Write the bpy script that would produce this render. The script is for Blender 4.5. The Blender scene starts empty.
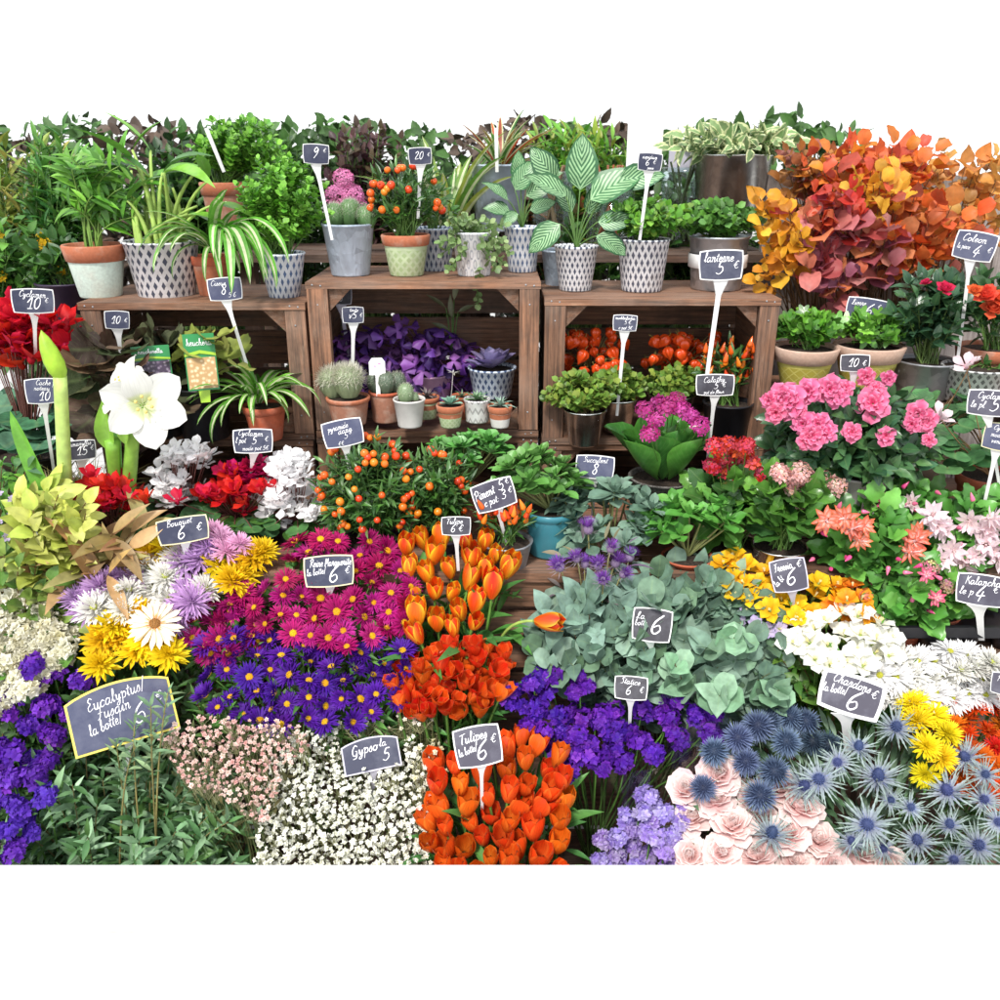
import bpy, math, random
import numpy as np
from mathutils import Vector, Matrix

random.seed(7)
PI = math.pi
SC = bpy.context.scene
COL = SC.collection

# ------------------------------------------------------------------ camera geometry
CAM = np.array([0.0, 0.0, 1.6])
PITCH = math.radians(21.0)
FPX = 900.0                       # focal length in thousandths of the picture width
FW = np.array([0, math.cos(PITCH), -math.sin(PITCH)])
UPV = np.array([0, math.sin(PITCH), math.cos(PITCH)])
RT = np.array([1.0, 0, 0])

def ray(px, py):
    return FW + RT * ((px - 500) / FPX) + UPV * ((500 - py) / FPX)
def P(px, py, Y):
    r = ray(px, py); return CAM + r * (Y / r[1])
def PZ(px, py, z):
    r = ray(px, py); return CAM + r * ((z - CAM[2]) / r[2])
def scl(p):
    return float(np.dot(np.asarray(p) - CAM, FW)) / FPX
_ys = [(120, 2.6), (300, 2.02), (440, 1.9), (500, 1.8), (560, 1.72), (620, 1.62), (700, 1.52), (780, 1.42), (866, 1.33), (1000, 1.2)]
def Yof(py):
    return float(np.interp(py, [a for a, b in _ys], [b for a, b in _ys]))
def nrm(v):
    v = np.asarray(v, float); return v / (np.linalg.norm(v) + 1e-9)
def nrmN(v):
    return v / (np.linalg.norm(v, axis=1, keepdims=True) + 1e-9)

# ------------------------------------------------------------------ mesh builder
class T:                            # a small template mesh
    def __init__(s, v, q, t=(), uv=None, c=None):
        s.v = np.array(v, float).reshape(-1, 3)
        s.q = np.array(q, int).reshape(-1, 4); s.t = np.array(t, int).reshape(-1, 3)
        s.uv = np.zeros((len(s.v), 2)) if uv is None else np.array(uv, float)
        s.c = np.ones((len(s.v), 3)) if c is None else np.array(c, float)

class MB:
    def __init__(s):
        s.V = []; s.Q = []; s.T = []; s.UV = []; s.C = []; s.n = 0
    def add(s, t, M=None, col=(1, 1, 1)):
        v = t.v if M is None else t.v @ M[:, :3].T + M[:, 3]
        s.V.append(v); s.UV.append(t.uv); s.C.append(t.c * np.asarray(col))
        if len(t.q): s.Q.append(t.q + s.n)
        if len(t.t): s.T.append(t.t + s.n)
        s.n += len(v)
    def scat(s, t, Ms, cols):       # Ms (N,3,4), cols (N,3)
        N = len(Ms)
        if N == 0: return
        Ms = np.asarray(Ms); cols = np.asarray(cols)
        k = len(t.v)
        v = np.einsum('nij,kj->nki', Ms[:, :, :3], t.v) + Ms[:, None, :, 3]
        s.V.append(v.reshape(-1, 3))
        s.UV.append(np.tile(t.uv, (N, 1)))
        s.C.append((t.c[None] * cols[:, None, :]).reshape(-1, 3))
        off = s.n + np.arange(N)[:, None, None] * k
        if len(t.q): s.Q.append((t.q[None] + off).reshape(-1, 4))
        if len(t.t): s.T.append((t.t[None] + off).reshape(-1, 3))
        s.n += N * k
    def tmpl(s):
        q = np.concatenate(s.Q) if s.Q else np.zeros((0, 4), int)
        t = np.concatenate(s.T) if s.T else np.zeros((0, 3), int)
        return T(np.concatenate(s.V), q, t, np.concatenate(s.UV), np.concatenate(s.C))
    def mesh(s, name, shift=None, smooth=True):
        me = bpy.data.meshes.new(name)
        if s.n == 0: return me
        v = np.concatenate(s.V)
        if name in ('foliage', 'stems', 'stem', 'blossom_cloud', 'statice_spray'):      # greenery is held back by the trough board
            k_ = (v[:, 1] < 1.263) & (v[:, 2] < .425) & (v[:, 1] > 1.05); v = v.copy(); v[k_, 1] = 1.263 + (1.263 - v[k_, 1]) * .2
        if shift is not None: v = v - np.asarray(shift)
        q = np.concatenate(s.Q) if s.Q else np.zeros((0, 4), int)
        t = np.concatenate(s.T) if s.T else np.zeros((0, 3), int)
        idx = np.concatenate([q.ravel(), t.ravel()]).astype(np.int32)
        nl = len(idx); nf = len(q) + len(t)
        st = np.concatenate([np.arange(len(q)) * 4, len(q) * 4 + np.arange(len(t)) * 3]).astype(np.int32)
        me.vertices.add(len(v)); me.vertices.foreach_set('co', v.astype(np.float32).ravel())
        me.loops.add(nl); me.loops.foreach_set('vertex_index', idx)
        me.polygons.add(nf); me.polygons.foreach_set('loop_start', st)
        me.polygons.foreach_set('use_smooth', np.full(nf, smooth, bool))
        uv = np.concatenate(s.UV); ul = me.uv_layers.new(name='UVMap')
        ul.data.foreach_set('uv', uv[idx].astype(np.float32).ravel())
        ca = me.color_attributes.new('Col', 'FLOAT_COLOR', 'POINT')
        c = np.concatenate(s.C); c4 = np.ones((len(c), 4), np.float32); c4[:, :3] = c
        ca.data.foreach_set('color', c4.ravel())
        me.update(calc_edges=True); me.validate()
        return me

def wloc(o):
    p = np.zeros(3)
    while o is not None:
        p = p + np.array(o.location); o = o.parent
    return p
def obj(name, mb, m, parent=None, smooth=True, **props):
    me = mb.mesh(name, wloc(parent) if parent else None, smooth)
    me.materials.append(m)
    o = bpy.data.objects.new(name, me); COL.objects.link(o)
    if parent: o.parent = parent
    for k, v in props.items(): o[k] = v
    return o
def thing(name, label, cat, loc, group=None):
    o = bpy.data.objects.new(name, None); COL.objects.link(o)
    o.empty_display_size = .05
    o.location = [float(a) for a in loc]
    o['label'] = label; o['category'] = cat
    if group: o['group'] = group
    return o
def inst(name, me, M, parent):       # one part sharing mesh data, M world 3x4
    o = bpy.data.objects.new(name, me); COL.objects.link(o)
    M4 = Matrix([list(map(float, r)) for r in M] + [[0, 0, 0, 1]])
    if parent:
        l = wloc(parent); o.parent = parent
        M4.translation = M4.translation - Vector([float(a) for a in l])
    o.matrix_basis = M4
    return o

# frames: y axis along d, z axis near up
def frames(pos, d, up, s):
    pos = np.atleast_2d(pos).astype(float); N = len(pos)
    d = nrmN(np.broadcast_to(np.atleast_2d(d), (N, 3)).astype(float))
    up = np.broadcast_to(np.atleast_2d(up), (N, 3)).astype(float)
    x = np.cross(d, up)
    bad = np.linalg.norm(x, axis=1) < 1e-4
    if bad.any(): x[bad] = np.cross(d[bad], np.array([.31, .77, .2]))
    x = nrmN(x); z = np.cross(x, d)
    s = np.asarray(s, float)
    if s.ndim == 0: s = np.full((N, 3), float(s))
    elif s.ndim == 1: s = np.repeat(s[:, None], 3, 1) if len(s) == N and not (N == 3 and False) else np.broadcast_to(s, (N, 3))
    return np.stack([x * s[:, :1], d * s[:, 1:2], z * s[:, 2:3], pos], axis=2)
def frame1(pos, d, up, s=1.0):
    s3 = np.array([[s, s, s]]) if np.ndim(s) == 0 else np.array([s])
    return frames(np.array([pos]), np.array([d]), np.array([up]), s3)[0]
def headM(pos, n, s, spin=0.0):      # z axis along n, spun
    n = nrm(n); a = np.array([math.cos(spin), math.sin(spin), 0.13])
    x = nrm(np.cross(a, n)); y = np.cross(n, x)
    return np.stack([x * s, y * s, n * s, np.asarray(pos, float)], axis=1)

# ------------------------------------------------------------------ shape helpers
def box(mb, lo, hi, col=(1, 1, 1), long=None, M=None):
    lo = np.array(lo, float); hi = np.array(hi, float)
    d = hi - lo
    la = int(np.argmax(d)) if long is None else long
    o = [i for i in range(3) if i != la]
    v = []; uv = []; q = []
    off = random.random() * 7
    for ax in range(3):
        for sgn in (0, 1):
            a, b = [i for i in range(3) if i != ax]
            k = len(v)
            cs = [(0, 0), (1, 0), (1, 1), (0, 1)]
            if (sgn == 0) ^ (ax == 1): cs = cs[::-1]
            for ca, cb in cs:
                p = np.zeros(3); p[ax] = hi[ax] if sgn else lo[ax]
                p[a] = hi[a] if ca else lo[a]; p[b] = hi[b] if cb else lo[b]
                v.append(p)
                uu = p[la] if ax != la else p[o[0]] * 0.25
                vv = (p[o[0]] if ax != o[0] else p[o[1]]) + (p[o[1]] * .37 if ax == la else 0)
                uv.append((uu + off, vv + off * 1.7))
            q.append((k, k + 1, k + 2, k + 3))
    mb.add(T(v, q, uv=uv), M, col)
def slab(mb, outline, n, z0, z1, origin, ax, ay, col=(1, 1, 1)):
    """extrude a 2-D outline (list of x,y) along n from z0 to z1"""
    k = len(outline); c = np.mean(outline, axis=0)
    v = []; uv = []
    for z in (z1, z0):
        for x, y in outline:
            v.append(origin + ax * x + ay * y + n * z); uv.append((x * 10, y * 10))
    v.append(origin + ax * c[0] + ay * c[1] + n * z1); uv.append((c[0] * 10, c[1] * 10))
    v.append(origin + ax * c[0] + ay * c[1] + n * z0); uv.append((c[0] * 10, c[1] * 10))
    t = []; q = []
    w = [x for x in v[:k]]
    for i in range(k):
        j = (i + 1) % k
        t.append((2 * k, i, j)); t.append((2 * k + 1, k + j, k + i))
    mb.add(T(v, [], t, uv), None, col)
    v2 = v[:2 * k]
    mb.add(T(v2, [(k + i, k + (i + 1) % k, (i + 1) % k, i) for i in range(k)], uv=uv[:2 * k]), None, col)
def tube(mb, pts, r0, r1=None, sides=5, col=(1, 1, 1), cap=True):
    pts = np.asarray(pts, float); n = len(pts)
    if r1 is None: r1 = r0
    tg = np.gradient(pts, axis=0); tg = nrmN(tg)
    a = np.array([0.0, 0, 1]) if abs(tg[0][2]) < .9 else np.array([1.0, 0, 0])
    v = []; uv = []
    x = nrm(np.cross(tg[0], a))
    for i in range(n):
        x = nrm(x - tg[i] * np.dot(x, tg[i])); y = np.cross(tg[i], x)
        r = r0 + (r1 - r0) * i / max(1, n - 1)
        for k in range(sides):
            th = 2 * PI * k / sides
            v.append(pts[i] + (x * math.cos(th) + y * math.sin(th)) * r); uv.append((k / sides, i / max(1, n - 1)))
    q = [(i * sides + k, i * sides + (k + 1) % sides, (i + 1) * sides + (k + 1) % sides, (i + 1) * sides + k) for i in range(n - 1) for k in range(sides)]
    t = []
    if cap:
        v.append(pts[-1]); uv.append((.5, 1)); e = len(v) - 1
        t = [((n - 1) * sides + k, (n - 1) * sides + (k + 1) % sides, e) for k in range(sides)]
    mb.add(T(v, q, t, uv), None, col)
def bez(a, b, c, n=8):
    t = np.linspace(0, 1, n)[:, None]
    a, b, c = map(np.asarray, (a, b, c))
    return a * (1 - t) ** 2 + 2 * b * t * (1 - t) + c * t * t
def lathe(mb, prof, origin=(0, 0, 0), segs=40, col=(1, 1, 1), wob=0, lobes=0):
    prof = np.asarray(prof, float); n = len(prof)
    L = np.concatenate([[0], np.cumsum(np.linalg.norm(np.diff(prof, axis=0), axis=1))]); L /= L[-1]
    v = []; uv = []; o = np.asarray(origin, float)
    for i in range(n):
        for k in range(segs + 1):
            th = 2 * PI * k / segs
            r = prof[i][0] * (1 + (wob * math.cos(lobes * th) if lobes else 0))
            v.append(o + np.array([r * math.cos(th), r * math.sin(th), prof[i][1]])); uv.append((k / segs, L[i]))
    w = segs + 1
    q = [(i * w + k, i * w + k + 1, (i + 1) * w + k + 1, (i + 1) * w + k) for i in range(n - 1) for k in range(segs)]
    mb.add(T(v, q, uv=uv), None, col)
def sphere_t(nu=8, nv=6, sq=1.0):
    v = []; uv = []
    for i in range(nv + 1):
        ph = PI * i / nv
        for k in range(nu + 1):
            th = 2 * PI * k / nu
            v.append((math.sin(ph) * math.cos(th), math.sin(ph) * math.sin(th), math.cos(ph) * sq)); uv.append((k / nu, 1 - i / nv))
    w = nu + 1
    return T(v, [(i * w + k, (i + 1) * w + k, (i + 1) * w + k + 1, i * w + k + 1) for i in range(nv) for k in range(nu)], uv=uv)

PROF = {
    'ovate': lambda t: max(0, math.sin(PI * t ** .72)) ** .85,
    'lance': lambda t: max(0, math.sin(PI * t ** .8)) ** 1.1,
    'strap': lambda t: min(1, .45 + t * 3) * (1 - t ** 4) ** .8,
    'grass': lambda t: min(1, .6 + t * 2) * (1 - t ** 1.6),
    'obov': lambda t: max(0, math.sin(PI * t ** 1.55)) ** .8 + .08 * (1 - t),
    'spoon': lambda t: .22 * (1 - t) + max(0, math.sin(PI * min(1, t) ** 1.9)) ** .7,
    'round': lambda t: math.sqrt(max(0, 1 - (2 * t - 1) ** 2)) ** .85,
    'petal': lambda t: min(1, .35 + .95 * t) * (1 - t ** 7) ** .7,
    'spike': lambda t: (1 - t) ** .8,
    'heart': lambda t: max(0, math.sin(PI * (t * .92 + .08) ** .55)) ** .8,
    'tri': lambda t: (.15 + .85 * t) * (1 - t ** 12),
}
def leaf_t(prof='ovate', n=4, W=.4, curl=.4, fold=.15, cross=3, wav=0.0, wf=2.0, c0=(1, 1, 1), c1=(1, 1, 1), ce=None, twist=0.0):
    f = PROF[prof] if isinstance(prof, str) else prof
    v = []; uv = []; c = []; y = z = 0.0
    us = np.linspace(-1, 1, cross)
    for i in range(n + 1):
        t = i / n
        if i: a = curl * (t - .5 / n); y += math.cos(a) / n; z -= math.sin(a) / n
        a = curl * t; w = W * f(t) / 2
        for u in us:
            lift = fold * abs(u) * w * 2 + wav * math.sin(wf * PI * 2 * t + u * 2.2) * abs(u) * (.3 + t)
            x = u * w; zz = lift
            if twist: ca, sa = math.cos(twist * t), math.sin(twist * t); x, zz = x * ca - zz * sa, x * sa + zz * ca
            v.append((x, y + zz * math.sin(a), z + zz * math.cos(a)))
            uv.append((.5 + .5 * u, t))
            cc = np.array(c0) * (1 - t) + np.array(c1) * t
            if ce is not None: cc = cc * (1 - abs(u) ** 2) + np.array(ce) * abs(u) ** 2
            c.append(cc)
    k = cross
    q = [(i * k + j, i * k + j + 1, (i + 1) * k + j + 1, (i + 1) * k + j) for i in range(n) for j in range(k - 1)]
    return T(v, q, uv=uv, c=c)
def polar_leaf(rf, n=36, cup=.15, rings=2, wav=0.0):
    """leaf blade as a fan, stalk joins at the origin, tip towards +y"""
    v = [(0, 0, 0)]; uv = [(.5, 0)]; q = []; t = []
    for r in range(1, rings + 1):
        for k in range(n):
            th = -PI / 2 + 2 * PI * (k + .5) / n
            R = rf(th) * r / rings
            v.append((R * math.cos(th), R * math.sin(th) + .12 * r / rings, cup * R * R + wav * math.sin(5 * th) * R)); uv.append((.5 + .5 * R * math.cos(th), .5 + .5 * R * math.sin(th)))
    for k in range(n - 1):
        t.append((0, 1 + k, 2 + k))
        for r in range(rings - 1):
            a = 1 + r * n + k; q.append((a, a + n, a + n + 1, a + 1))
    return T(v, q, t, uv)
def ring(mb, t, n, r0, el, s, z=0.0, tw=0.0, jit=.08, col=(1, 1, 1), rnd=random, cj=.06):
    pos = []; d = []; up = []; ss = []; cs = []
    for k in range(n):
        th = 2 * PI * (k + tw) / n + rnd.uniform(-jit, jit) * 2
        e = el + rnd.uniform(-jit, jit) * 2
        R = np.array([math.cos(th), math.sin(th), 0])
        pos.append(R * r0 + np.array([0, 0, z])); d.append(R * math.cos(e) + np.array([0, 0, math.sin(e)]))
        up.append(-R * math.sin(e) + np.array([0, 0, math.cos(e)]) + np.array([rnd.uniform(-jit, jit), rnd.uniform(-jit, jit), 0]))
        ss.append([s * rnd.uniform(.92, 1.06)] * 3); cs.append(np.array(col) * rnd.uniform(1 - cj, 1 + cj))
    mb.scat(t, frames(np.array(pos), np.array(d), np.array(up), np.array(ss)), np.array(cs))

# ------------------------------------------------------------------ materials
class G:
    def __init__(s, name):
        s.m = bpy.data.materials.new(name); s.m.use_nodes = True
        s.nt = s.m.node_tree; s.nt.nodes.clear()
        s.out = s.nt.nodes.new('ShaderNodeOutputMaterial')
    def put(s, sock, val):
        if isinstance(val, bpy.types.NodeSocket): s.nt.links.new(val, sock)
        elif isinstance(val, bpy.types.Node): s.nt.links.new(val.outputs[0], sock)
        elif val is not None:
            if hasattr(val, '__len__') and len(val) == 3 and sock.type == 'RGBA': val = (*val, 1)
            sock.default_value = val
    def n(s, typ, _p=None, **kw):
        nd = s.nt.nodes.new('ShaderNode' + typ)
        for k, v in (_p or {}).items(): setattr(nd, k, v)
        for k, v in kw.items(): s.put(nd.inputs[k.replace('_', ' ')], v)
        return nd
    def math(s, op, a, b=None, c=None, clamp=False):
        nd = s.nt.nodes.new('ShaderNodeMath'); nd.operation = op; nd.use_clamp = clamp
        for i, x in enumerate((a, b, c)):
            if x is not None: s.put(nd.inputs[i], x)
        return nd.outputs[0]
    def mix(s, f, a, b, blend='MIX'):
        nd = s.nt.nodes.new('ShaderNodeMix'); nd.data_type = 'RGBA'; nd.blend_type = blend; nd.clamp_factor = True
        s.put(nd.inputs[0], f); s.put(nd.inputs[6], a); s.put(nd.inputs[7], b)
        return nd.outputs[2]
    def ramp(s, f, stops):
        nd = s.nt.nodes.new('ShaderNodeValToRGB'); s.put(nd.inputs[0], f)
        e = nd.color_ramp.elements
        while len(e) < len(stops): e.new(.5)
        for el, (p, c) in zip(e, stops):
            el.position = p; el.color = (*c, 1) if hasattr(c, '__len__') else (c, c, c, 1)
        return nd.outputs[0]
    def uv(s):
        t = s.n('TexCoord'); sp = s.n('SeparateXYZ', Vector=t.outputs['UV'])
        return t.outputs['UV'], sp.outputs[0], sp.outputs[1]
    def noise(s, scale, vec=None, detail=3, rough=.55):
        kw = dict(Scale=scale, Detail=detail, Roughness=rough)
        if vec is not None: kw['Vector'] = vec
        return s.n('TexNoise', **kw).outputs[0]
    def mapv(s, vec, scale):
        return s.n('Mapping', Vector=vec, Scale=scale).outputs[0]
    def bump(s, h, st=.3, dist=.002):
        return s.n('Bump', Strength=st, Distance=dist, Height=h).outputs[0]
    def pbsdf(s, **kw):
        return s.n('BsdfPrincipled', **kw)
    def done(s, sh):
        s.put(s.out.inputs[0], sh.outputs[0] if isinstance(sh, bpy.types.Node) else sh); return s.m

def two_sided(g, col, rough, tr, normal=None, spec=.4, sheen=0.0):
    kw = dict(Base_Color=col, Roughness=rough)
    if normal is not None: kw['Normal'] = normal
    p = g.pbsdf(**kw); p.inputs['Specular IOR Level'].default_value = spec
    if tr <= 0: return g.done(p)
    t = g.n('BsdfTranslucent', Color=col)
    if normal is not None: g.put(t.inputs['Normal'], normal)
    m = g.n('MixShader', Fac=tr); g.put(m.inputs[1], p); g.put(m.inputs[2], t)
    return g.done(m)

def leaf_mat(name, rough=.42, tr=.22, vein=.35, side=11.0, spec=.45, pattern=None, vary=.22):
    g = G(name)
    col = g.n('Attribute', {'attribute_name': 'Col'}).outputs['Color']
    uvv, u, v = g.uv()
    au = g.math('ABSOLUTE', g.math('SUBTRACT', u, .5))
    mid = g.math('SUBTRACT', 1, g.math('MULTIPLY', au, 22.0), clamp=True)
    sv = g.math('SINE', g.math('MULTIPLY', g.math('SUBTRACT', g.math('MULTIPLY', v, side), g.math('MULTIPLY', au, side * .8)), 2 * PI))
    svp = g.math('POWER', g.math('MAXIMUM', sv, 0.0), 6.0)
    vm = g.math('MAXIMUM', mid, g.math('MULTIPLY', svp, .45))
    lite = g.mix(.5, col, (.30, .42, .16))
    if pattern == 'spider':
        st = g.math('GREATER_THAN', au, g.math('ADD', .27, g.math('MULTIPLY', g.noise(4, uvv), .08)))
        c = g.mix(g.math('MULTIPLY', st, .95), col, (.62, .66, .38))
    elif pattern == 'spider_mid':
        st = g.math('LESS_THAN', au, .17)
        c = g.mix(g.math('MULTIPLY', st, .95), col, (.66, .70, .45))
    elif pattern == 'calathea':
        w = g.math('SINE', g.math('MULTIPLY', g.math('SUBTRACT', g.math('MULTIPLY', v, 9.0), g.math('MULTIPLY', au, 8.0)), 2 * PI))
        st = g.math('GREATER_THAN', w, .0)
        edge = g.math('LESS_THAN', au, .40)
        c = g.mix(g.math('MULTIPLY', st, edge), col, (.30, .50, .26))
    elif pattern == 'varieg':
        st = g.math('GREATER_THAN', g.math('ADD', au, g.math('MULTIPLY', g.noise(5, uvv), .16)), .38)
        c = g.mix(st, col, (.62, .66, .36))
    else:
        c = g.mix(g.math('MULTIPLY', vm, vein), col, lite)
    ob = g.n('TexCoord').outputs['Object']
    nz = g.noise(45, ob, 2)
    c = g.mix(1.0, c, g.ramp(nz, [(.3, 1 - vary), (.7, 1 + vary * .8)]), 'MULTIPLY')
    sp = g.noise(260, ob, 2)
    c = g.mix(g.math('MULTIPLY', g.math('GREATER_THAN', sp, .72), .35), c, (.22, .17, .06))
    nrml = g.bump(g.math('ADD', vm, g.math('MULTIPLY', nz, .5)), .25, .0006)
    return two_sided(g, c, rough, tr, nrml, spec)

def petal_mat(name, rough=.55, tr=.28, streak=.18, hue=.012, val=.12, spec=.25):
    g = G(name)
    col = g.n('Attribute', {'attribute_name': 'Col'}).outputs['Color']
    uvv, u, v = g.uv()
    st = g.noise(1.0, g.mapv(uvv, (26, 2.2, 1)), 3)
    c = g.mix(1.0, col, g.ramp(st, [(.3, 1 - streak), (.7, 1 + streak)]), 'MULTIPLY')
    rn = g.n('ObjectInfo').outputs['Random']
    h = g.n('HueSaturation', Color=c)
    g.put(h.inputs['Hue'], g.math('ADD', .5 - hue, g.math('MULTIPLY', rn, 2 * hue)))
    r2 = g.math('FRACT', g.math('MULTIPLY', rn, 17.3))
    g.put(h.inputs['Value'], g.math('ADD', 1 - val, g.math('MULTIPLY', r2, 2 * val)))
    nrml = g.bump(st, .10, .0004)
    return two_sided(g, h.outputs[0], rough, tr, nrml, spec)

def fruit_mat(name, rough=.22):
    g = G(name)
    col = g.n('Attribute', {'attribute_name': 'Col'}).outputs['Color']
    nz = g.noise(60, g.n('TexCoord').outputs['Object'], 2)
    c = g.mix(1.0, col, g.ramp(nz, [(.3, .82), (.7, 1.12)]), 'MULTIPLY')
    return g.done(g.pbsdf(Base_Color=c, Roughness=rough))

def wood_mat(name, base, dark, rough=.75, grey=.3, dirt=.75, spread=.5):
    g = G(name)
    uvv, u, v = g.uv()
    rn = g.n('ObjectInfo').outputs['Random']
    vec = g.n('VectorMath', {'operation': 'ADD'})
    g.put(vec.inputs[0], uvv); cmb = g.n('CombineXYZ', X=g.math('MULTIPLY', rn, 31.0), Y=g.math('MULTIPLY', rn, 17.0)); g.put(vec.inputs[1], cmb.outputs[0])
    V_ = vec.outputs[0]
    grain = g.noise(1.0, g.mapv(V_, (5, 130, 1)), 5, .65)
    blot = g.noise(7.0, V_, 4)
    fine = g.noise(1.0, g.mapv(V_, (30, 420, 1)), 3)
    c = g.mix(g.ramp(grain, [(.32, 0.0), (.66, 1.0)]), dark, base)
    c = g.mix(g.math('MULTIPLY', g.ramp(blot, [(.42, 0.0), (.7, 1.0)]), grey), c, (.30, .25, .21))
    crack = g.noise(1.0, g.mapv(V_, (2.2, 75, 1)), 4, .7)
    c = g.mix(g.math('MULTIPLY', g.ramp(crack, [(.30, 1.0), (.37, 0.0)]), min(1, dirt)), c, (.022, .013, .009))
    pale = g.noise(1.0, g.mapv(V_, (9, 40, 1)), 5, .75)
    c = g.mix(g.math('MULTIPLY', g.ramp(pale, [(.58, 0.0), (.75, 1.0)]), .55 * min(1, dirt)), c, (.46, .33, .23))
    stain = g.noise(3.3, V_, 5, .7)
    c = g.mix(g.math('MULTIPLY', g.ramp(stain, [(.50, 0.0), (.68, 1.0)]), dirt), c, (.05, .032, .022))
    c = g.mix(.3 * min(1, dirt * 1.4), c, g.ramp(fine, [(.3, .3), (.7, 1.4)]), 'MULTIPLY')
    tone = g.math('ADD', 1 - spread * .45, g.math('MULTIPLY', g.math('FRACT', g.math('MULTIPLY', rn, 7.7)), spread))
    c = g.mix(1.0, c, g.n('CombineColor', Red=tone, Green=tone, Blue=tone).outputs[0], 'MULTIPLY')
    n_ = g.bump(g.math('ADD', grain, g.math('MULTIPLY', fine, .4)), .6, .002)
    return g.done(g.pbsdf(Base_Color=c, Roughness=rough, Normal=n_))

def plain_mat(name, col, rough=.5, metal=0.0, nz=.12, sc=40, bump=.15, spec=.5):
    g = G(name)
    ob = g.n('TexCoord').outputs['Object']
    n1 = g.noise(sc, ob, 4); n2 = g.noise(sc * .18, ob, 3)
    c = g.mix(1.0, col, g.ramp(g.math('ADD', g.math('MULTIPLY', n1, .5), g.math('MULTIPLY', n2, .5)), [(.35, 1 - nz), (.65, 1 + nz)]), 'MULTIPLY')
    p = g.pbsdf(Base_Color=c, Roughness=g.math('ADD', rough - .08, g.math('MULTIPLY', n2, .16)), Metallic=metal, Normal=g.bump(n1, bump, .001))
    p.inputs['Specular IOR Level'].default_value = spec
    return g.done(p)
def terracotta_mat(name, col=(.42, .135, .065), stain=.5):
    g = G(name)
    ob = g.n('TexCoord').outputs['Object']
    n1 = g.noise(28, ob, 5); n2 = g.noise(160, ob, 2)
    c = g.mix(g.math('MULTIPLY', g.ramp(n1, [(.48, 0.0), (.68, 1.0)]), stain), col, (.52, .38, .30))
    c = g.mix(.25, c, g.ramp(n2, [(.3, .5), (.7, 1.3)]), 'MULTIPLY')
    return g.done(g.pbsdf(Base_Color=c, Roughness=.85, Normal=g.bump(n2, .25, .001)))
def zinc_mat(name, col=(.50, .53, .57), rough=.38, metal=.85, emboss=False):
    g = G(name)
    ob = g.n('TexCoord').outputs['Object']; uvv, u, v = g.uv()
    vo = g.n('TexVoronoi', Scale=55.0, Vector=ob)
    sp = vo.outputs['Color']
    bw = g.n('RGBToBW', Color=sp).outputs[0]
    n1 = g.noise(16, ob, 4)
    c = g.mix(1.0, col, g.ramp(g.math('ADD', g.math('MULTIPLY', bw, .4), g.math('MULTIPLY', n1, .6)), [(.25, .68), (.75, 1.2)]), 'MULTIPLY')
    h = n1
    if emboss:
        w = g.n('TexVoronoi', {'feature': 'SMOOTH_F1'}, Vector=g.mapv(uvv, (26, 7, 1)), Scale=1.0)
        h = g.math('SINE', g.math('MULTIPLY', w.outputs['Distance'], 18.0))
    p = g.pbsdf(Base_Color=c, Roughness=g.math('ADD', rough - .1, g.math('MULTIPLY', n1, .25)), Metallic=metal, Normal=g.bump(h, .22 if emboss else .15, .0015))
    return g.done(p)
def lattice_mat(name, light, dark, N=18.0, M=7.0, hole=.30, rough=.45, metal=.3, bump=.6, v0=.06, v1=.9, kind='diamond'):
    g = G(name)
    uvv, u, v = g.uv()
    a = g.math('ADD', g.math('MULTIPLY', u, N), g.math('MULTIPLY', v, M))
    b = g.math('SUBTRACT', g.math('MULTIPLY', u, N), g.math('MULTIPLY', v, M))
    fa = g.math('ABSOLUTE', g.math('SUBTRACT', g.math('FRACT', a), .5)); fb = g.math('ABSOLUTE', g.math('SUBTRACT', g.math('FRACT', b), .5))
    if kind == 'diamond': d = g.math('MAXIMUM', fa, fb)
    elif kind == 'ring': d = g.math('ABSOLUTE', g.math('SUBTRACT', g.math('SQRT', g.math('ADD', g.math('MULTIPLY', fa, fa), g.math('MULTIPLY', fb, fb))), .3)); hole = .07
    elif kind == 'zig':
        zz = g.math('ABSOLUTE', g.math('SUBTRACT', g.math('FRACT', g.math('MULTIPLY', u, N)), .5))
        d = g.math('ABSOLUTE', g.math('SUBTRACT', g.math('FRACT', g.math('ADD', g.math('MULTIPLY', v, M), zz)), .5)); hole = .13
    m = g.math('LESS_THAN', d, hole)
    band = g.math('MULTIPLY', g.math('GREATER_THAN', v, v0), g.math('LESS_THAN', v, v1))
    m = g.math('MULTIPLY', m, band)
    ob = g.n('TexCoord').outputs['Object']
    n1 = g.noise(40, ob, 4)
    c = g.mix(m, g.mix(1.0, light, g.ramp(n1, [(.3, .82), (.7, 1.1)]), 'MULTIPLY'), dark)
    dn = g.noise(13, ob, 5, .7)
    c = g.mix(g.math('MULTIPLY', g.ramp(dn, [(.52, 0.0), (.72, 1.0)]), .38), c, (.24, .19, .14))
    p = g.pbsdf(Base_Color=c, Roughness=rough, Metallic=g.math('MULTIPLY', g.math('SUBTRACT', 1, m), metal), Normal=g.bump(g.math('SUBTRACT', 1, m), bump, .002))
    return g.done(p)
def soil_mat():
    g = G('soil'); ob = g.n('TexCoord').outputs['Object']
    n1 = g.noise(170, ob, 5, .7)
    c = g.ramp(n1, [(.3, (.010, .007, .005)), (.55, (.045, .028, .018)), (.75, (.12, .08, .05))])
    return g.done(g.pbsdf(Base_Color=c, Roughness=.95, Normal=g.bump(n1, 1.0, .006)))
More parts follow.
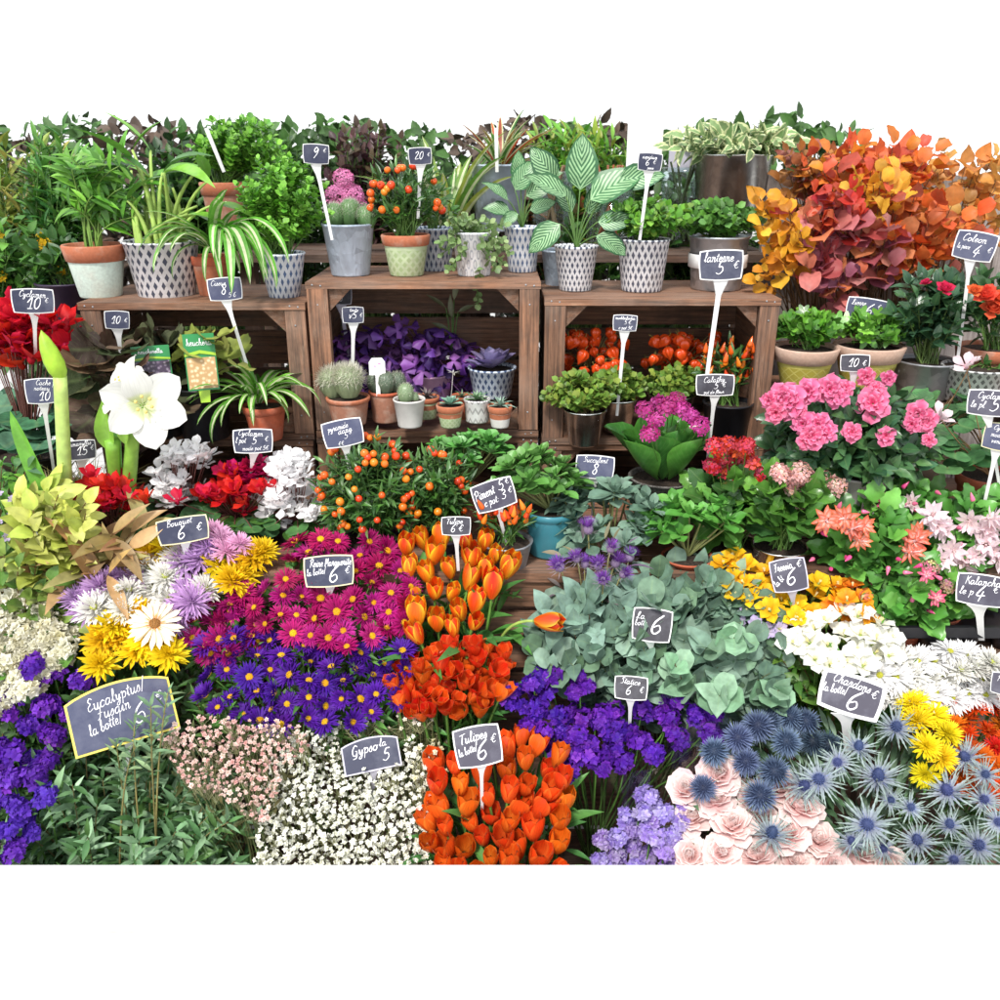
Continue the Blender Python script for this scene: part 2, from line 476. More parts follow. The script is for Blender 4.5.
def slate_mat(name, col):
    g = G(name); ob = g.n('TexCoord').outputs['Object']
    sm = g.noise(34, ob, 5, .7); s2 = g.noise(9, ob, 3)
    f = g.math('MULTIPLY', g.ramp(g.math('ADD', g.math('MULTIPLY', sm, .5), g.math('MULTIPLY', s2, .5)), [(.42, 0.0), (.72, 1.0)]), .26)
    c = g.mix(f, col, (.34, .35, .42))
    return g.done(g.pbsdf(Base_Color=c, Roughness=.5, Normal=g.bump(sm, .1, .0005)))
def chalk_mat():
    g = G('chalk_ink'); ob = g.n('TexCoord').outputs['Object']
    n1 = g.noise(400, ob, 3)
    c = g.ramp(n1, [(.3, (.62, .63, .68)), (.55, (.88, .88, .9))])
    return g.done(g.pbsdf(Base_Color=c, Roughness=.9))
def glass_mat(name, col=(.9, .95, .95), rough=.03, alpha=.25):
    g = G(name)
    p = g.n('BsdfGlossy', Color=(1, 1, 1), Roughness=rough); t = g.n('BsdfTransparent', Color=col)
    lw = g.n('LayerWeight', Blend=.35)
    f = g.math('ADD', .03, g.math('MULTIPLY', lw.outputs['Facing'], alpha))
    m = g.n('MixShader', Fac=f); g.put(m.inputs[1], t); g.put(m.inputs[2], p)
    return g.done(m)

M = {}
M['leaf'] = leaf_mat('green_leaf')
M['leaf_gloss'] = leaf_mat('glossy_leaf', rough=.28, tr=.15, vein=.5, spec=.55)
M['leaf_matt'] = leaf_mat('matt_grey_leaf', rough=.6, tr=.18, vein=.4, spec=.3, vary=.32)
M['succulent'] = leaf_mat('succulent_leaf', rough=.36, tr=.05, vein=.0, side=1.0, spec=.5, vary=.15)
M['grass'] = leaf_mat('strap_leaf', rough=.4, tr=.25, vein=.25, side=0.0)
M['spider'] = leaf_mat('cream_edged_strap_leaf', rough=.4, tr=.3, pattern='spider_mid')
M['spider2'] = leaf_mat('white_margined_strap_leaf', rough=.4, tr=.3, pattern='spider')
M['calathea'] = leaf_mat('striped_leaf', rough=.4, tr=.15, pattern='calathea')
M['varieg'] = leaf_mat('cream_margined_leaf', rough=.4, tr=.2, pattern='varieg')
M['purple_leaf'] = leaf_mat('purple_leaf', rough=.5, tr=.25, vein=.0)
M['autumn'] = leaf_mat('autumn_leaf', rough=.5, tr=.38, vein=.12, vary=.2)
M['petal'] = petal_mat('petal')
M['petal_soft'] = petal_mat('soft_petal', tr=.30, streak=.08, hue=.006, val=.05)
M['blossom'] = petal_mat('tiny_blossom', tr=.12, streak=.05, hue=.004, val=.03)
M['petal_tulip'] = petal_mat('tulip_petal', rough=.35, tr=.25, streak=.22, hue=.012, val=.15, spec=.45)
M['petal_var'] = petal_mat('mixed_petal', hue=.02, val=.2)
M['fruit'] = fruit_mat('berry_skin')
M['stem'] = leaf_mat('green_stem', rough=.5, tr=.0, vein=0.0, vary=.2)
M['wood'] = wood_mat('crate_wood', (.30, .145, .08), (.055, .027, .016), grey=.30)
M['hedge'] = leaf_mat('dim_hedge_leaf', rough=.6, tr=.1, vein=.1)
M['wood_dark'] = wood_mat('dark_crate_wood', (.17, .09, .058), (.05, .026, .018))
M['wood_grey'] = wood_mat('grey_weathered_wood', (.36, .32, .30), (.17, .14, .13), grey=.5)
M['soil'] = soil_mat()
M['terra'] = terracotta_mat('terracotta')
M['terra_red'] = terracotta_mat('plain_red_terracotta', (.45, .10, .045), .15)
M['terra_pale'] = terracotta_mat('chalky_terracotta', (.50, .33, .25), .75)
M['terra_ribbed'] = terracotta_mat('weathered_clay', (.36, .16, .10), .7)
M['zinc'] = zinc_mat('zinc')
M['zinc_blue'] = zinc_mat('blue_zinc', (.44, .52, .62), .45, .25, True)
M['zinc_dull'] = zinc_mat('dull_zinc', (.36, .37, .39), .5, .7)
M['steel'] = zinc_mat('bright_steel', (.72, .72, .70), .2, 1.0)
M['lat_white'] = lattice_mat('white_lattice_metal', (.78, .79, .82), (.07, .085, .13), 24, 8, .27, metal=.1)
M['lat_blue'] = lattice_mat('blue_drop_pattern_metal', (.72, .76, .82), (.09, .15, .28), 20, 6, .26, metal=.1)
M['lat_blue2'] = lattice_mat('blue_diamond_metal', (.60, .68, .78), (.06, .10, .20), 22, 6, .27, metal=.1)
M['lat_grey'] = lattice_mat('grey_lattice_metal', (.74, .75, .78), (.09, .10, .14), 25, 8, .29, metal=.1)
M['perf'] = lattice_mat('woven_grey_pot', (.55, .56, .55), (.12, .12, .12), 26, 9, .28)
M['ring_white'] = lattice_mat('white_ring_pattern', (.72, .72, .74), (.40, .42, .47), 17, 5, .3, kind='ring', metal=0)
M['pat_green'] = lattice_mat('green_leaf_pattern', (.46, .55, .34), (.33, .43, .22), 14, 5, .3, metal=0, bump=.3)
M['pat_mint'] = terracotta_mat('pale_mint_glaze', (.58, .70, .62), .22)
M['pat_yellow'] = lattice_mat('yellow_diamond_relief', (.52, .47, .12), (.40, .34, .06), 14, 5, .42, metal=0, bump=.8)
M['zigzag'] = lattice_mat('grey_zigzag_glaze', (.74, .73, .72), (.38, .37, .37), 13, 5, kind='zig', metal=0, bump=.2)
M['white_pot'] = plain_mat('white_clay', (.62, .60, .57), .8, nz=.15)
M['pink_pot'] = plain_mat('pink_glaze', (.50, .30, .42), .5)
M['teal'] = plain_mat('teal_glaze', (.045, .20, .25), .25, nz=.2, sc=20)
M['black_plastic'] = plain_mat('black_plastic', (.012, .012, .015), .35)
M['dark_purple'] = plain_mat('dark_purple_plastic', (.035, .022, .05), .45)
M['stone_pot'] = plain_mat('speckled_stone', (.13, .12, .11), .8, nz=.9, sc=260, bump=.4)
M['white_plastic'] = plain_mat('white_plastic', (.78, .78, .77), .35, nz=.06)
M['cream_frame'] = plain_mat('cream_frame', (.72, .66, .42), .45, nz=.06)
M['yellow_frame'] = plain_mat('yellow_frame', (.80, .66, .12), .45, nz=.06)
M['grey_frame'] = plain_mat('lilac_grey_frame', (.52, .50, .60), .45, nz=.06)
M['white_paint'] = wood_mat('white_painted_wood', (.80, .80, .79), (.72, .72, .70), .55, .0, .03, .04)
M['slate'] = slate_mat('slate_blue', (.020, .024, .056))
M['slate_dark'] = slate_mat('slate_dark', (.014, .012, .022))
M['slate_pale'] = slate_mat('slate_pale', (.045, .052, .105))
M['slate_violet'] = slate_mat('slate_violet', (.030, .026, .050))
M['chalk'] = chalk_mat()
M['glass'] = glass_mat('clear_glass')
M['cello'] = glass_mat('cellophane', (.95, .93, .97), .10, .14)
M['paper'] = plain_mat('brown_wrap', (.16, .10, .06), .7)
M['paper_green'] = plain_mat('green_wrap', (.03, .07, .02), .6)

# ------------------------------------------------------------------ flower heads (unit radius, facing +z)
def head(name, fn, mat, nvar=2):
    out = []
    for i in range(nvar):
        random.seed(hash(name) % 1000 + i * 31 if False else sum(map(ord, name)) + i * 31)
        mb = MB(); fn(mb)
        me = mb.mesh(name); me.materials.append(M[mat]); out.append(me)
    return out
SPH = sphere_t(8, 6); SPH_HI = sphere_t(14, 10)
def dome(mb, r, h, z, col, n=50, col2=None):
    mb.add(sphere_t(12, 6), np.array([[r, 0, 0, 0], [0, r, 0, 0], [0, 0, h, z]]), col)
    b = sphere_t(5, 3)
    for k in range(n):
        q = math.sqrt((k + .5) / n); th = k * 2.39996
        x, y = q * r * math.cos(th), q * r * math.sin(th); zz = z + h * math.sqrt(max(0, 1 - q * q))
        s = r * .13
        c = np.array(col if (col2 is None or q < .6) else col2) * random.uniform(.75, 1.25)
        mb.add(b, np.array([[s, 0, 0, x], [0, s, 0, y], [0, 0, s * 1.3, zz]]), c)
def calyx(mb, r=.3, z=-.25, col=(.06, .17, .03)):
    mb.add(SPH, np.array([[r, 0, 0, 0], [0, r, 0, 0], [0, 0, r * .8, z]]), col)
def f_aster(cols, cen=(.85, .50, .02), n=30, w=.17, rc=.24):
    def fn(mb):
        c = cols[random.randrange(len(cols))]; cup = random.choice((0, .05, .2, .45, .75))
        L = leaf_t('petal', 3, w, .25, .18, c0=np.array(c) * .85, c1=c)
        ring(mb, L, n, .16, .02 + cup, .86, 0, 0, .10, (1, 1, 1), cj=.14)
        ring(mb, L, n - 2, .16, .20 + cup, .78, .03, .5, .11, (1, 1, 1), cj=.14)
        ring(mb, L, n - 6, .15, .46 + cup * .9, .64, .05, .2, .12, (1, 1, 1), cj=.16)
        ring(mb, L, n - 12, .14, .8, .46, .06, .7, .14, (.9, .9, .9), cj=.2)
        dome(mb, rc, rc * .5, .06, cen, 40)
        calyx(mb, .3, -.16)
    return fn
def f_pom(c, layers=7, n=18, w=.22, cen=None, open_=.0):
    def fn(mb):
        L = leaf_t('petal', 3, w, -.5, .3, c0=np.array(c) * .8, c1=c)
        for k in range(layers):
            f = k / (layers - 1)
            ring(mb, L, max(5, int(n * (1 - .55 * f))), .12 * (1 - f), -.15 + f * (1.3 - open_), .9 - .42 * f, .05 + .1 * f, k * .37, .10, (1, 1, 1), cj=.1)
        calyx(mb, .3, -.2)
        if cen is not None: dome(mb, .16, .16, .2, cen, 16)
    return fn
def f_gerbera(c, cen, cen2):
    def fn(mb):
        L = leaf_t('petal', 4, .24, .2, .12, c0=np.array(c) * .95, c1=c)
        ring(mb, L, 20, .2, .02, .82, 0, 0, .04)
        ring(mb, L, 18, .2, .16, .74, .03, .5, .04)
        S = leaf_t('petal', 2, .16, .2, .1, c0=cen, c1=cen)
        ring(mb, S, 22, .16, .5, .26, .05, .3, .1)
        dome(mb, .2, .1, .05, cen2, 40)
        calyx(mb, .28, -.15)
    return fn
def tulip_petal(cb, ct, ce, op=0.0):
    v = []; uv = []; c = []
    n, m = 7, 6
    for i in range(n + 1):
        t = i / n
        R = .10 + .36 * math.sin(PI * min(1, t * .62 + .02)) ** .75 + (op - .08) * t ** 2
        ha = math.radians(62) * min(1, .55 + t * 1.6) * max(0, 1 - t ** 3.6) ** .55
        for j in range(m + 1):
            u = -1 + 2 * j / m
            a = u * ha
            r = R + .05 * abs(u) ** 2 * (t > .3) * t
            v.append((r * math.sin(a), r * math.cos(a), 1.3 * t - .05 * (abs(u) * t) ** 2)); uv.append((.5 + .5 * u, t))
            cc = np.array(cb) * (1 - t) + np.array(ct) * t
            w = min(1, abs(u) ** 2.6 * (.35 + t * .9))
            c.append(cc * (1 - w) + np.array(ce) * w)
    k = m + 1
    return T(v, [(i * k + j, i * k + j + 1, (i + 1) * k + j + 1, (i + 1) * k + j) for i in range(n) for j in range(m)], uv=uv, c=c)
def rotz(a, s=1.0, z=0.0):
    return np.array([[math.cos(a) * s, -math.sin(a) * s, 0, 0], [math.sin(a) * s, math.cos(a) * s, 0, 0], [0, 0, s, z]])
def f_tulip(cb, ct, ce, op=0.0):
    def fn(mb):
        for k in range(3):
            a = k * 2 * PI / 3 + random.uniform(-.1, .1)
            mb.add(tulip_petal(cb, ct, ce, op + random.uniform(-.02, .06) - .05), rotz(a + PI / 3, .95 * random.uniform(.95, 1.04), .02), np.ones(3) * random.uniform(.85, 1))
        for k in range(3):
            a = k * 2 * PI / 3 + random.uniform(-.1, .1)
            mb.add(tulip_petal(cb, ct, ce, op + random.uniform(-.03, .08)), rotz(a, random.uniform(.96, 1.03)), np.ones(3) * random.uniform(.9, 1.1))
        calyx(mb, .12, 0, (.25, .35, .08))
    return fn
def f_ruffle(ci, ce, n=5, layers=3, wav=.16):
    def fn(mb):
        for k in range(layers):
            f = k / max(1, layers - 1)
            L = leaf_t('petal', 5, .95 - .2 * f, .35 - .4 * f, .12, 7, wav, 1.6, c0=ci, c1=np.array(ci) * .4 + np.array(ce) * .6, ce=ce)
            ring(mb, L, n, .04, .12 + .85 * f, 1 - .32 * f, .02 * k, k * .5, .14, cj=.07)
        calyx(mb, .22, -.15)
    return fn
def f_carnation(ci, ce):
    def fn(mb):
        for k, (el, s, n) in enumerate([(.0, 1, 7), (.3, .95, 7), (.6, .88, 7), (.95, .8, 6), (1.25, .72, 5), (1.45, .66, 4)]):
            L = leaf_t('petal', 6, .95, -.45, .14, 7, .05, 1.3, c0=ci, c1=ce)
            ring(mb, L, n, .03, el, s, .0, k * .43, .16, cj=.06)
        calyx(mb, .25, -.3)
    return fn
def f_cyclamen(c, throat, e0=.25, e1=.95):
    def fn(mb):
        for k in range(5):
            a = 2 * PI * k / 5 + random.uniform(-.2, .2)
            L = leaf_t('obov', 5, .62, -.35, .12, 5, .05, 1.0, c0=throat, c1=c, twist=random.uniform(.2, .6))
            R = np.array([math.cos(a), math.sin(a), 0]); e = random.uniform(e0, e1)
            mb.add(L, frame1(R * .1, R * math.cos(e) + np.array([0, 0, math.sin(e)]), -R * math.sin(e) + np.array([0, 0, math.cos(e)]), random.uniform(1.1, 1.35)), np.ones(3) * random.uniform(.88, 1.06))
        mb.add(SPH, np.array([[.2, 0, 0, 0], [0, .2, 0, 0], [0, 0, .26, -.08]]), throat)
    return fn
def f_floret4(c, cen=(.8, .6, .3), n=4):
    L = leaf_t('obov', 2, .75, .1, .08, c0=np.array(c) * .8, c1=c)
    mb = MB(); ring(mb, L, n, .05, .15, 1, 0, 0, .05)
    mb.add(sphere_t(5, 3), np.array([[.16, 0, 0, 0], [0, .16, 0, 0], [0, 0, .16, .06]]), cen)
    return mb.tmpl()
def f_funnel(c, thr, n=6, el=.72, w=.72):
    def fn(mb):
        L = leaf_t('obov', 4, w, .55, .22, 5, .03, 1, c0=thr, c1=c)
        ring(mb, L, 3, .05, el, 1.1, 0, 0, .05); ring(mb, L, n - 3, .04, el + .2, 1.02, .02, .5, .05)
        mb.add(SPH, np.array([[.14, 0, 0, 0], [0, .14, 0, 0], [0, 0, .35, -.1]]), (.35, .45, .12))
        for k in range(4):
            a = k * 1.6; tube(mb, [(0, 0, .1), (.07 * math.cos(a), .07 * math.sin(a), .6)], .02, .035, 4, (.9, .8, .4))
    return fn
def f_amaryllis(mb):
    Lo = leaf_t(lambda t: max(0, math.sin(PI * t ** 1.05)) ** .62, 9, .74, .55, .10, 7, .03, 1.1, c0=(.66, .72, .34), c1=(.90, .90, .87)); Lo.c = np.where(Lo.uv[:, 1:2] > .25, (.82, .82, .78), Lo.c)
    ring(mb, Lo, 3, .06, .62, 1.22, 0, 0, .05, cj=.02); ring(mb, Lo, 3, .05, .75, 1.12, .03, .5, .05, cj=.02)
    for k in range(6):
        a = k * 1.05; e = np.array([.2 * math.cos(a), .2 * math.sin(a), .62])
        tube(mb, bez((0, 0, .1), (.02, 0, .4), e, 5), .015, .012, 4, (.8, .85, .55))
        mb.add(sphere_t(6, 4), np.array([[.05, 0, 0, e[0]], [0, .05, 0, e[1]], [0, 0, .03, e[2]]]), (.85, .7, .25))
    calyx(mb, .12, -.05, (.25, .45, .08))
def f_eryngium(silver):
    def fn(mb):
        L = leaf_t(lambda t: (1 - t) ** .8 * (.55 + .45 * (int(t * 9.5) % 2)), 9, .17, -.15, .35, c0=(.33, .35, .46), c1=(.16, .26, .17) if not silver else (.32, .43, .34))
        B = leaf_t('spike', 2, .10, .2, .2, c0=(.26, .30, .58), c1=(.36, .44, .46))
        for el, n, s in ((.02, 13, 1.05), (.3, 12, .98), (.6, 9, .74), (-.35, 8, .9)):
            ring(mb, L, n, .14, el, s, -.02, el, .16, cj=.2)
        ring(mb, B, 22, .2, .2, .5, 0, .2, .3, cj=.3)
        mb.add(SPH_HI, np.array([[.21, 0, 0, 0], [0, .21, 0, 0], [0, 0, .34, .1]]), (.05, .07, .17))
        S = leaf_t('spike', 1, .3, 0, .2, c0=(.09, .12, .28), c1=(.22, .28, .50))
        for k in range(70):
            z = 1 - 1.6 * (k + .5) / 70; th = k * 2.39996; r = math.sqrt(max(0, 1 - z * z))
            d = np.array([r * math.cos(th), r * math.sin(th), z])
            mb.add(S, frame1(d * np.array([.2, .2, .33]) + np.array([0, 0, .1]), d, (.3, .2, .9), .12))
    return fn
def f_globe(c0, c1, n=210):
    def fn(mb):
        mb.add(SPH_HI, np.array([[.55, 0, 0, 0], [0, .55, 0, 0], [0, 0, .55, 0]]), np.array(c0) * .6)
        S = leaf_t('spike', 2, .22, 0, .3, c0=c0, c1=c1)
        pos = []; d_ = []
        for k in range(n):
            z = 1 - 2 * (k + .5) / n; th = k * 2.39996; r = math.sqrt(max(0, 1 - z * z))
            d_.append((r * math.cos(th), r * math.sin(th), z)); pos.append(np.array(d_[-1]) * .5)
        d_ = np.array(d_)
        mb.scat(S, frames(np.array(pos), d_ + np.random.RandomState(4).uniform(-.14, .14, d_.shape), (.2, .3, .9), np.random.RandomState(3).uniform(.38, .58, n)), np.random.RandomState(2).uniform(.7, 1.3, (n, 1)) * np.ones((1, 3)))
        Gs = leaf_t('spike', 3, .07, .3, .2, c0=(.10, .16, .09), c1=(.22, .28, .18))
        ring(mb, Gs, 9, .3, -.25, 1.0, -.35, 0, .3, cj=.2)
    return fn
def f_thistle(mb):      # dry purple thistle brush
    lathe(mb, [(.0, -.55), (.3, -.5), (.46, -.2), (.42, .12), (.3, .25), (0, .26)], segs=12, col=(.28, .20, .33))
    S = leaf_t('spike', 2, .1, .15, .2, c0=(.16, .06, .30), c1=(.28, .09, .50))
    for el, n in ((1.45, 12), (1.2, 26), (.95, 30), (.6, 20)):
        ring(mb, S, n, .2, el, 1.0, .1, el, .1, cj=.3)
    B = leaf_t('spike', 2, .1, -.3, .2, c0=(.30, .30, .22), c1=(.36, .26, .42))
    ring(mb, B, 12, .3, .2, .9, -.4, 0, .2, cj=.2)
def f_schlum(c, tip):
    def fn(mb):
        L = leaf_t('ovate', 4, .42, -.45, .15, c0=(.9, .72, .66), c1=c, ce=tip)
        for z, el, n, s in ((0, -.1, 6, .85), (.25, .35, 6, .85), (.55, .75, 6, .75)):
            ring(mb, L, n, .1, el, s, z, z, .12, cj=.1)
        tube(mb, [(0, 0, -.5), (0, 0, 1.1)], .13, .03, 6, (.85, .6, .6))
    return fn
def f_lantern(mb):      # physalis husk, hangs down -z is tip
    prof = [(.04, .85), (.32, .80), (.68, .5), (.80, .10), (.60, -.45), (.24, -.95), (.0, -1.35)]
    lathe(mb, prof, segs=30, col=(.74, .075, .012), wob=.17, lobes=5)
    tube(mb, [(0, 0, .8), (.05, 0, 1.2), (.2, 0, 1.5)], .05, .04, 4, (.3, .25, .06))
def f_pepper(mb):
    lathe(mb, [(.0, -.05), (.3, .05), (.36, .3), (.26, .8), (.1, 1.3), (0, 1.5)], segs=10, col=(1, 1, 1))
def f_berry(mb):
    mb.add(SPH_HI, np.eye(3, 4), (1, 1, 1))
    ring(mb, leaf_t('spike', 2, .3, .5, .1), 5, .05, .1, .6, -.98, 0, .1, (.08, .2, .04))
    tube(mb, [(0, 0, -1), (.1, 0, -1.8)], .1, .08, 4, (.1, .2, .04))
def f_rose(c):
    def fn(mb):
        for k, (el, s, n) in enumerate([(.15, 1, 5), (.5, .9, 5), (.85, .78, 5), (1.15, .66, 4), (1.4, .55, 3)]):
            ring(mb, leaf_t('petal', 4, .85, -.7, .2, 5, .05, 1, c0=np.array(c) * .8, c1=c), n, .05, el, s, .02, k * .4, .1, cj=.1)
        calyx(mb, .25, -.12)
    return fn

HD = {}
HD['aster_pink'] = head('aster_bloom', f_aster([(.46, .012, .19), (.54, .03, .27), (.40, .007, .12), (.48, .02, .24)], n=34, w=.16), 'petal', 8)
HD['aster_magenta'] = head('aster_bloom', f_aster([(.40, .010, .15), (.48, .02, .24)], n=30), 'petal', 4)
HD['aster_purple'] = head('aster_bloom', f_aster([(.080, .010, .29), (.10, .016, .35), (.055, .008, .22)], n=26, w=.2), 'petal', 8)
HD['pom_lilac'] = head('chrysanthemum_bloom', f_pom((.58, .36, .66), 7, 22, .14), 'petal', 2)
HD['pom_white'] = head('chrysanthemum_bloom', f_pom((.86, .85, .80), 7, 20, .2, (.6, .65, .15)), 'petal_soft', 2)
HD['pom_yellow'] = head('chrysanthemum_bloom', f_pom((.92, .66, .015), 6, 20, .22), 'petal', 2)
HD['mum_white'] = head('daisy_bloom', f_aster([(.86, .85, .85)], (.62, .62, .08), 24, .2, .17), 'petal_soft', 2)
HD['mum_yellow'] = head('spider_chrysanthemum', f_pom((.92, .74, .02), 9, 22, .15), 'petal', 2)
HD['mum_orange'] = head('chrysanthemum_bloom', f_pom((.66, .09, .008), 6, 22, .18, (.5, .12, .01), .2), 'petal_var', 2)
HD['pink_mum'] = head('chrysanthemum_bloom', f_pom((.80, .46, .66), 7, 24, .14), 'petal', 1)
HD['gerbera'] = head('gerbera_bloom', f_gerbera((.90, .80, .62), (.75, .32, .10), (.42, .20, .06)), 'petal_soft', 1)
HD['tulip_par'] = head('tulip_bloom', f_tulip((.78, .14, .008), (.64, .035, .004), (.96, .62, .03), -.08), 'petal_tulip', 4)
HD['tulip_or'] = head('tulip_bloom', f_tulip((.74, .13, .015), (.80, .085, .006), (.90, .22, .03), -.01), 'petal_tulip', 4)
HD['tulip_red'] = head('tulip_bloom', f_tulip((.66, .09, .008), (.68, .05, .006), (.82, .16, .03), .20), 'petal_tulip', 3)
HD['azalea'] = head('azalea_bloom', f_ruffle((.66, .02, .15), (.88, .30, .48), 5, 3), 'petal_soft', 3)
HD['carn'] = head('carnation_bloom', f_carnation((.88, .55, .54), (.95, .83, .80)), 'petal_soft', 3)
HD['cyc_red'] = head('cyclamen_bloom', f_cyclamen((.72, .016, .03), (.45, .006, .03)), 'petal', 3)
HD['cyc_white'] = head('cyclamen_bloom', f_cyclamen((.93, .92, .93), (.88, .87, .87), -.1, .6), 'petal_soft', 3)
HD['cyc_pink'] = head('cyclamen_bloom', f_cyclamen((.58, .012, .12), (.38, .006, .06)), 'petal', 2)
HD['cyc_pale'] = head('cyclamen_bloom', f_cyclamen((.84, .74, .76), (.66, .4, .46)), 'petal_soft', 1)
HD['freesia_y'] = head('freesia_bloom', f_funnel((.90, .60, .02), (.80, .38, .01)), 'petal', 2)
HD['freesia_w'] = head('freesia_bloom', f_funnel((.92, .92, .90), (.86, .84, .66)), 'petal_soft', 2)
HD['freesia_l'] = head('freesia_bloom', f_funnel((.52, .40, .74), (.75, .70, .72)), 'petal_soft', 1)
HD['amaryllis'] = head('amaryllis_bloom', f_amaryllis, 'petal_soft', 1)
HD['ery'] = head('sea_holly_head', f_eryngium(True), 'petal', 2) + head('sea_holly_head', f_eryngium(False), 'petal', 1)
HD['globe'] = head('globe_thistle_head', f_globe((.05, .075, .16), (.22, .29, .44)), 'petal', 2)
HD['globe_dark'] = head('globe_thistle_head', f_globe((.03, .05, .09), (.12, .18, .24)), 'petal', 1)
HD['thistle'] = head('thistle_head', f_thistle, 'petal', 1)
HD['schlum_o'] = head('cactus_bloom', f_schlum((.74, .08, .025), (.80, .16, .08)), 'petal', 2)
HD['schlum_w'] = head('cactus_bloom', f_schlum((.86, .76, .80), (.84, .66, .74)), 'petal_soft', 2)
HD['schlum_p'] = head('cactus_bloom', f_schlum((.62, .02, .14), (.70, .06, .22)), 'petal', 1)
HD['lantern'] = head('lantern_fruit', f_lantern, 'fruit', 1)
HD['rose_or'] = head('rose_bloom', f_rose((.80, .15, .06)), 'petal', 1)
HD['rose_red'] = head('rose_bloom', f_rose((.66, .03, .08)), 'petal', 1)
def tinted(name, fn, mat, cols):
    out = []
    for c in cols:
        mb = MB(); fn(mb); tm = mb.tmpl(); tm.c = tm.c * np.array(c); m2 = MB(); m2.add(tm)
        me = m2.mesh(name); me.materials.append(M[mat]); out.append(me)
    return out
HD['berry'] = tinted('berry', f_berry, 'fruit', [(.72, .10, .008), (.74, .15, .01), (.70, .055, .008), (.72, .09, .008), (.66, .045, .008), (.76, .22, .012)])
HD['pepper'] = tinted('pepper_fruit', f_pepper, 'fruit', [(.72, .11, .008), (.66, .06, .01), (.76, .20, .012)])

# ------------------------------------------------------------------ leaves
LF = {}
LF['small'] = [leaf_t('ovate', 4, .5, .5, .15), leaf_t('ovate', 4, .6, .2, .2)]
LF['lance'] = [leaf_t('lance', 5, .24, .6, .2), leaf_t('lance', 5, .2, .2, .25)]
LF['wide'] = [leaf_t('ovate', 6, .62, .7, .12, 5, .03), leaf_t('ovate', 6, .55, .3, .18, 5, .03)]
LF['round'] = [leaf_t('round', 6, .92, .7, .12, 5, .05), leaf_t('heart', 6, .85, -.5, .15, 5, .06), leaf_t('round', 6, .8, 1.1, .2, 5, .04)]
LF['euc'] = [leaf_t('round', 6, .85, .45, .06, 5, .02), leaf_t('heart', 6, .72, .3, .1, 5, .03), leaf_t('round', 6, .92, -.3, .12, 5, .02)]
LF['obov'] = [leaf_t('obov', 6, .55, -.3, .2, 5), leaf_t('obov', 6, .6, .2, .15, 5)]
LF['tiny'] = [leaf_t('round', 3, .8, .2, .1)]
LF['strap'] = [leaf_t('strap', 12, .075, 1.9, .25), leaf_t('strap', 12, .085, 1.3, .25), leaf_t('strap', 12, .07, 2.5, .25)]
LF['strap_up'] = [leaf_t('strap', 10, .12, .5, .25), leaf_t('strap', 10, .1, .9, .25)]
LF['grass'] = [leaf_t('grass', 8, .035, 1.5, .3), leaf_t('grass', 8, .03, .7, .3)]
LF['blade'] = [leaf_t('lance', 9, .28, .9, .2), leaf_t('lance', 9, .22, .5, .2)]
LF['heuch'] = [polar_leaf(lambda th: .50 * (1 + .34 * abs(math.cos(2.5 * (th - PI / 2))) + .05 * math.cos(18 * th)) * (1 - .3 * max(0, math.cos(th + PI / 2)) ** 6), 44, .35, 2, .05)]
LF['cyc'] = [polar_leaf(lambda th: .5 * (1 + .2 * math.sin(th)) * (1 - .4 * max(0, math.cos(th + PI / 2)) ** 8), 26, .3, 2, .03)]
LF['oxalis'] = [leaf_t('tri', 4, 1.05, .5, -.22, 5), leaf_t('tri', 4, .95, .9, -.3, 5)]
LF['scallop'] = [leaf_t(lambda t: (math.sin(PI * t ** .8) ** .7) * (1 + .13 * math.sin(22 * t)), 14, .7, .5, .12, 5, .03)]
LF['ivy'] = [polar_leaf(lambda th: .5 * (1 + .32 * math.cos(5 * (th - PI / 2))) * (1 - .3 * max(0, math.cos(th + PI / 2)) ** 6), 30, .2, 2)]

def pick(cols, n, rs, j=.26):
    cols = np.array(cols, float).reshape(-1, 3)
    a = cols[rs.randint(len(cols), size=n)]; b = cols[rs.randint(len(cols), size=n)]
    f = rs.uniform(0, .6, (n, 1))
    return (a * (1 - f) + b * f) * rs.uniform(1 - j, 1 + j, (n, 1))
def poly_pts(poly, sp, rs, tries=1500, nmax=100000):
    poly = np.array(poly, float); lo = poly.min(0); hi = poly.max(0)
    def inside(x, y):
        c = False; j = len(poly) - 1
        for i in range(len(poly)):
            xi, yi = poly[i]; xj, yj = poly[j]
            if (yi > y) != (yj > y) and x < (xj - xi) * (y - yi) / (yj - yi) + xi: c = not c
            j = i
        return c
    out = []; cell = {}; fail = 0
    while fail < tries and len(out) < nmax:
        x, y = rs.uniform(lo, hi)
        if not inside(x, y): fail += .2; continue
        cx, cy = int(x // sp), int(y // sp); ok = True
        for ax in (-1, 0, 1):
            for ay in (-1, 0, 1):
                for p in cell.get((cx + ax, cy + ay), ()):
                    if (p[0] - x) ** 2 + (p[1] - y) ** 2 < sp * sp: ok = False; break
        if not ok: fail += 1; continue
        cell.setdefault((cx, cy), []).append((x, y)); out.append((x, y)); fail = 0 if len(out) < 20000 else fail
    return out
def poly_w(poly, sp, rs, dY=0.0, depth=0.0, nmax=100000, Y=None, yjit=.015):
    pts = poly_pts(poly, sp, rs, nmax=nmax)
    return np.array([P(x, y, (Yof(y) if Y is None else (Y(x, y) if callable(Y) else Y)) + dY + rs.uniform(0, 1) * depth + rs.uniform(-yjit, yjit)) for x, y in pts])

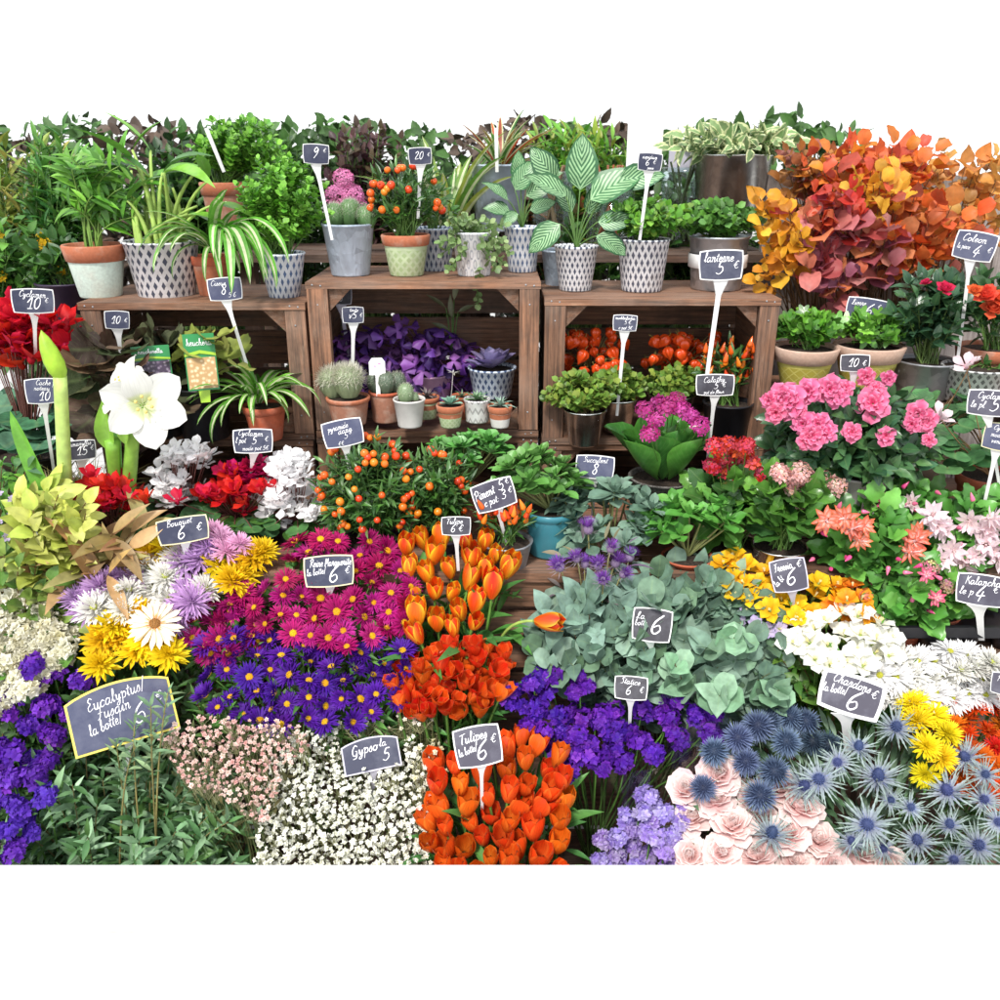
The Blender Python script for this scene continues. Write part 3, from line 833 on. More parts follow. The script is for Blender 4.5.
# stems to targets with leaves along them
def leafy(par, base, targets, leaves, size, spacing, cols, mat, rs, start=.3, end=1.0, brad=.02, pairs=1, pitch=.9, bend=.5, stemr=.0012,
          stemcol=(.10, .20, .04), name='foliage', stemname='stem', face=0.0, petiole=0.0, tipleaf=True, sjit=.25, updir=.35, stems=True, clip=None, hole=0.0):
    base = np.asarray(base, float)
    pos = []; dd = []; up = []; ss = []
    ms = MB()
    for tg in targets:
        tg = np.asarray(tg, float)
        b = base + np.array([rs.uniform(-brad, brad), rs.uniform(-brad, brad), 0])
        mid = b * (1 - bend) + tg * bend; mid[2] = b[2] + (tg[2] - b[2]) * (.72 + rs.uniform(-.08, .12))
        n = 9; pts = bez(b, mid, tg, n)
        L = np.linalg.norm(np.diff(pts, axis=0), axis=1).sum()
        if stems: tube(ms, pts, stemr * 1.5, stemr * .6, 4, np.array(stemcol) * rs.uniform(.8, 1.25), cap=False)
        k = max(1, int(L * (end - start) / spacing)); ph = rs.uniform(0, 6.28)
        for i in range(k):
            t = start + (end - start) * (i + rs.uniform(.2, .8)) / k
            p = b * (1 - t) ** 2 + 2 * mid * t * (1 - t) + tg * t * t
            tgd = nrm(2 * (1 - t) * (mid - b) + 2 * t * (tg - mid))
            x = nrm(np.cross(tgd, (.01, .02, 1) if abs(tgd[2]) < .97 else (1, 0, 0))); y = np.cross(tgd, x)
            for e in range(pairs):
                a = ph + i * 2.4 + e * PI * 2 / pairs if pairs == 1 else ph + i * PI / 2 + e * 2 * PI / pairs
                side = x * math.cos(a) + y * math.sin(a)
                pt = pitch + rs.uniform(-.3, .3)
                d = tgd * math.cos(pt) + side * math.sin(pt)
                u = tgd * 1.0 + np.array([0, 0, updir])
                if face:
                    u = u * (1 - face) + nrm(CAM - p) * face * 1.5
                s = size * rs.uniform(1 - sjit, 1 + sjit) * (1.0 - .25 * max(0, t - .75) * 4 * .6)
                pos.append(p + d * petiole); dd.append(d); up.append(u + rs.uniform(-.25, .25, 3)); ss.append(s)
        if tipleaf:
            pos.append(tg); dd.append(nrm(tg - mid) + rs.uniform(-.3, .3, 3)); up.append(np.array([0, -.6, .6]) + rs.uniform(-.3, .3, 3)); ss.append(size * rs.uniform(.7, 1))
    pos = np.array(pos); dd = np.array(dd); up = np.array(up); ss = np.array(ss)
    mb = MB(); w = rs.randint(len(leaves), size=len(pos)); cc = pick(cols, len(pos), rs)
    for i, lt in enumerate(leaves):
        m = w == i
        if m.any(): mb.scat(lt, frames(pos[m], dd[m], up[m], np.repeat(ss[m][:, None], 3, 1)), cc[m])
    o = obj(name, mb, M[mat], par)
    if stems and ms.n: obj(stemname, ms, M['stem'], par)
    return pos
def shell_pts(c, r, n, rs, lo=-.25, front=0.0, inner=.55):
    out = []
    while len(out) < n:
        d = nrm(rs.normal(size=3))
        if d[2] < lo: continue
        if rs.uniform() < front and d[1] > .25: continue
        out.append(np.asarray(c) + d * np.asarray(r) * rs.uniform(inner, 1) ** .6)
    return np.array(out)
def rosette(mb, c, n, size, lt, cols, rs, el0=1.4, el1=.1, r0=.02, ax=(0, 0, 1), grow=(.45, 1.0)):
    ax = nrm(ax); x = nrm(np.cross(ax, (.1, 1, .2))); y = np.cross(ax, x)
    pos = []; dd = []; up = []; ss = []
    for k in range(n):
        f = k / max(1, n - 1); th = k * 2.39996 + rs.uniform(-.12, .12); e = el0 + (el1 - el0) * f ** .8 + rs.uniform(-.08, .08)
        R = x * math.cos(th) + y * math.sin(th)
        pos.append(np.asarray(c) + R * size * r0 - ax * size * .08 * f); dd.append(R * math.cos(e) + ax * math.sin(e)); up.append(-R * math.sin(e) + ax * math.cos(e)); ss.append(size * (grow[0] + (grow[1] - grow[0]) * f ** .7) * rs.uniform(.92, 1.08))
    lts = lt if isinstance(lt, list) else [lt]; w = rs.randint(len(lts), size=n); cc = pick(cols, n, rs, .1)
    pos = np.array(pos); dd = np.array(dd); up = np.array(up); ss = np.array(ss)
    for i, l in enumerate(lts):
        m = w == i
        if m.any(): mb.scat(l, frames(pos[m], dd[m], up[m], np.repeat(ss[m][:, None], 3, 1)), cc[m])
def straps(mb, base, n, L, lt, cols, rs, e0=.5, e1=1.4, brad=.01, az=None, wid=1.0):
    pos = []; dd = []; up = []; ss = []
    for k in range(n):
        th = rs.uniform(0, 2 * PI) if az is None else rs.uniform(*az)
        e = rs.uniform(e0, e1); R = np.array([math.cos(th), math.sin(th), 0])
        pos.append(np.asarray(base) + R * brad * rs.uniform(0, 1)); dd.append(R * math.cos(e) + np.array([0, 0, math.sin(e)])); up.append(-R * math.sin(e) + np.array([0, 0, math.cos(e)]) + rs.uniform(-.15, .15, 3))
        l = L * rs.uniform(.65, 1.1); ss.append([l * wid, l, l])
    pos, dd, up, ss = map(np.array, (pos, dd, up, ss)); w = rs.randint(len(lt), size=n); cc = pick(cols, n, rs)
    for i, l in enumerate(lt):
        m = w == i
        if m.any(): mb.scat(l, frames(pos[m], dd[m], up[m], ss[m]), cc[m])

# ------------------------------------------------------------------ pots
def potted(name, label, cat, cx, pyt, pyb, wt, Y=None, z=None, taper=.74, body='terra', rim=None, group=None, rimh=.22, soil=True, segs=40, lip=1.06, partname='pot', handles=False):
    if z is not None:
        f = PZ(cx, pyb, z); s = scl(f); rb = wt * s / 2 * taper
        base = f + np.array([0, rb, 0]); base[0] = P(cx, pyb, base[1])[0]
    else:
        f = P(cx, pyb, Y); s = scl(f); rb = wt * s / 2 * taper; base = f + np.array([0, rb, 0])
    top = P(cx, pyt, base[1]); h = max(.02, top[2] - base[2]); s = scl(top); r = wt * s / 2; rb = r * taper
    t = thing(name, label, cat, base, group)
    mb = MB(); o = base
    hb = h if rim is None else h * (1 - rimh)
    rr = rb + (r - rb) * (hb / h)
    th = r * .06
    if rim is None:
        lathe(mb, [(rb * .0 + .001, .001), (rb * .97, .0), (rb, .003), (rr, hb - .004), (rr * 1.035, hb - .003), (rr * 1.05, hb), (rr * 1.02, hb + .002), (rr - th, hb - .001), (rr - th * 1.1, hb - .02 * h / .1), (rb * .9, .25 * h)], o, segs)
    else:
        lathe(mb, [(.001, .001), (rb * .97, 0), (rb, .003), (rr, hb)], o, segs)
        m2 = MB()
        lathe(m2, [(rr * .98, hb - .002), (rr * lip, hb), (r * lip, h - .003), (r * lip - .002, h), (r * .93, h - .001), (r * .9, h - .025), (r * .6, h - .05)], o, segs)
    po = obj(partname, mb, M[body], t)
    if rim is not None: obj('rim', m2, M[rim], po)
    if soil:
        m3 = MB(); n = 18; v = [(0, 0, .004)]
        for k in range(n): v.append((r * .93 * math.cos(2 * PI * k / n), r * .93 * math.sin(2 * PI * k / n), 0))
        m3.add(T(v, [], [(0, 1 + k, 1 + (k + 1) % n) for k in range(n)]), np.array([[1, 0, 0, o[0]], [0, 1, 0, o[1]], [0, 0, 1, o[2] + h * .9]]))
        obj('soil', m3, M['soil'], po)
    tp = base + np.array([0, 0, h * .93])
    return t, tp, r
def bunch(name, label, cat, poly, sp, heads, hs, part, group=None, seed=1, up=.6, cam=.55, fan=.55, dY=0.0, base=None, stemcol=(.10, .22, .04), leaves='lance', lsize=30, nleaf=140,
          lcols=((.05, .16, .03), (.08, .22, .04)), lmat='leaf', nmax=100, stem=True, jit=.25, Y=None, floor=.12, hsj=.12, depth=0.0, offs=.0, pts=None, stemr=.0016, ldep=.012):
    rs = np.random.RandomState(seed)
    W = poly_w(poly, sp, rs, dY, depth, nmax, Y) if pts is None else pts
    poly = np.array(poly, float); c = W.mean(0); ext = max(.03, np.abs(W - c).max(0).max())
    b = np.array([c[0], c[1] + .10, floor]) if base is None else np.array(base, float)
    t = thing(name, label, cat, b, group)
    ms = MB()
    for p in W:
        f = (p - c) / ext
        n = nrm(np.array([0, 0, 1]) * up + nrm(CAM - p) * cam + f * fan + rs.uniform(-jit, jit, 3))
        s = hs * scl(p) / 2 * rs.uniform(1 - hsj, 1 + hsj)
        inst(part, heads[rs.randint(len(heads))], headM(p + n * offs * s, n, s, rs.uniform(0, 6.28)), t)
        if stem:
            q = p - n * s * .15
            e = b * .45 + q * .55; e[2] = q[2] - .22; 
            tube(ms, bez(q, q - n * s * 2.2, e, 6), stemr, stemr, 4, np.array(stemcol) * rs.uniform(.75, 1.2), cap=False)
    if ms.n: 
        for k in range(7):
            a = k * .9; tube(ms, [b + np.array([.02 * math.cos(a), .02 * math.sin(a), 0]), b * .4 + c * .6 + np.array([.03 * math.cos(a), .03 * math.sin(a), -.12])], .003, .002, 4, stemcol)
        obj('stems', ms, M['stem'], t)
    if nleaf:
        pos = []; dd = []; uu = []; ss = []
        P2 = poly_pts(poly, 2, rs, nmax=nleaf)
        for x, y in P2:
            q = P(x, y, (Yof(y) if Y is None else (Y(x, y) if callable(Y) else Y)) + dY)
            f = (q - c) / ext; n = nrm(np.array([0, 0, 1]) * up + nrm(CAM - q) * cam)
            q = q - n * rs.uniform(ldep, .16)
            pos.append(q); d = np.array([0, 0, .5]) + f * .8 + rs.uniform(-.8, .8, 3); dd.append(d); uu.append(n + rs.uniform(-.4, .4, 3)); ss.append(lsize * scl(q) * rs.uniform(.6, 1.2))
        pos, dd, uu, ss = map(np.array, (pos, dd, uu, ss)); mb = MB(); lt = LF[leaves]; w = rs.randint(len(lt), size=len(pos)); cc = pick(lcols, len(pos), rs)
        for i, l in enumerate(lt):
            m = w == i
            if m.any(): mb.scat(l, frames(pos[m], dd[m], uu[m], np.repeat(ss[m][:, None], 3, 1)), cc[m])
        obj('foliage', mb, M[lmat], t)
    return t, W, c
def umbels(par, pts, ftm, fsize, nf, r, cols, rs, name='flower_cluster', mat='petal', up=(0, -.5, .8), each=True, sq=.55, stem_to=None):
    """each point carries a rounded cluster of small florets, one part per cluster"""
    mb = MB()
    for p in pts:
        if each: mb = MB()
        pos = []; nn = []
        ax = nrm(np.array(up) + rs.uniform(-.3, .3, 3)); rr = r * rs.uniform(.75, 1.2)
        for k in range(nf):
            z = 1 - (k + .5) / nf * 1.15; th = k * 2.39996; q = math.sqrt(max(0, 1 - z * z))
            x = nrm(np.cross(ax, (.2, 1, .3))); y = np.cross(ax, x)
            d = x * q * math.cos(th) + y * q * math.sin(th) + ax * z
            pos.append(p + (x * q * math.cos(th) + y * q * math.sin(th)) * rr * rs.uniform(.8, 1.1) + ax * z * rr * sq); nn.append(d + rs.uniform(-.3, .3, 3))
        pos = np.array(pos); nn = nrmN(np.array(nn))
        # template faces +z, frames puts z near up: use d as an arbitrary tangent
        tang = nrmN(np.cross(nn, rs.normal(size=nn.shape)))
        mb.scat(ftm, frames(pos, tang, nn, fsize * rs.uniform(.75, 1.2, len(pos))), pick(cols, len(pos), rs, .15))
        if stem_to is not None: tube(mb, bez(p, p - ax * r, stem_to, 5), .001, .0013, 4, (.12, .25, .05), cap=False)
        if each: obj(name, mb, M[mat], par)
    if not each: obj(name, mb, M[mat], par)

# ------------------------------------------------------------------ chalk handwriting (single-stroke letters, hundredths)
GL = {
'a': "45 40,26 50,7 32,9 6,26 2,42 24,46 48,44 12,54 1,64 12|60", 'b': "0 14,18 60,24 96,14 98,9 60,9 8,26 0,40 20,30 40,14 32|46",
'c': "42 40,28 50,8 34,7 8,24 0,44 14|44", 'd': "44 40,24 50,6 30,10 3,28 5,42 28,52 100,45 20,54 1,62 10|60", 'e': "4 20,30 28,36 42,24 50,8 36,8 10,24 0,44 14|44",
'f': "0 12,26 56,34 92,22 98,14 60,8 -30,-2 -38;2 40,30 44|36", 'g': "44 40,24 50,6 32,10 6,28 8,44 44,40 -10,26 -38,8 -30,20 -8,58 14|56",
'h': "0 12,20 66,24 98,14 96,8 0;9 24,26 48,38 40,36 8,46 0,54 12|52", 'i': "2 16,14 48,12 8,20 0,30 12;19 68,21 71|28", 'j': "14 48,10 -24,-4 -36;17 68,19 71|24",
'k': "0 12,18 66,22 98,13 96,8 0;38 46,12 24,28 22,40 0,48 8|48", 'l': "0 14,20 64,24 96,14 98,10 40,14 2,28 10|28",
'm': "2 46,8 50,8 0;9 28,22 49,28 40,27 0;28 28,42 49,49 38,47 6,54 0,62 12|62", 'n': "2 46,8 50,8 0;9 28,26 49,36 40,34 8,42 0,52 12|50",
'o': "30 48,10 40,6 12,22 0,40 14,40 38,28 49,34 40,52 42|50", 'p': "2 44,12 50,6 -38;10 30,28 50,42 36,34 6,12 4|46", 'q': "42 40,24 50,6 30,12 4,30 10,44 46,38 -38,50 -20|54",
'r': "2 16,12 48,16 54,30 46,28 10,36 0,44 12|42", 's': "2 12,22 50,30 32,28 6,12 0,4 8|36", 't': "4 16,20 60,22 84,14 30,16 2,28 8;4 58,34 62|30",
'u': "2 44,10 48,8 14,20 0,36 20,42 48,40 8,48 0,56 12|54", 'v': "2 44,12 46,18 0,36 44,46 42|44", 'w': "2 44,10 10,20 0,30 36,34 4,48 14,54 46|56",
'x': "2 44,14 44,30 4,42 2;42 46,2 2|44", 'y': "2 44,10 48,10 16,24 6,40 44,34 -20,18 -38,6 -26,48 12|50", 'z': "4 44,38 46,6 4,40 2|44",
'A': "0 0,26 60,44 100,52 0;14 36,54 40|58", 'B': "14 100,6 0;2 84,30 104,48 84,14 54,52 40,42 6,4 4|56", 'C': "56 80,44 100,16 80,4 34,22 0,54 20|56",
'E': "50 88,30 100,14 78,32 56,8 32,16 2,50 16|52", 'F': "8 92,60 100;34 96,24 20,4 4;10 52,48 56|56", 'G': "52 84,30 100,6 60,10 12,36 4,50 40,34 44;50 40,44 -16,10 -26|60",
'K': "14 100,6 0;52 98,12 48,30 52,54 0|56", 'L': "0 10,26 30,40 90,28 100,18 70,20 14,8 2,26 8,56 4|56", 'M': "2 0,18 98,34 30,56 100,62 0|68",
'O': "36 98,10 78,8 24,30 0,54 26,52 76,34 98|60", 'P': "16 96,4 -4;-4 76,26 104,54 88,44 56,12 50|52", 'R': "16 96,4 -4;-4 76,26 104,52 86,40 56,14 50,36 30,60 0|60", 'S': "52 84,36 102,14 84,40 46,34 8,4 4|54",
'T': "0 84,62 96;32 90,20 10,28 0|52", 'V': "4 60,10 40,18 0,38 40,58 80|56",
'0': "30 98,8 70,10 14,28 0,48 34,46 84,30 98|58", '1': "2 56,34 98,26 0;8 2,44 2|48", '2': "6 78,26 100,44 78,8 4,54 6|58", '3': "8 90,30 100,42 76,18 54,46 38,34 4,4 8|54",
'4': "34 100,2 30,52 32;36 58,26 -10|60", '5': "50 98,20 96,14 56,38 58,50 28,28 0,2 8|58", '6': "46 100,14 62,8 18,28 0,50 20,38 46,14 34|60", '8': "44 84,28 100,10 80,42 34,30 0,8 22,40 70,44 84|58", '9': "44 80,24 100,8 72,24 52,46 84,40 40,16 -4|56",
'€': "56 86,38 98,18 66,18 26,36 4,58 18;2 58,44 60;0 40,40 42|62", '/': "4 -8,38 104|40", '.': "6 2,9 5|18", ':': "8 8,10 11;12 40,14 43|24", ' ': "|30", "'": "10 98,6 80|18", '-': "2 30,28 32|32",
}
def smooth(pts, n=4):
    pts = [np.array(p, float) for p in pts]
    if len(pts) < 3: return pts
    out = []
    for i in range(len(pts) - 1):
        p0 = pts[max(0, i - 1)]; p1 = pts[i]; p2 = pts[i + 1]; p3 = pts[min(len(pts) - 1, i + 2)]
        for k in range(n):
            t = k / n
            out.append(.5 * (2 * p1 + (p2 - p0) * t + (2 * p0 - 5 * p1 + 4 * p2 - p3) * t * t + (3 * p1 - p0 - 3 * p2 + p3) * t ** 3))
    out.append(pts[-1]); return out
def write(text, slant=.22):
    x = 0; strokes = []
    for ch in text:
        d = GL[ch]; body, w = d.rsplit('|', 1)
        if body:
            for st in body.split(';'):
                pts = [tuple(map(float, p.split())) for p in st.split(',')]
                strokes.append([(px / 100 + x + slant * py / 100, py / 100) for px, py in smooth(pts)])
        x += float(w) / 100 + .05
    return strokes, x
def ribbon(mb, pts, th, o, ax, ay):
    pts = np.array(pts, float)
    if len(pts) < 2: return
    tg = nrmN(np.gradient(pts, axis=0)); nn = np.stack([-tg[:, 1], tg[:, 0]], 1)
    k = len(pts); wd = th * (1 + .25 * np.sin(np.linspace(0, 5, k) + pts[0][0] * 9))[:, None] / 2
    tp = tg[-1] * th * .4
    pts = np.concatenate([[pts[0] - tg[0] * th * .4], pts, [pts[-1] + tp]]); nn = np.concatenate([nn[:1], nn, nn[-1:]]); wd = np.concatenate([wd[:1] * .5, wd, wd[-1:] * .5])
    a = pts + nn * wd; b = pts - nn * wd; k += 2
    v = [o + ax * p[0] + ay * p[1] for p in a] + [o + ax * p[0] + ay * p[1] for p in b]
    mb.add(T(v, [(k + i, k + i + 1, i + 1, i) for i in range(k - 1)]))
def board_outline(w, h, bx=.055, by=.11, tap=.05, rc=.10):
    pts = []; N = 9
    c = [(-1, -1), (1, -1), (1, 1), (-1, 1)]
    for i in range(4):
        a = np.array(c[i], float); b = np.array(c[(i + 1) % 4], float)
        for k in range(N):
            f = rc / 2 + (1 - rc) * k / (N - 1); p = a + (b - a) * f
            q = 1 - (2 * f - 1) ** 2
            if i in (0, 2): p[1] *= 1 + by * q - by
            else: p[0] *= 1 + bx * q - bx
            if i in (0, 2): p[1] -= 0
            pts.append(p)
    out = []
    for x, y in pts:
        out.append((x * (1 - tap * (1 - y) / 2) * w / 2, y * h / 2))
    return out
def arch_outline(w, h):
    pts = [(-w / 2, -h / 2), (w / 2, -h / 2), (w / 2, h * .34)]
    for k in range(1, 12):
        x = w / 2 - w * k / 12; pts.append((x, h * .34 + h * .16 * math.sin(PI * k / 12) ** .8))
    pts.append((-w / 2, h * .34)); return pts
SIGN_GROUP = 'chalked price boards on white stakes'
def sign(px, py, w, h, roll, Y, label, lines, stake=None, frame='white_plastic', slate='slate', yaw=0.0, tilt=0.0, kind='barrel', border=.034, sw=3.6, name='price_sign', th=.10):
    c = P(px, py, Y); s = scl(c); w *= s * .92; h *= s * .92
    n = nrm(CAM - c) ; n = nrm(n + np.array([math.sin(yaw), 0, math.sin(tilt)]))
    ax = nrm(np.cross((0, 0, 1), n)); ay = np.cross(n, ax)
    r = math.radians(-roll); ax, ay = ax * math.cos(r) + ay * math.sin(r), ay * math.cos(r) - ax * math.sin(r)
    bot = c - ay * h * .5
    if stake is None: end = bot - ay * .12 * (1 + 0) + np.array([0, .02, 0])
    else:
        end = P(stake[0], stake[1], Y + .025)
        end = end + (end - bot) * .12 + np.array([0, 0, -.02])
    t = thing(name, label, 'price sign', end, SIGN_GROUP)
    ol = board_outline if kind == 'barrel' else arch_outline
    z = .0016; inset = border * 2
    fm = MB(); slab(fm, ol(w, h), n, -z, z, c, ax, ay); obj('frame', fm, M[frame], t, smooth=False)
    pm = MB(); b = inset * (w + h) / 4
    slab(pm, ol(w - 2 * b, h - 2 * b), n, z - .0002, z + .0012, c, ax, ay); pn = obj('panel', pm, M[slate], t, smooth=False)
    # stake with a flared neck
    d = nrm(end - bot); L = np.linalg.norm(end - bot); sx = nrm(np.cross(n, d)); nn = nrm(np.cross(d, sx))
    if np.dot(nn, n) < 0: nn = -nn
    hw = sw * s / 2; k = []
    for f, m in ((-.02 * h / L, 3.1), (.0, 2.9), (.012 / L, 1.9), (.026 / L, 1.25), (.04 / L, 1.0), (1, .8)):
        k.append((f * L, hw * m))
    ol2 = [(-b_, a) for a, b_ in k] + [(b_, a) for a, b_ in reversed(k)]
    sm = MB(); 
    slab(sm, [(x, y) for x, y in ol2], nn, -.0036, -.0022, bot, sx, d); obj('stake', sm, M['white_plastic' if frame in ('slate',) else (frame if frame == 'grey_frame' else 'white_plastic')], t, smooth=False)
    lm = MB(); o = c + n * (z + .0022)
    for ln in lines:
        txt, lx, ly, lh = ln[:4]; rot = math.radians(ln[4]) if len(ln) > 4 else 0; mw = ln[5] if len(ln) > 5 else 1.7
        st, tw = write(txt); H = lh * h / 2
        xs = H
        if tw * xs > mw * w / 2: xs = mw * w / 2 / tw
        thick = max(.0009, H * th * .78) if lh > .5 else max(.00075, H * th * .75)
        for pl in st:
            q = [((x - tw / 2) * xs, (y - .4) * H) for x, y in pl]
            q = [(a * math.cos(rot) - b_ * math.sin(rot) + lx * w / 2, a * math.sin(rot) + b_ * math.cos(rot) + ly * h / 2) for a, b_ in q]
            ribbon(lm, q, thick, o, ax, ay)
    if lm.n: obj('lettering', lm, M['chalk'], pn, smooth=False)
    return t

# ------------------------------------------------------------------ crates and stands
def beam(mb, x0, x1, y0, y1, z0, z1): box(mb, (x0, y0, z0), (x1, y1, z1))
def part_box(par, name, x0, x1, y0, y1, z0, z1, m, M4=None):
    mb = MB(); j = lambda: random.uniform(-.0015, .0015)
    box(mb, (x0 + j(), y0 + j(), z0 + j()), (x1 + j(), y1 + j(), z1 + j()))
    o = obj(name, mb, M[m], par, smooth=False)
    bv = o.modifiers.new('edge', 'BEVEL'); bv.width = .0018; bv.segments = 2; bv.limit_method = 'ANGLE'
    return o
def crate(label, x0, x1, z0, z1, y0=2.05, depth=.32, m='wood', name='wooden_crate', group='apple crates on their sides', braces=True, slats=3, gap=.009, topn=3):
    t = thing(name, label, 'crate', ((x0 + x1) / 2, y0 + depth / 2, z0), group)
    y1 = y0 + depth; b = .015; pw = .046
    for k in range(topn):       # top and floor boards run along x
        w = (depth - .006 * (topn - 1)) / topn; ya = y0 + k * (w + .006)
        part_box(t, 'top_board', x0, x1, ya, ya + w, z1 - b, z1, m)
        part_box(t, 'floor_board', x0, x1, ya, ya + w, z0, z0 + b, m)
    for sx in (0, 1):
        xa = x0 + .004 if sx == 0 else x1 - .004 - b; 
        H = (z1 - z0 - 2 * b - .006) / 2
        for k in range(2):
            za = z0 + b + .001 + k * (H + .004)
            part_box(t, 'side_board', xa, xa + b, y0 + .028, y1 - .004, za, za + H, m)
        xa = x0 + .002 if sx == 0 else x1 - pw - .002
        part_box(t, 'corner_post', xa, xa + pw, y0 + .001, y0 + .026, z0 + b + .0005, z1 - b - .0005, m)
        for nx, nz in ((.3, z1 - .006), (.7, z1 - .008), (.35, z0 + .007), (.65, z0 + .009), (.5, z1 - .05), (.45, z0 + .06)):
            inb = z0 + b < nz < z1 - b; nm = MB(); nm.add(SPH, np.array([[.0022, 0, 0, xa + pw * nx], [0, .0014, 0, y0 + (.001 if inb else -.0008)], [0, 0, .0022, nz]]), (1, 1, 1)); obj('nail', nm, M['zinc_dull'], t)
        if braces:
            for zz, sg in ((z1 - b - .001, -1), (z0 + b + .001, 1)):
                mb = MB(); xi = x0 + pw + .004 if sx == 0 else x1 - pw - .004; dx = .05 if sx == 0 else -.05
                a = np.array([xi, y0 + .012, zz])
                tri = [(0, 0), (dx, 0), (0, sg * .05)]
                if (dx > 0) != (sg > 0): tri = [tri[0], tri[2], tri[1]]
                slab(mb, tri, np.array([0, -1.0, 0]), -.02, 0, a, np.array([1.0, 0, 0]), np.array([0, 0, 1.0]))
                obj('corner_brace', mb, M[m], t, smooth=False)
    H = (z1 - z0 - 2 * b - gap * (slats - 1)) / slats
    for k in range(slats):
        za = z0 + b + .001 + k * (H + gap)
        part_box(t, 'back_slat', x0 + .022, x1 - .022, y1 - .016, y1 - .004, za, za + H - .002, m)
    return t

# ------------------------------------------------------------------ palettes
GD = [(.038, .125, .02), (.065, .18, .028), (.028, .09, .024)]
GM = [(.085, .24, .03), (.13, .33, .045), (.05, .15, .03)]
GB = [(.14, .38, .03), (.22, .48, .06), (.08, .27, .025)]
GL_ = [(.30, .42, .06), (.38, .48, .10), (.24, .36, .06)]
GG = [(.15, .25, .19), (.22, .33, .26), (.11, .20, .14)]
BR = [(.30, .16, .06), (.42, .24, .10), (.26, .22, .06)]
GROUP_POTS = 'potted plants along the crate tops'
def R(k): return np.random.RandomState(k)
def bush(t, tp, cx, cy, rx, ry, leaves, lpx, sp, cols, mat, rs, nst=26, dy=0.0, rzf=.75, lo=-.2, front=0.3, inner=.5, **kw):
    c = P(cx, cy, tp[1] + dy); s = scl(c)
    tg = shell_pts(c, (rx * s, rx * s * rzf, ry * s), nst, rs, lo, front, inner)
    lv = LF[leaves] if isinstance(leaves, str) else leaves
    leafy(t, tp, tg, lv, lpx * s, sp * s, cols, mat, rs, **kw)
    return c, s, tg
def fruit(t, c, rx, ry, n, heads, px, rs, name, front=.8, up=(0, 0, 1), Y=None, lo=-.35, rzf=.75, inner=.85, n_out=True):
    s = scl(c)
    for p in shell_pts(c, (rx * s, rx * s * rzf, ry * s), n, rs, lo, front, inner):
        d = nrm(p - c) * .6 + np.array(up) * .6 + rs.uniform(-.4, .4, 3)
        inst(name, heads[rs.randint(len(heads))], headM(p, d, px * s / 2 * rs.uniform(.82, 1.12), rs.uniform(0, 6.3)), t)

# ------------------------------------------------------------------ setting: ground, sky, stands
mb = MB(); v = []; q = []
N_ = 24
for i in range(N_ + 1):
    for k in range(N_ + 1):
        f = lambda a: 60 * ((a / N_ * 2 - 1) ** 3)
        v.append((f(i), 10 + f(k), 0))
q = [(i * (N_ + 1) + k, (i + 1) * (N_ + 1) + k, (i + 1) * (N_ + 1) + k + 1, i * (N_ + 1) + k + 1) for i in range(N_) for k in range(N_)]
mb.add(T(v, q, uv=[(a[0], a[1]) for a in v]))
g = G('pale_paving')
ob = g.n('TexCoord').outputs['Object']
br = g.n('TexBrick', Vector=ob, Scale=2.2, Color1=(.50, .49, .47, 1), Color2=(.44, .43, .42, 1), Mortar=(.26, .25, .24, 1))
br.inputs['Mortar Size'].default_value = .012
n1 = g.noise(9, ob, 5)
gm = g.done(g.pbsdf(Base_Color=g.mix(1.0, br.outputs[0], g.ramp(n1, [(.3, .8), (.7, 1.1)]), 'MULTIPLY'), Roughness=.8, Normal=g.bump(n1, .2, .003)))
obj('ground', mb, gm, None, kind='structure')

st = thing('display_stand', 'stepped brown plank stand carrying the middle row of pots', 'display stand', (0, 1.85, 0))
for k, (ya, yb) in enumerate(((1.70, 1.785), (1.793, 1.88), (1.888, 1.97), (1.978, 2.10), (2.108, 2.30))):
    for xa, xb in ((-1.55, -.52), (-.515, .30), (.305, 1.55)):
        part_box(st, 'shelf_board', xa, xb, ya, yb, .763, .783, 'wood')
part_box(st, 'back_board', -1.55, 1.55, 1.731, 1.739, .10, .757, 'wood_dark')  # dark panel added to stop ground light showing through the slat gaps
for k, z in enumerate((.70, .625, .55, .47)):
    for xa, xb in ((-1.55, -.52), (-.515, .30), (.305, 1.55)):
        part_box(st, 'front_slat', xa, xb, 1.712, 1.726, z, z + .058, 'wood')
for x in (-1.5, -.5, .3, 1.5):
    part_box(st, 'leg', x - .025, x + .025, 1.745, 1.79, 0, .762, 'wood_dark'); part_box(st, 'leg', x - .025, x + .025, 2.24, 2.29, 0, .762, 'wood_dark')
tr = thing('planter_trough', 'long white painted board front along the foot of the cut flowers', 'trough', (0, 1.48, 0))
for z0_, z1_ in ((.004, .136), (.1395, .278), (.2815, .4225)): part_box(tr, 'front_board', -1.75, 1.75, 1.245, 1.257, z0_, z1_, 'white_paint')  # invented boards, added to keep the foot of the view near white
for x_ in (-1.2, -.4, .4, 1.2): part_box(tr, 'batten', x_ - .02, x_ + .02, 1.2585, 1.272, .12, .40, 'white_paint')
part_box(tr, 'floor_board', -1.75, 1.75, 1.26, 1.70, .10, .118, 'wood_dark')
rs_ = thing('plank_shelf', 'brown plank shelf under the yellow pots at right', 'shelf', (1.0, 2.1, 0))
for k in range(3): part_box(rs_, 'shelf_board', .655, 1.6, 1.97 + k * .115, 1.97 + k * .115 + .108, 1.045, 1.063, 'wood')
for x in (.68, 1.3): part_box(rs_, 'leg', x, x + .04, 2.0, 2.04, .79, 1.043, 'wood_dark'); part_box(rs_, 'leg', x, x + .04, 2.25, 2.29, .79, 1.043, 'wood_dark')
bs = thing('plank_shelf', 'dark plank shelf standing behind the crate tops', 'shelf', (.1, 2.6, 0))
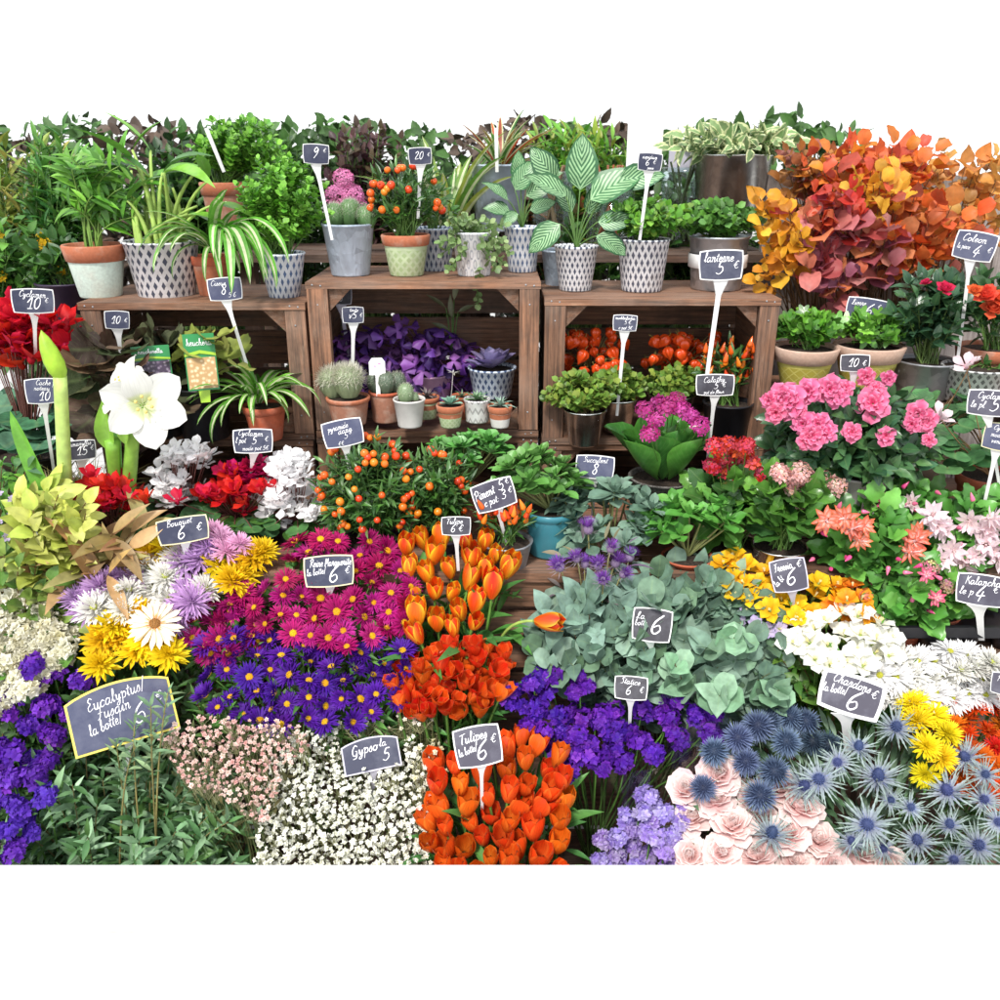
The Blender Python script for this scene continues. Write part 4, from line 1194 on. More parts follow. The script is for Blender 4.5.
for k in range(3): part_box(bs, 'shelf_board', -.75, .72, 2.44 + k * .11, 2.44 + k * .11 + .104, 1.335, 1.355, 'wood_dark')
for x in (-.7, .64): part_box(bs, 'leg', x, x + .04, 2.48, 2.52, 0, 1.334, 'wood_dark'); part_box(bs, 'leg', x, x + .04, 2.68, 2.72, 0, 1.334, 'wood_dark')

ZL, ZC, ZR = 1.287, 1.334, 1.298
crate('weathered apple crate at left holding tagged dark leaf plants', -.952, -.440, .966, ZL)
crate('middle apple crate holding purple leaves and small cactus pots', -.436, .092, .974, ZC)
crate('right apple crate holding orange lantern fruit and tin buckets', .100, .634, .955, ZR)
for x0, x1, lb in ((-.955, -.445, 'shallow dark crate under the left apple crate'), (-.438, .09, 'shallow dark crate under the middle apple crate'), (.098, .632, 'shallow dark crate under the right apple crate')):
    crate(lb, x0, x1, .786, {-.955: .963, -.438: .971, .098: .952}[x0], 2.055, .30, 'wood', name='shallow_crate', group='shallow crates under the apple crates', braces=True, slats=1)
wp = thing('plank_wall', 'grey weathered upright planks behind the autumn leaves', 'wall', (1.0, 2.5, 0))
for k in range(9): part_box(wp, 'plank', .70 + k * .105, .70 + k * .105 + .10, 2.50, 2.52, 0.0, 1.55, 'wood_grey' if k not in (1, 3) else 'wood_dark')

# ------------------------------------------------------------------ background greenery
t = thing('hedge', 'dim dense mixed hedge closing the view behind the plant rows', 'hedge', (0, 3.0, 0))
rs = R(900); hx = []; n_ = 13000
pos = np.stack([rs.uniform(-1.62, 1.12, n_), rs.uniform(2.86, 3.15, n_), rs.uniform(.55, 1.0, n_) ** .8 * 1.70], 1)
pos[:, 2] = rs.uniform(.5, 1.0, n_) * (1.675 + .02 * np.sin(pos[:, 0] * 9) + .015 * np.sin(pos[:, 0] * 23))
hc = np.where((np.sin(pos[:, 0] * 5 + 1) + .6 * np.sin(pos[:, 0] * 13 + pos[:, 2] * 9))[:, None] > .5, np.array([[.085, .055, .04]]), np.array([[.05, .125, .026]])) * rs.uniform(.5, 1.5, (n_, 1))
mb = MB(); w_ = rs.randint(2, size=n_)
for i in range(2): k_ = w_ == i; mb.scat(LF['small'][i], frames(pos[k_], rs.normal(size=(k_.sum(), 3)), np.array([0, -.6, .6]) + rs.normal(size=(k_.sum(), 3)) * .5, rs.uniform(.028, .065, (k_.sum(), 1)) * np.ones((1, 3))), hc[k_])
obj('foliage', mb, M['hedge'], t)
mb = MB()
for x in np.arange(-1.55, 1.1, .16): tube(mb, [(x, 3.0, 0), (x + .03, 3.02, .7), (x - .02, 2.98, 1.45)], .012, .004, 5, (.10, .06, .04))
obj('stem', mb, M['stem'], t)
def shrub(label, cx, cy, rx, ry, Y, leaves, lpx, sp, cols, mat, seed, nst=50, basepy=330, name='garden_shrub', **kw):
    b = P(cx, basepy, Y); t = thing(name, label, 'shrub', (b[0], b[1], max(0, b[2] - .0)), kw.pop('group', None))
    return t, bush(t, b, cx, cy, rx, ry, leaves, lpx, sp, cols, mat, R(seed), nst, start=.25, brad=.05, lo=-.8, inner=.25, front=.35, stemr=.002, **kw)
shrub('yellow green feathery bamboo shrub at far left', 22, 195, 62, 62, 2.55, 'lance', 26, 9, [(.22, .32, .05), (.14, .26, .04), (.34, .30, .07)], 'leaf', 1, 62)
shrub('dark green leafy shrub between bamboo and mint pot', 62, 190, 40, 62, 2.45, 'lance', 24, 8, GM + [(.05, .2, .05)], 'leaf', 2, 55)
t, (c, s, tg) = shrub('dark green shrub dotted with small yellow flowers at left edge', 18, 262, 50, 40, 2.3, 'small', 15, 7, GD + GM, 'leaf', 3, 60)
umbels(t, shell_pts(c, (50 * s, 30 * s, 34 * s), 16, R(9), -.6, .95, .85), f_floret4((.85, .55, .02), (.6, .3, .01), 5), 5 * s, 3, 4 * s, [(1, 1, 1)], R(8), 'yellow_flower')
shrub('black green shrub behind the left crate pots', 205, 185, 62, 60, 2.75, 'small', 17, 8, GD + [(.02, .05, .02)], 'leaf', 4, 66)
shrub('purple brown smoke bush behind the cactus bucket', 365, 172, 52, 52, 2.8, 'small', 13, 7, [(.06, .02, .035), (.12, .05, .06), (.10, .07, .04)], 'leaf', 5, 70)
shrub('bright green fern behind the big striped leaves', 585, 158, 62, 34, 2.85, 'lance', 22, 7, GB + [(.3, .34, .05)], 'leaf', 6, 60)
shrub('orange and red foliage behind the striped leaf pots', 560, 222, 60, 42, 2.9, 'small', 16, 9, [(.35, .10, .03), (.10, .05, .03), (.16, .16, .04), (.08, .10, .03)], 'leaf', 7, 60)
shrub('deep green trailing ivy behind the zinc bucket of pale leaves', 690, 235, 70, 50, 2.7, 'small', 16, 8, GD + [(.10, .07, .06)], 'leaf', 10, 60)
shrub('dim brown green shrub behind the orange berry pot', 440, 215, 70, 50, 2.85, 'small', 15, 8, [(.05, .06, .03), (.12, .08, .05), (.03, .05, .02)], 'leaf', 11, 66)
shrub('dark shrub filling the gap behind the ferns', 290, 190, 52, 58, 2.85, 'small', 15, 8, [(.03, .08, .02), (.06, .16, .03)], 'leaf', 12, 60)

# tall strap leaf plants at the very back
def bigstraps(label, cx, pyb, Y, n, Lpx, cols, seed, mat='grass', lt='blade', e0=.8, e1=1.5, name='foliage_plant'):
    b = P(cx, pyb, Y); t = thing(name, label, 'plant', b); mb = MB(); straps(mb, b, n, Lpx * scl(b), LF[lt], cols, R(seed), e0, e1, .03); obj('foliage', mb, M[mat], t); return t
bigstraps('tall glossy grey green broad leaves above the orange berry pot', 415, 215, 2.62, 11, 82, [(.08, .17, .08), (.13, .24, .12)], 21, 'leaf_gloss', 'blade', .5, 1.4)
bigstraps('yellow and green striped straps beside the big zinc bucket', 448, 235, 2.5, 22, 110, [(.16, .30, .04), (.38, .44, .08), (.08, .22, .03)], 22, 'spider', 'strap_up', .9, 1.5)

# ------------------------------------------------------------------ pots on the left crate
g_ = GROUP_POTS
t, tp, r = potted('potted_plant', 'feathery palm in a mint pot with terracotta rim', 'potted plant', 102, 244, 299, 58, z=ZL, body='pat_mint', rim='terra', rimh=.30, taper=.70, group=g_)
s = scl(tp); mb = MB(); ms = MB(); rs = R(30)
for k in range(30):
    a = rs.uniform(0, 6.28); b = tp + np.array([.018 * math.cos(a), .018 * math.sin(a), 0]); e = P(102 + rs.uniform(-34, 30), rs.uniform(152, 218), tp[1] + rs.uniform(-.06, .08))
    pts = bez(b, b + np.array([0, 0, (e[2] - b[2]) * .8]), e, 9); tube(ms, pts, .0022, .0012, 5, (.16, .28, .05))
    for j in range(4, 9):
        for sd in (-1, 1):
            d = nrm(pts[j] - pts[j - 1]); sv = nrm(np.cross(d, (0, 1, .2))) * sd + d * .7 + rs.uniform(-.25, .25, 3)
            mb.add(LF['lance'][0], frame1(pts[j], sv, (0, -.5, .8), rs.uniform(17, 31) * s), pick(GM + GB, 1, rs)[0])
obj('foliage', mb, M['leaf'], t); obj('stem', ms, M['stem'], t)
t, tp, r = potted('potted_plant', 'broad strap leaf lily plant in a wide white lattice pot', 'potted plant', 168, 241, 299, 72, z=ZL, body='lat_white', taper=.78, group=g_)
s = scl(tp); mb = MB(); ms = MB(); rs = R(31)
for k in range(26):
    b = tp + np.array([rs.uniform(-22, 22) * s, rs.uniform(-.03, .03), 0]); e = P(168 + rs.uniform(-44, 44), rs.uniform(150, 215), tp[1] + rs.uniform(-.06, .08))
    pts = bez(b, b + np.array([(e[0] - b[0]) * .15, 0, (e[2] - b[2]) * .7]), e, 8); tube(ms, pts, .0062, .0028, 6, np.array((.32, .46, .10)) * rs.uniform(.8, 1.2))
    if k % 5 > 2: continue
    d = nrm(pts[-1] - pts[-2]) * .6 + np.array([rs.uniform(-1.2, 1.2), rs.uniform(-.6, .3), -.1]); mb.add(LF['blade'][k % 2], frame1(pts[-1], d, (0, -.3, 1), rs.uniform(46, 78) * s), pick(GM + GB, 1, rs)[0])
obj('foliage', mb, M['leaf_gloss'], t); obj('stem', ms, M['stem'], t)
t, tp, r = potted('potted_plant', 'arching cream striped spider plant in a small terracotta pot', 'potted plant', 214, 255, 297, 36, z=ZL, body='terra', rim='terra_red', taper=.75, group=g_)
s = scl(tp); mb = MB(); rs = R(32); hb = tp + np.array([.02, -.02, .015])
straps(mb, hb, 34, 88 * s, LF['strap'], [(.10, .30, .04), (.16, .38, .06)], rs, .7, 1.5, .012, az=(-3.3, .6), wid=1.35); straps(mb, hb + np.array([.03, -.03, .02]), 11, 118 * s, LF['strap'][2:], [(.12, .38, .04)], rs, .7, 1.2, .012, az=(-1.5, -.6), wid=1.35)
obj('foliage', mb, M['spider'], t)
t, tp, r = potted('potted_plant', 'bright lacy maidenhair fern in a blue drop patterned pot', 'potted plant', 285, 253, 299, 46, z=ZL, body='lat_blue', taper=.68, group=g_)
bush(t, tp, 283, 205, 48, 50, 'tiny', 7, 3.3, GB + [(.20, .48, .06)], 'leaf', R(33), 120, start=.3, pairs=2, inner=.3, lo=-.4, sjit=.4)
t, tp, r = potted('potted_plant', 'small fern in a dark terracotta pot behind the strap leaf lily', 'potted plant', 225, 182, 240, 46, Y=2.5, body='terra_ribbed', rim='terra', group=g_)
bush(t, tp, 240, 152, 48, 38, 'tiny', 8, 4, GB, 'leaf', R(34), 60, pairs=2)
t, tp, r = potted('plant_pot', 'dark purple plastic pot with greenery at far left', 'potted plant', 66, 282, 345, 56, Y=2.22, body='dark_purple', taper=.8)
bush(t, tp, 58, 262, 34, 26, 'small', 17, 8, GD, 'leaf', R(35), 26)

# ------------------------------------------------------------------ pots on the middle crate
t, tp, r = potted('cactus_bucket', 'embossed blue zinc bucket of small round cacti', 'potted plant', 351, 224, 277, 51, z=ZC, body='zinc_blue', taper=.76, group=g_)
def cactus(par, c, r_, h, col, seed, n=14, spine=(.75, .72, .62), ns=150, sl=.35):
    mb = MB(); v = lambda t_: r_ * math.sin(PI * min(1, .12 + .88 * t_)) ** .6
    lathe(mb, [(r_ * .55, -h * .1), (r_ * .9, h * .2), (r_, h * .5), (r_ * .85, h * .8), (r_ * .45, h * .98), (0, h)], c, n * 3, col, .06, n)
    b = obj('cactus_body', mb, M['succulent'], par)
    sp = MB(); rs = R(seed); L = leaf_t('spike', 1, .11, 0, .3)
    pos = []; dd = []
    for k in range(ns):
        z = 1 - 1.1 * (k + .5) / ns; th = k * 2.39996; q = math.sqrt(max(0, 1 - z * z)); d = np.array([q * math.cos(th), q * math.sin(th), z])
        for e in range(3): pos.append(np.asarray(c) + d * np.array([r_, r_, h * .52]) + np.array([0, 0, h * .48])); dd.append(d + rs.uniform(-.7, .7, 3))
    sp.scat(L, frames(np.array(pos), np.array(dd), (.2, .3, .9), rs.uniform(.7, 1.2, len(pos)) * r_ * sl), np.array(spine) * rs.uniform(.7, 1.15, (len(pos), 1)))
    obj('spines', sp, M['petal_soft'], par)
for k, (px, py, rr) in enumerate(((335, 212, 10), (351, 208, 11), (367, 215, 10))):
    s = scl(tp); cactus(t, P(px, 226, tp[1] + (.01, .02, -.01)[k]), rr * s, (226 - py + 8) * s, (.10, .20, .07), 40 + k, 12)
t = thing('hydrangea', 'pink flower head behind the cactus bucket', 'flower', P(346, 235, 2.42))
umbels(t, [P(344 + dx, 186 + dy, 2.42) for dx, dy in ((0, -8), (-8, 6), (9, 8), (0, 14), (14, 20), (-6, 22))], f_floret4((.70, .22, .42), (.6, .3, .4)), .008, 44, .030, [(1, 1, 1), (1.1, 1.25, 1.2)], R(44), stem_to=P(346, 235, 2.42))
t, tp, r = potted('potted_plant', 'orange berry bush in a green patterned pot with terracotta rim', 'potted plant', 407, 234, 277, 47, z=ZC, body='pat_green', rim='terra', rimh=.25, taper=.72, group=g_)
c, s, tg = bush(t, tp, 406, 200, 40, 36, 'lance', 15, 5, GD + [(.05, .13, .03)], 'leaf_gloss', R(45), 60, lo=-.5, inner=.4)
fruit(t, c, 38, 34, 24, HD['berry'], 7.5, R(46), 'berry', .95)
t, tp, r = potted('plant_pot', 'blue drop patterned pot half hidden behind the orange berry pot', 'potted plant', 434, 228, 272, 40, Y=2.25, body='lat_blue2', taper=.8, group=g_)
bush(t, tp, 436, 212, 18, 18, 'small', 12, 6, GD, 'leaf', R(47), 14)
t, tp, r = potted('potted_plant', 'pale trailing vine spilling over a white ring patterned pot', 'potted plant', 474, 232, 277, 42, z=ZC, body='ring_white', taper=.78, group=g_)
s = scl(tp); rs = R(48); tg = [P(474 + a, 234 + b, tp[1] - .05 - rs.uniform(0, .03)) for a, b in ((-32, 20), (-26, 36), (-20, 8), (-14, 22), (24, 12), (30, 30), (30, 6), (-34, 8), (18, 22), (8, 10), (6, 46), (-8, 12), (36, 18), (22, 34))] + [P(474 + rs.uniform(-30, 32), 222 + rs.uniform(-6, 14), tp[1] + rs.uniform(-.05, .05)) for k in range(30)] + [P(478, 305, tp[1] - .075)] * 1
leafy(t, tp, tg, LF['tiny'], 7.5 * s, 3.6 * s, [(.20, .30, .12), (.28, .38, .16), (.14, .24, .08)], 'leaf', rs, .2, bend=.75)
t, tp, r = potted('potted_plant', 'small striped prayer plant in a white and blue drop pot', 'potted plant', 522, 227, 273, 36, z=ZC, body='lat_blue', taper=.78, group=g_)
def stalkleaves(t, tp, tips, lt, lpx, cols, mat, seed, stemcol=(.10, .20, .05), roll=.3, face=.6, droop=.25):
    rs = R(seed); s = scl(tp); mb = MB(); ms = MB()
    for (px, py, dy, ang, k) in tips:
        e = P(px, py, tp[1] + dy); pts = bez(tp, tp * .6 + e * .4 + np.array([0, 0, .3 * (e[2] - tp[2])]), e, 8); tube(ms, pts, .0022, .0014, 5, stemcol)
        a = math.radians(ang); d = RT * math.cos(a) + np.array([0, -droop, math.sin(a)])
        up = nrm(CAM - e) * face + np.array([0, 0, 1 - face]) + rs.uniform(-roll, roll, 3)
        mb.add(lt[rs.randint(len(lt))], frame1(e, d, up, lpx * k * s), pick(cols, 1, rs)[0])
    obj('foliage', mb, M[mat], t); obj('stem', ms, M['stem'], t)
stalkleaves(t, tp, [(515, 190, 0, 60, 1), (526, 196, 0, 35, 1), (508, 200, -.02, 140, .9), (510, 212, -.03, 160, .8), (530, 210, -.02, 20, .8), (520, 182, .03, 95, .9), (536, 185, .03, 30, .9), (518, 214, -.04, 200, .6)], LF['wide'], 34, [(.04, .13, .05), (.05, .17, .06)], 'calathea', 50)

# ------------------------------------------------------------------ pots on the right crate
t, tp, r = potted('potted_plant', 'large calathea with striped leaves in a white lattice pot', 'potted plant', 575, 246, 292, 43, z=ZR, body='lat_white', taper=.75, group=g_)
stalkleaves(t, tp, [(580, 190, 0, 88, 1.15), (590, 200, -.02, 38, 1.25), (618, 180, -.02, 8, 1.0), (598, 222, -.04, 5, .8), (566, 196, -.01, 150, 1.0), (560, 224, -.05, 215, .9), (596, 236, -.05, -20, .8), (572, 212, .02, 120, .8), (588, 214, .03, 70, .8), (600, 206, .05, 60, .8), (556, 180, .05, 130, .9)], LF['wide'], 46, [(.035, .12, .05), (.05, .16, .06)], 'calathea', 51)
t, tp, r = potted('plant_pot', 'plain blue zinc pot half hidden behind the calathea', 'potted plant', 562, 250, 288, 40, Y=2.26, body='zinc_blue', taper=.8, group=g_)
bush(t, tp, 562, 236, 16, 14, 'small', 11, 6, GD, 'leaf', R(52), 12)
t, tp, r = potted('potted_plant', 'small leaved green bush in a white lattice pot with a tall price stake', 'potted plant', 641, 239, 293, 51, z=ZR, body='lat_grey', taper=.8, group=g_)
bush(t, tp, 650, 222, 52, 22, 'tiny', 10, 4.5, GB + GM + [(.2, .34, .05)], 'leaf', R(53), 80, lo=-.15, pairs=2, inner=.35)
t, tp, r = potted('potted_plant', 'small leaved green bush in a banded zinc bucket behind the lantern sign', 'potted plant', 715, 236, 292, 58, z=ZR, body='zinc', taper=.86, group=g_)
bush(t, tp, 716, 220, 46, 20, 'tiny', 10, 4.5, GM + [(.10, .24, .06)], 'leaf', R(54), 76, lo=-.15, pairs=2, inner=.35)
m = MB(); hh = tp[2] - t.location[2]; lathe(m, [(r * .97, hh * .45), (r * 1.005, hh * .46), (r * 1.02, hh * .72), (r * 1.0, hh * .73)], np.array(t.location)); obj('band', m, M['lat_grey'] if False else M['white_plastic'], t)

# ------------------------------------------------------------------ back row pots
t, tp, r = potted('plant_bucket', 'tall embossed zinc bucket with red bromeliad leaves at the back', 'potted plant', 499, 165, 232, 56, Y=2.46, body='zinc_blue', taper=.82)
mb = MB(); straps(mb, tp, 26, 62 * scl(tp), LF['strap_up'], [(.05, .18, .03), (.10, .28, .05), (.45, .06, .02)], R(55), .7, 1.4, .02); obj('foliage', mb, M['spider2'], t)
t, tp, r = potted('plant_bucket', 'shiny steel bucket of cream edged leaves at the back right', 'potted plant', 735, 155, 228, 76, Y=2.46, body='steel', taper=.86)
bush(t, tp, 735, 146, 72, 16, 'small', 19, 9, [(.16, .27, .10), (.22, .33, .14)], 'varieg', R(56), 60, lo=-.2, inner=.35)
def vase(label, cx, pyt, pyb, wt, Y, liquid=None):
    t, tp, r = potted('glass_vase', label, 'vase', cx, pyt, pyb, wt, Y=Y, body='glass', taper=.85, soil=False)
    mb = MB(); rs = R(int(cx)); b = np.array(t.location)
    for k in range(7):
        a = rs.uniform(0, 6.28); tube(mb, [b + np.array([r * .5 * math.cos(a), r * .5 * math.sin(a), .01]), tp + np.array([-r * .6 * math.cos(a), -r * .6 * math.sin(a), .03])], .004, .003, 5, liquid or (.12, .07, .03))
    obj('stems', mb, M['stem'], t)
vase('clear glass vase of reddish stems behind the calathea', 610, 172, 245, 52, 2.5, (.22, .06, .02))
vase('clear glass vase of brown stems left of the calathea', 552, 172, 245, 44, 2.52, (.16, .09, .04))
vase('clear glass vase beside the steel bucket', 682, 168, 245, 44, 2.55, (.06, .10, .03))
# loose card behind the vases
cd = thing('blank_card', 'pale grey blank card standing behind the glass vases', 'card', P(640, 160, 2.62)); m = MB(); box(m, P(626, 168, 2.63), P(664, 118, 2.634)); obj('card', m, M['white_plastic'], cd, smooth=False)
cd = thing('blank_card', 'pale grey blank card standing beside the steel bucket', 'card', P(680, 180, 2.66)); m = MB(); box(m, P(668, 172, 2.67), P(706, 146, 2.674)); obj('card', m, M['grey_frame'], cd, smooth=False)

# ------------------------------------------------------------------ autumn leaves
def leafbunch(label, cat, poly, sp, leaves, lpx, cols, mat, seed, base, name='leaf_bunch', Y=None, dY=0.0, depth=.06, spacing=12, face=.25, group=None, start=.45, pairs=1, stemcol=(.16, .09, .04), brad=.03, stemr=.0016, **kw):
    rs = R(seed); b = P(*base); t = thing(name, label, cat, b, group)
    W = poly_w(poly, sp, rs, dY, depth, 100000, Y); s = scl(W.mean(0))
    leafy(t, b, W, LF[leaves] if isinstance(leaves, str) else leaves, lpx * s, spacing * s, cols, mat, rs, start, face=face, pairs=pairs, stemcol=stemcol, brad=brad, stemr=stemr, sjit=.42, **kw)
    return t, W
AG = 'bunches of dyed autumn leaves'
aY = lambda x, y: 2.22 + (y - 220) * -.0006
leafbunch('mustard yellow leaf sprays at the left of the autumn bunch', 'leaf bunch', [(752, 195), (785, 190), (800, 225), (800, 260), (772, 290), (748, 285), (760, 240)], 12, 'round', 17, [(.72, .34, .02), (.62, .24, .02), (.78, .45, .04)], 'autumn', 60, (800, 330, 2.3), Y=lambda x, y: 2.12, group=AG, start=.7)
leafbunch('rose and burgundy leaves at the heart of the autumn bunch', 'leaf bunch', [(785, 205), (825, 200), (860, 215), (905, 235), (895, 262), (850, 290), (825, 300), (795, 262)], 13, 'round', 22, [(.52, .16, .17), (.40, .09, .13), (.62, .26, .24), (.50, .07, .05), (.30, .12, .20), (.66, .22, .08)], 'autumn', 61, (850, 345, 2.3), Y=lambda x, y: 2.14, group=AG, start=.6)
leafbunch('bright orange leaves topping the autumn bunch', 'leaf bunch', [(815, 146), (900, 143), (945, 150), (935, 175), (890, 190), (840, 185), (800, 170)], 13, 'round', 20, [(.72, .20, .03), (.66, .13, .04), (.74, .30, .03), (.60, .10, .06)], 'autumn', 62, (860, 330, 2.34), Y=lambda x, y: 2.25, group=AG, start=.6)
leafbunch('tawny brown leaves at the upper left of the autumn bunch', 'leaf bunch', [(778, 150), (830, 150), (850, 200), (810, 210), (775, 190)], 12, 'round', 16, [(.34, .13, .03), (.46, .20, .04), (.26, .07, .05)], 'autumn', 63, (820, 330, 2.36), Y=lambda x, y: 2.30, group=AG, start=.65)
leafbunch('golden tan leaves spreading at the right of the autumn bunch', 'leaf bunch', [(930, 150), (1005, 156), (1010, 215), (975, 228), (930, 215), (905, 180)], 13, 'round', 18, [(.60, .32, .08), (.66, .40, .10), (.50, .22, .06), (.70, .24, .05)], 'autumn', 64, (930, 340, 2.38), Y=lambda x, y: 2.30, group=AG, start=.65)
leafbunch('fiery orange leaves low on the right of the autumn bunch', 'leaf bunch', [(880, 190), (935, 195), (985, 215), (980, 240), (930, 265), (880, 262), (865, 230)], 13, 'round', 21, [(.70, .16, .03), (.62, .09, .02), (.66, .24, .05), (.46, .10, .06)], 'autumn', 65, (890, 345, 2.32), Y=lambda x, y: 2.18, group=AG, start=.65)
leafbunch('deep red leaf spray at the middle of the autumn bunch', 'leaf bunch', [(815, 190), (852, 188), (870, 215), (850, 230), (818, 218)], 12, 'round', 17, [(.50, .03, .02), (.60, .08, .03), (.36, .03, .04)], 'autumn', 67, (840, 335, 2.31), Y=lambda x, y: 2.125, group=AG, start=.75)
leafbunch('yellow leaves between the orange and burgundy sprays', 'leaf bunch', [(845, 175), (895, 170), (910, 195), (880, 218), (850, 222)], 12, 'round', 17, [(.76, .44, .05), (.70, .34, .03)], 'autumn', 66, (865, 335, 2.31), Y=lambda x, y: 2.16, group=AG, start=.75)

# ------------------------------------------------------------------ inside the left crate
zf = .966 + .016
t, tp, r = potted('potted_plant', 'brown maple leaved plant spilling from the left crate', 'potted plant', 125, 400, 442, 52, z=zf, body='black_plastic', taper=.85)
rs = R(70); s = scl(tp)
def heuchera(t, tp, spots, lpx, cols, seed, mat='leaf_matt'):
    rs = R(seed); s = scl(tp); mb = MB(); ms = MB()
    for px, py, dy in spots:
        e = P(px, py, tp[1] + dy); pts = bez(tp, tp * .5 + e * .5 + np.array([0, 0, .03]), e, 6); tube(ms, pts, .0014, .0012, 4, (.12, .08, .05))
        d = nrm(e - tp) * .5 + np.array([rs.uniform(-.5, .5), -.3, -.35]); mb.add(LF['heuch'][0], frame1(e, d, nrm(CAM - e) * .7 + np.array([0, 0, .6]) + rs.uniform(-.4, .4, 3), lpx * s * rs.uniform(.75, 1.15)), pick(cols, 1, rs)[0])
    obj('foliage', mb, M[mat], t); obj('stem', ms, M['stem'], t)
heuchera(t, tp, [(100 + rs.uniform(-22, 40), 335 + rs.uniform(0, 100), rs.uniform(-.12, .03)) for k in range(36)], 33, [(.13, .07, .05), (.08, .055, .045), (.16, .10, .06), (.05, .07, .03)], 71)
t, tp, r = potted('potted_plant', 'dark bronze leaf plant with a purple picture tag', 'potted plant', 165, 400, 440, 46, z=zf, body='black_plastic', taper=.85)
heuchera(t, tp, [(150 + rs.uniform(-18, 40), 338 + rs.uniform(0, 50), rs.uniform(-.03, .06)) for k in range(22)] + [(180, 408, -.09), (173, 398, -.08)], 32, [(.07, .08, .04), (.12, .08, .05), (.05, .06, .035)], 72)
t, tp, r = potted('potted_plant', 'lime green leaf plant in a black pot with a cream picture tag', 'potted plant', 208, 385, 443, 54, z=zf, body='black_plastic', taper=.85)
heuchera(t, tp, [(205 + rs.uniform(-26, 34), 342 + rs.uniform(-6, 36), rs.uniform(-.06, .04)) for k in range(20)], 28, [(.34, .36, .08), (.28, .34, .07), (.22, .24, .07)], 73, 'leaf')
def ptag(label, cx, cy, w, h, Y, band, pic, txt, roll=0):
    c = P(cx, cy, Y); s = scl(c); w *= s; h *= s; n = nrm(CAM - c + np.array([0, 0, .1])); ax = nrm(np.cross((0, 0, 1), n)); ay = np.cross(n, ax)
    t = thing('plant_tag', label, 'plant tag', c - ay * h * .6, 'printed plant tags')
    k = lambda x0, y0, x1, y1: [(x0 * w, y0 * h), (x1 * w, y0 * h), (x1 * w, y1 * h), (x0 * w, y1 * h)]
    for nm, o, mat, z in (('card', k(-.5, -.5, .5, .5), 'tag_' + band, 0), ('picture', k(-.46, -.47, .46, .08), 'tag_' + pic, .0012), ('swoosh', [(-.5 * w, .1 * h), (0, .16 * h), (.5 * w, .1 * h), (.5 * w, .15 * h), (0, .21 * h), (-.5 * w, .15 * h)], 'tag_lime', .0024)):
        m = MB(); slab(m, o, n, z - .001, z, c, ax, ay); obj(nm, m, M[mat], t, smooth=False)
    m = MB(); st_, tw = write(txt, 0); H = h * .12; xs = min(H, w * .8 / tw)
    for pl in st_: ribbon(m, [((x - tw / 2) * xs, (y - .4) * H) for x, y in pl], .0011, c + n * .001 + ay * h * .34, ax, ay)
    obj('lettering', m, M['chalk'], t, smooth=False)
    m = MB(); slab(m, [(-.012 * 1, -h * .5), (.012, -h * .5), (.010, -h * .72), (-.010, -h * .72)], n, -.004, -.002, c, ax, ay); obj('stem', m, M['tag_lime'], t, smooth=False)
def speck(name, a, b, sc):
    g = G(name); ob = g.n('TexCoord').outputs['Object']; vo = g.n('TexVoronoi', Scale=sc, Vector=ob).outputs['Distance']; n1 = g.noise(sc * .7, ob, 3)
    M[name] = g.done(g.pbsdf(Base_Color=g.mix(g.ramp(g.math('ADD', vo, g.math('MULTIPLY', n1, .5)), [(.35, 1.0), (.75, 0.0)]), a, b), Roughness=.3))
M['tag_green'] = plain_mat('printed_green', (.02, .22, .06), .3, nz=.05); M['tag_lime'] = plain_mat('printed_lime', (.32, .52, .03), .3, nz=.05)
speck('tag_purple', (.05, .03, .06), (.30, .24, .32), 130); speck('tag_cream', (.45, .28, .12), (.80, .66, .42), 110); speck('tag_pink', (.75, .70, .72), (.70, .05, .30), 90)
ptag('green topped plant tag picturing dark purple leaves', 152, 364, 36, 36, 1.95, 'green', 'purple', 'heucherella')
ptag('green topped plant tag picturing cream leaves', 201, 362, 30, 56, 1.95, 'green', 'cream', 'heuchera')
t, tp, r = potted('potted_plant', 'white striped spider plant in a red pot in the left crate', 'potted plant', 268, 404, 443, 42, z=zf, body='terra_red', rim='terra_red', rimh=.2, taper=.72)
s = scl(tp); mb = MB(); straps(mb, tp + np.array([-.015, 0, .01]), 46, 76 * s, LF['strap'], [(.10, .30, .03), (.16, .40, .05)], R(75), .7, 1.5, .015, wid=1.5); obj('foliage', mb, M['spider'], t)

# ------------------------------------------------------------------ inside the middle crate
zf = .974 + .016
t, tp, r = potted('potted_plant', 'dark purple shamrock leaf plant in a pink ribbed pot', 'potted plant', 428, 373, 412, 46, Y=2.20, body='pink_pot', taper=.85)
rs = R(80); s = scl(tp); mb = MB(); ms = MB()
for k in range(230):
    px = 322 + 152 * rs.beta(1.3, 1.2); py = 318 + rs.uniform(0, 88) ** 1.0 + abs(px - 400) * .22; e = P(px, min(py, 402), tp[1] + rs.uniform(-.10, .08))
    tube(ms, bez(tp, tp * .5 + e * .5 + np.array([0, 0, .05]), e, 6), .0009, .0007, 3, (.10, .03, .12), cap=False); a0 = rs.uniform(0, 6.28); col = pick([(.055, .018, .14), (.11, .03, .26), (.16, .06, .34), (.26, .08, .34), (.30, .12, .40)], 1, rs)[0]
    n = nrm(np.array([0, -.5, .75]) + rs.uniform(-.75, .75, 3)); x = nrm(np.cross(n, (0.1, .3, 1))); y = np.cross(n, x)
    for j in range(3):
        a = a0 + j * 2.094; d = x * math.cos(a) + y * math.sin(a) - n * .25; mb.add(LF['oxalis'][j % 2], frame1(e, d, n, rs.uniform(9.5, 15.5) * s), col * rs.uniform(.7, 1.1))
obj('foliage', mb, M['purple_leaf'], t); obj('stem', ms, M['stem'], t)
SMG = 'small cactus and succulent pots in the middle crate'
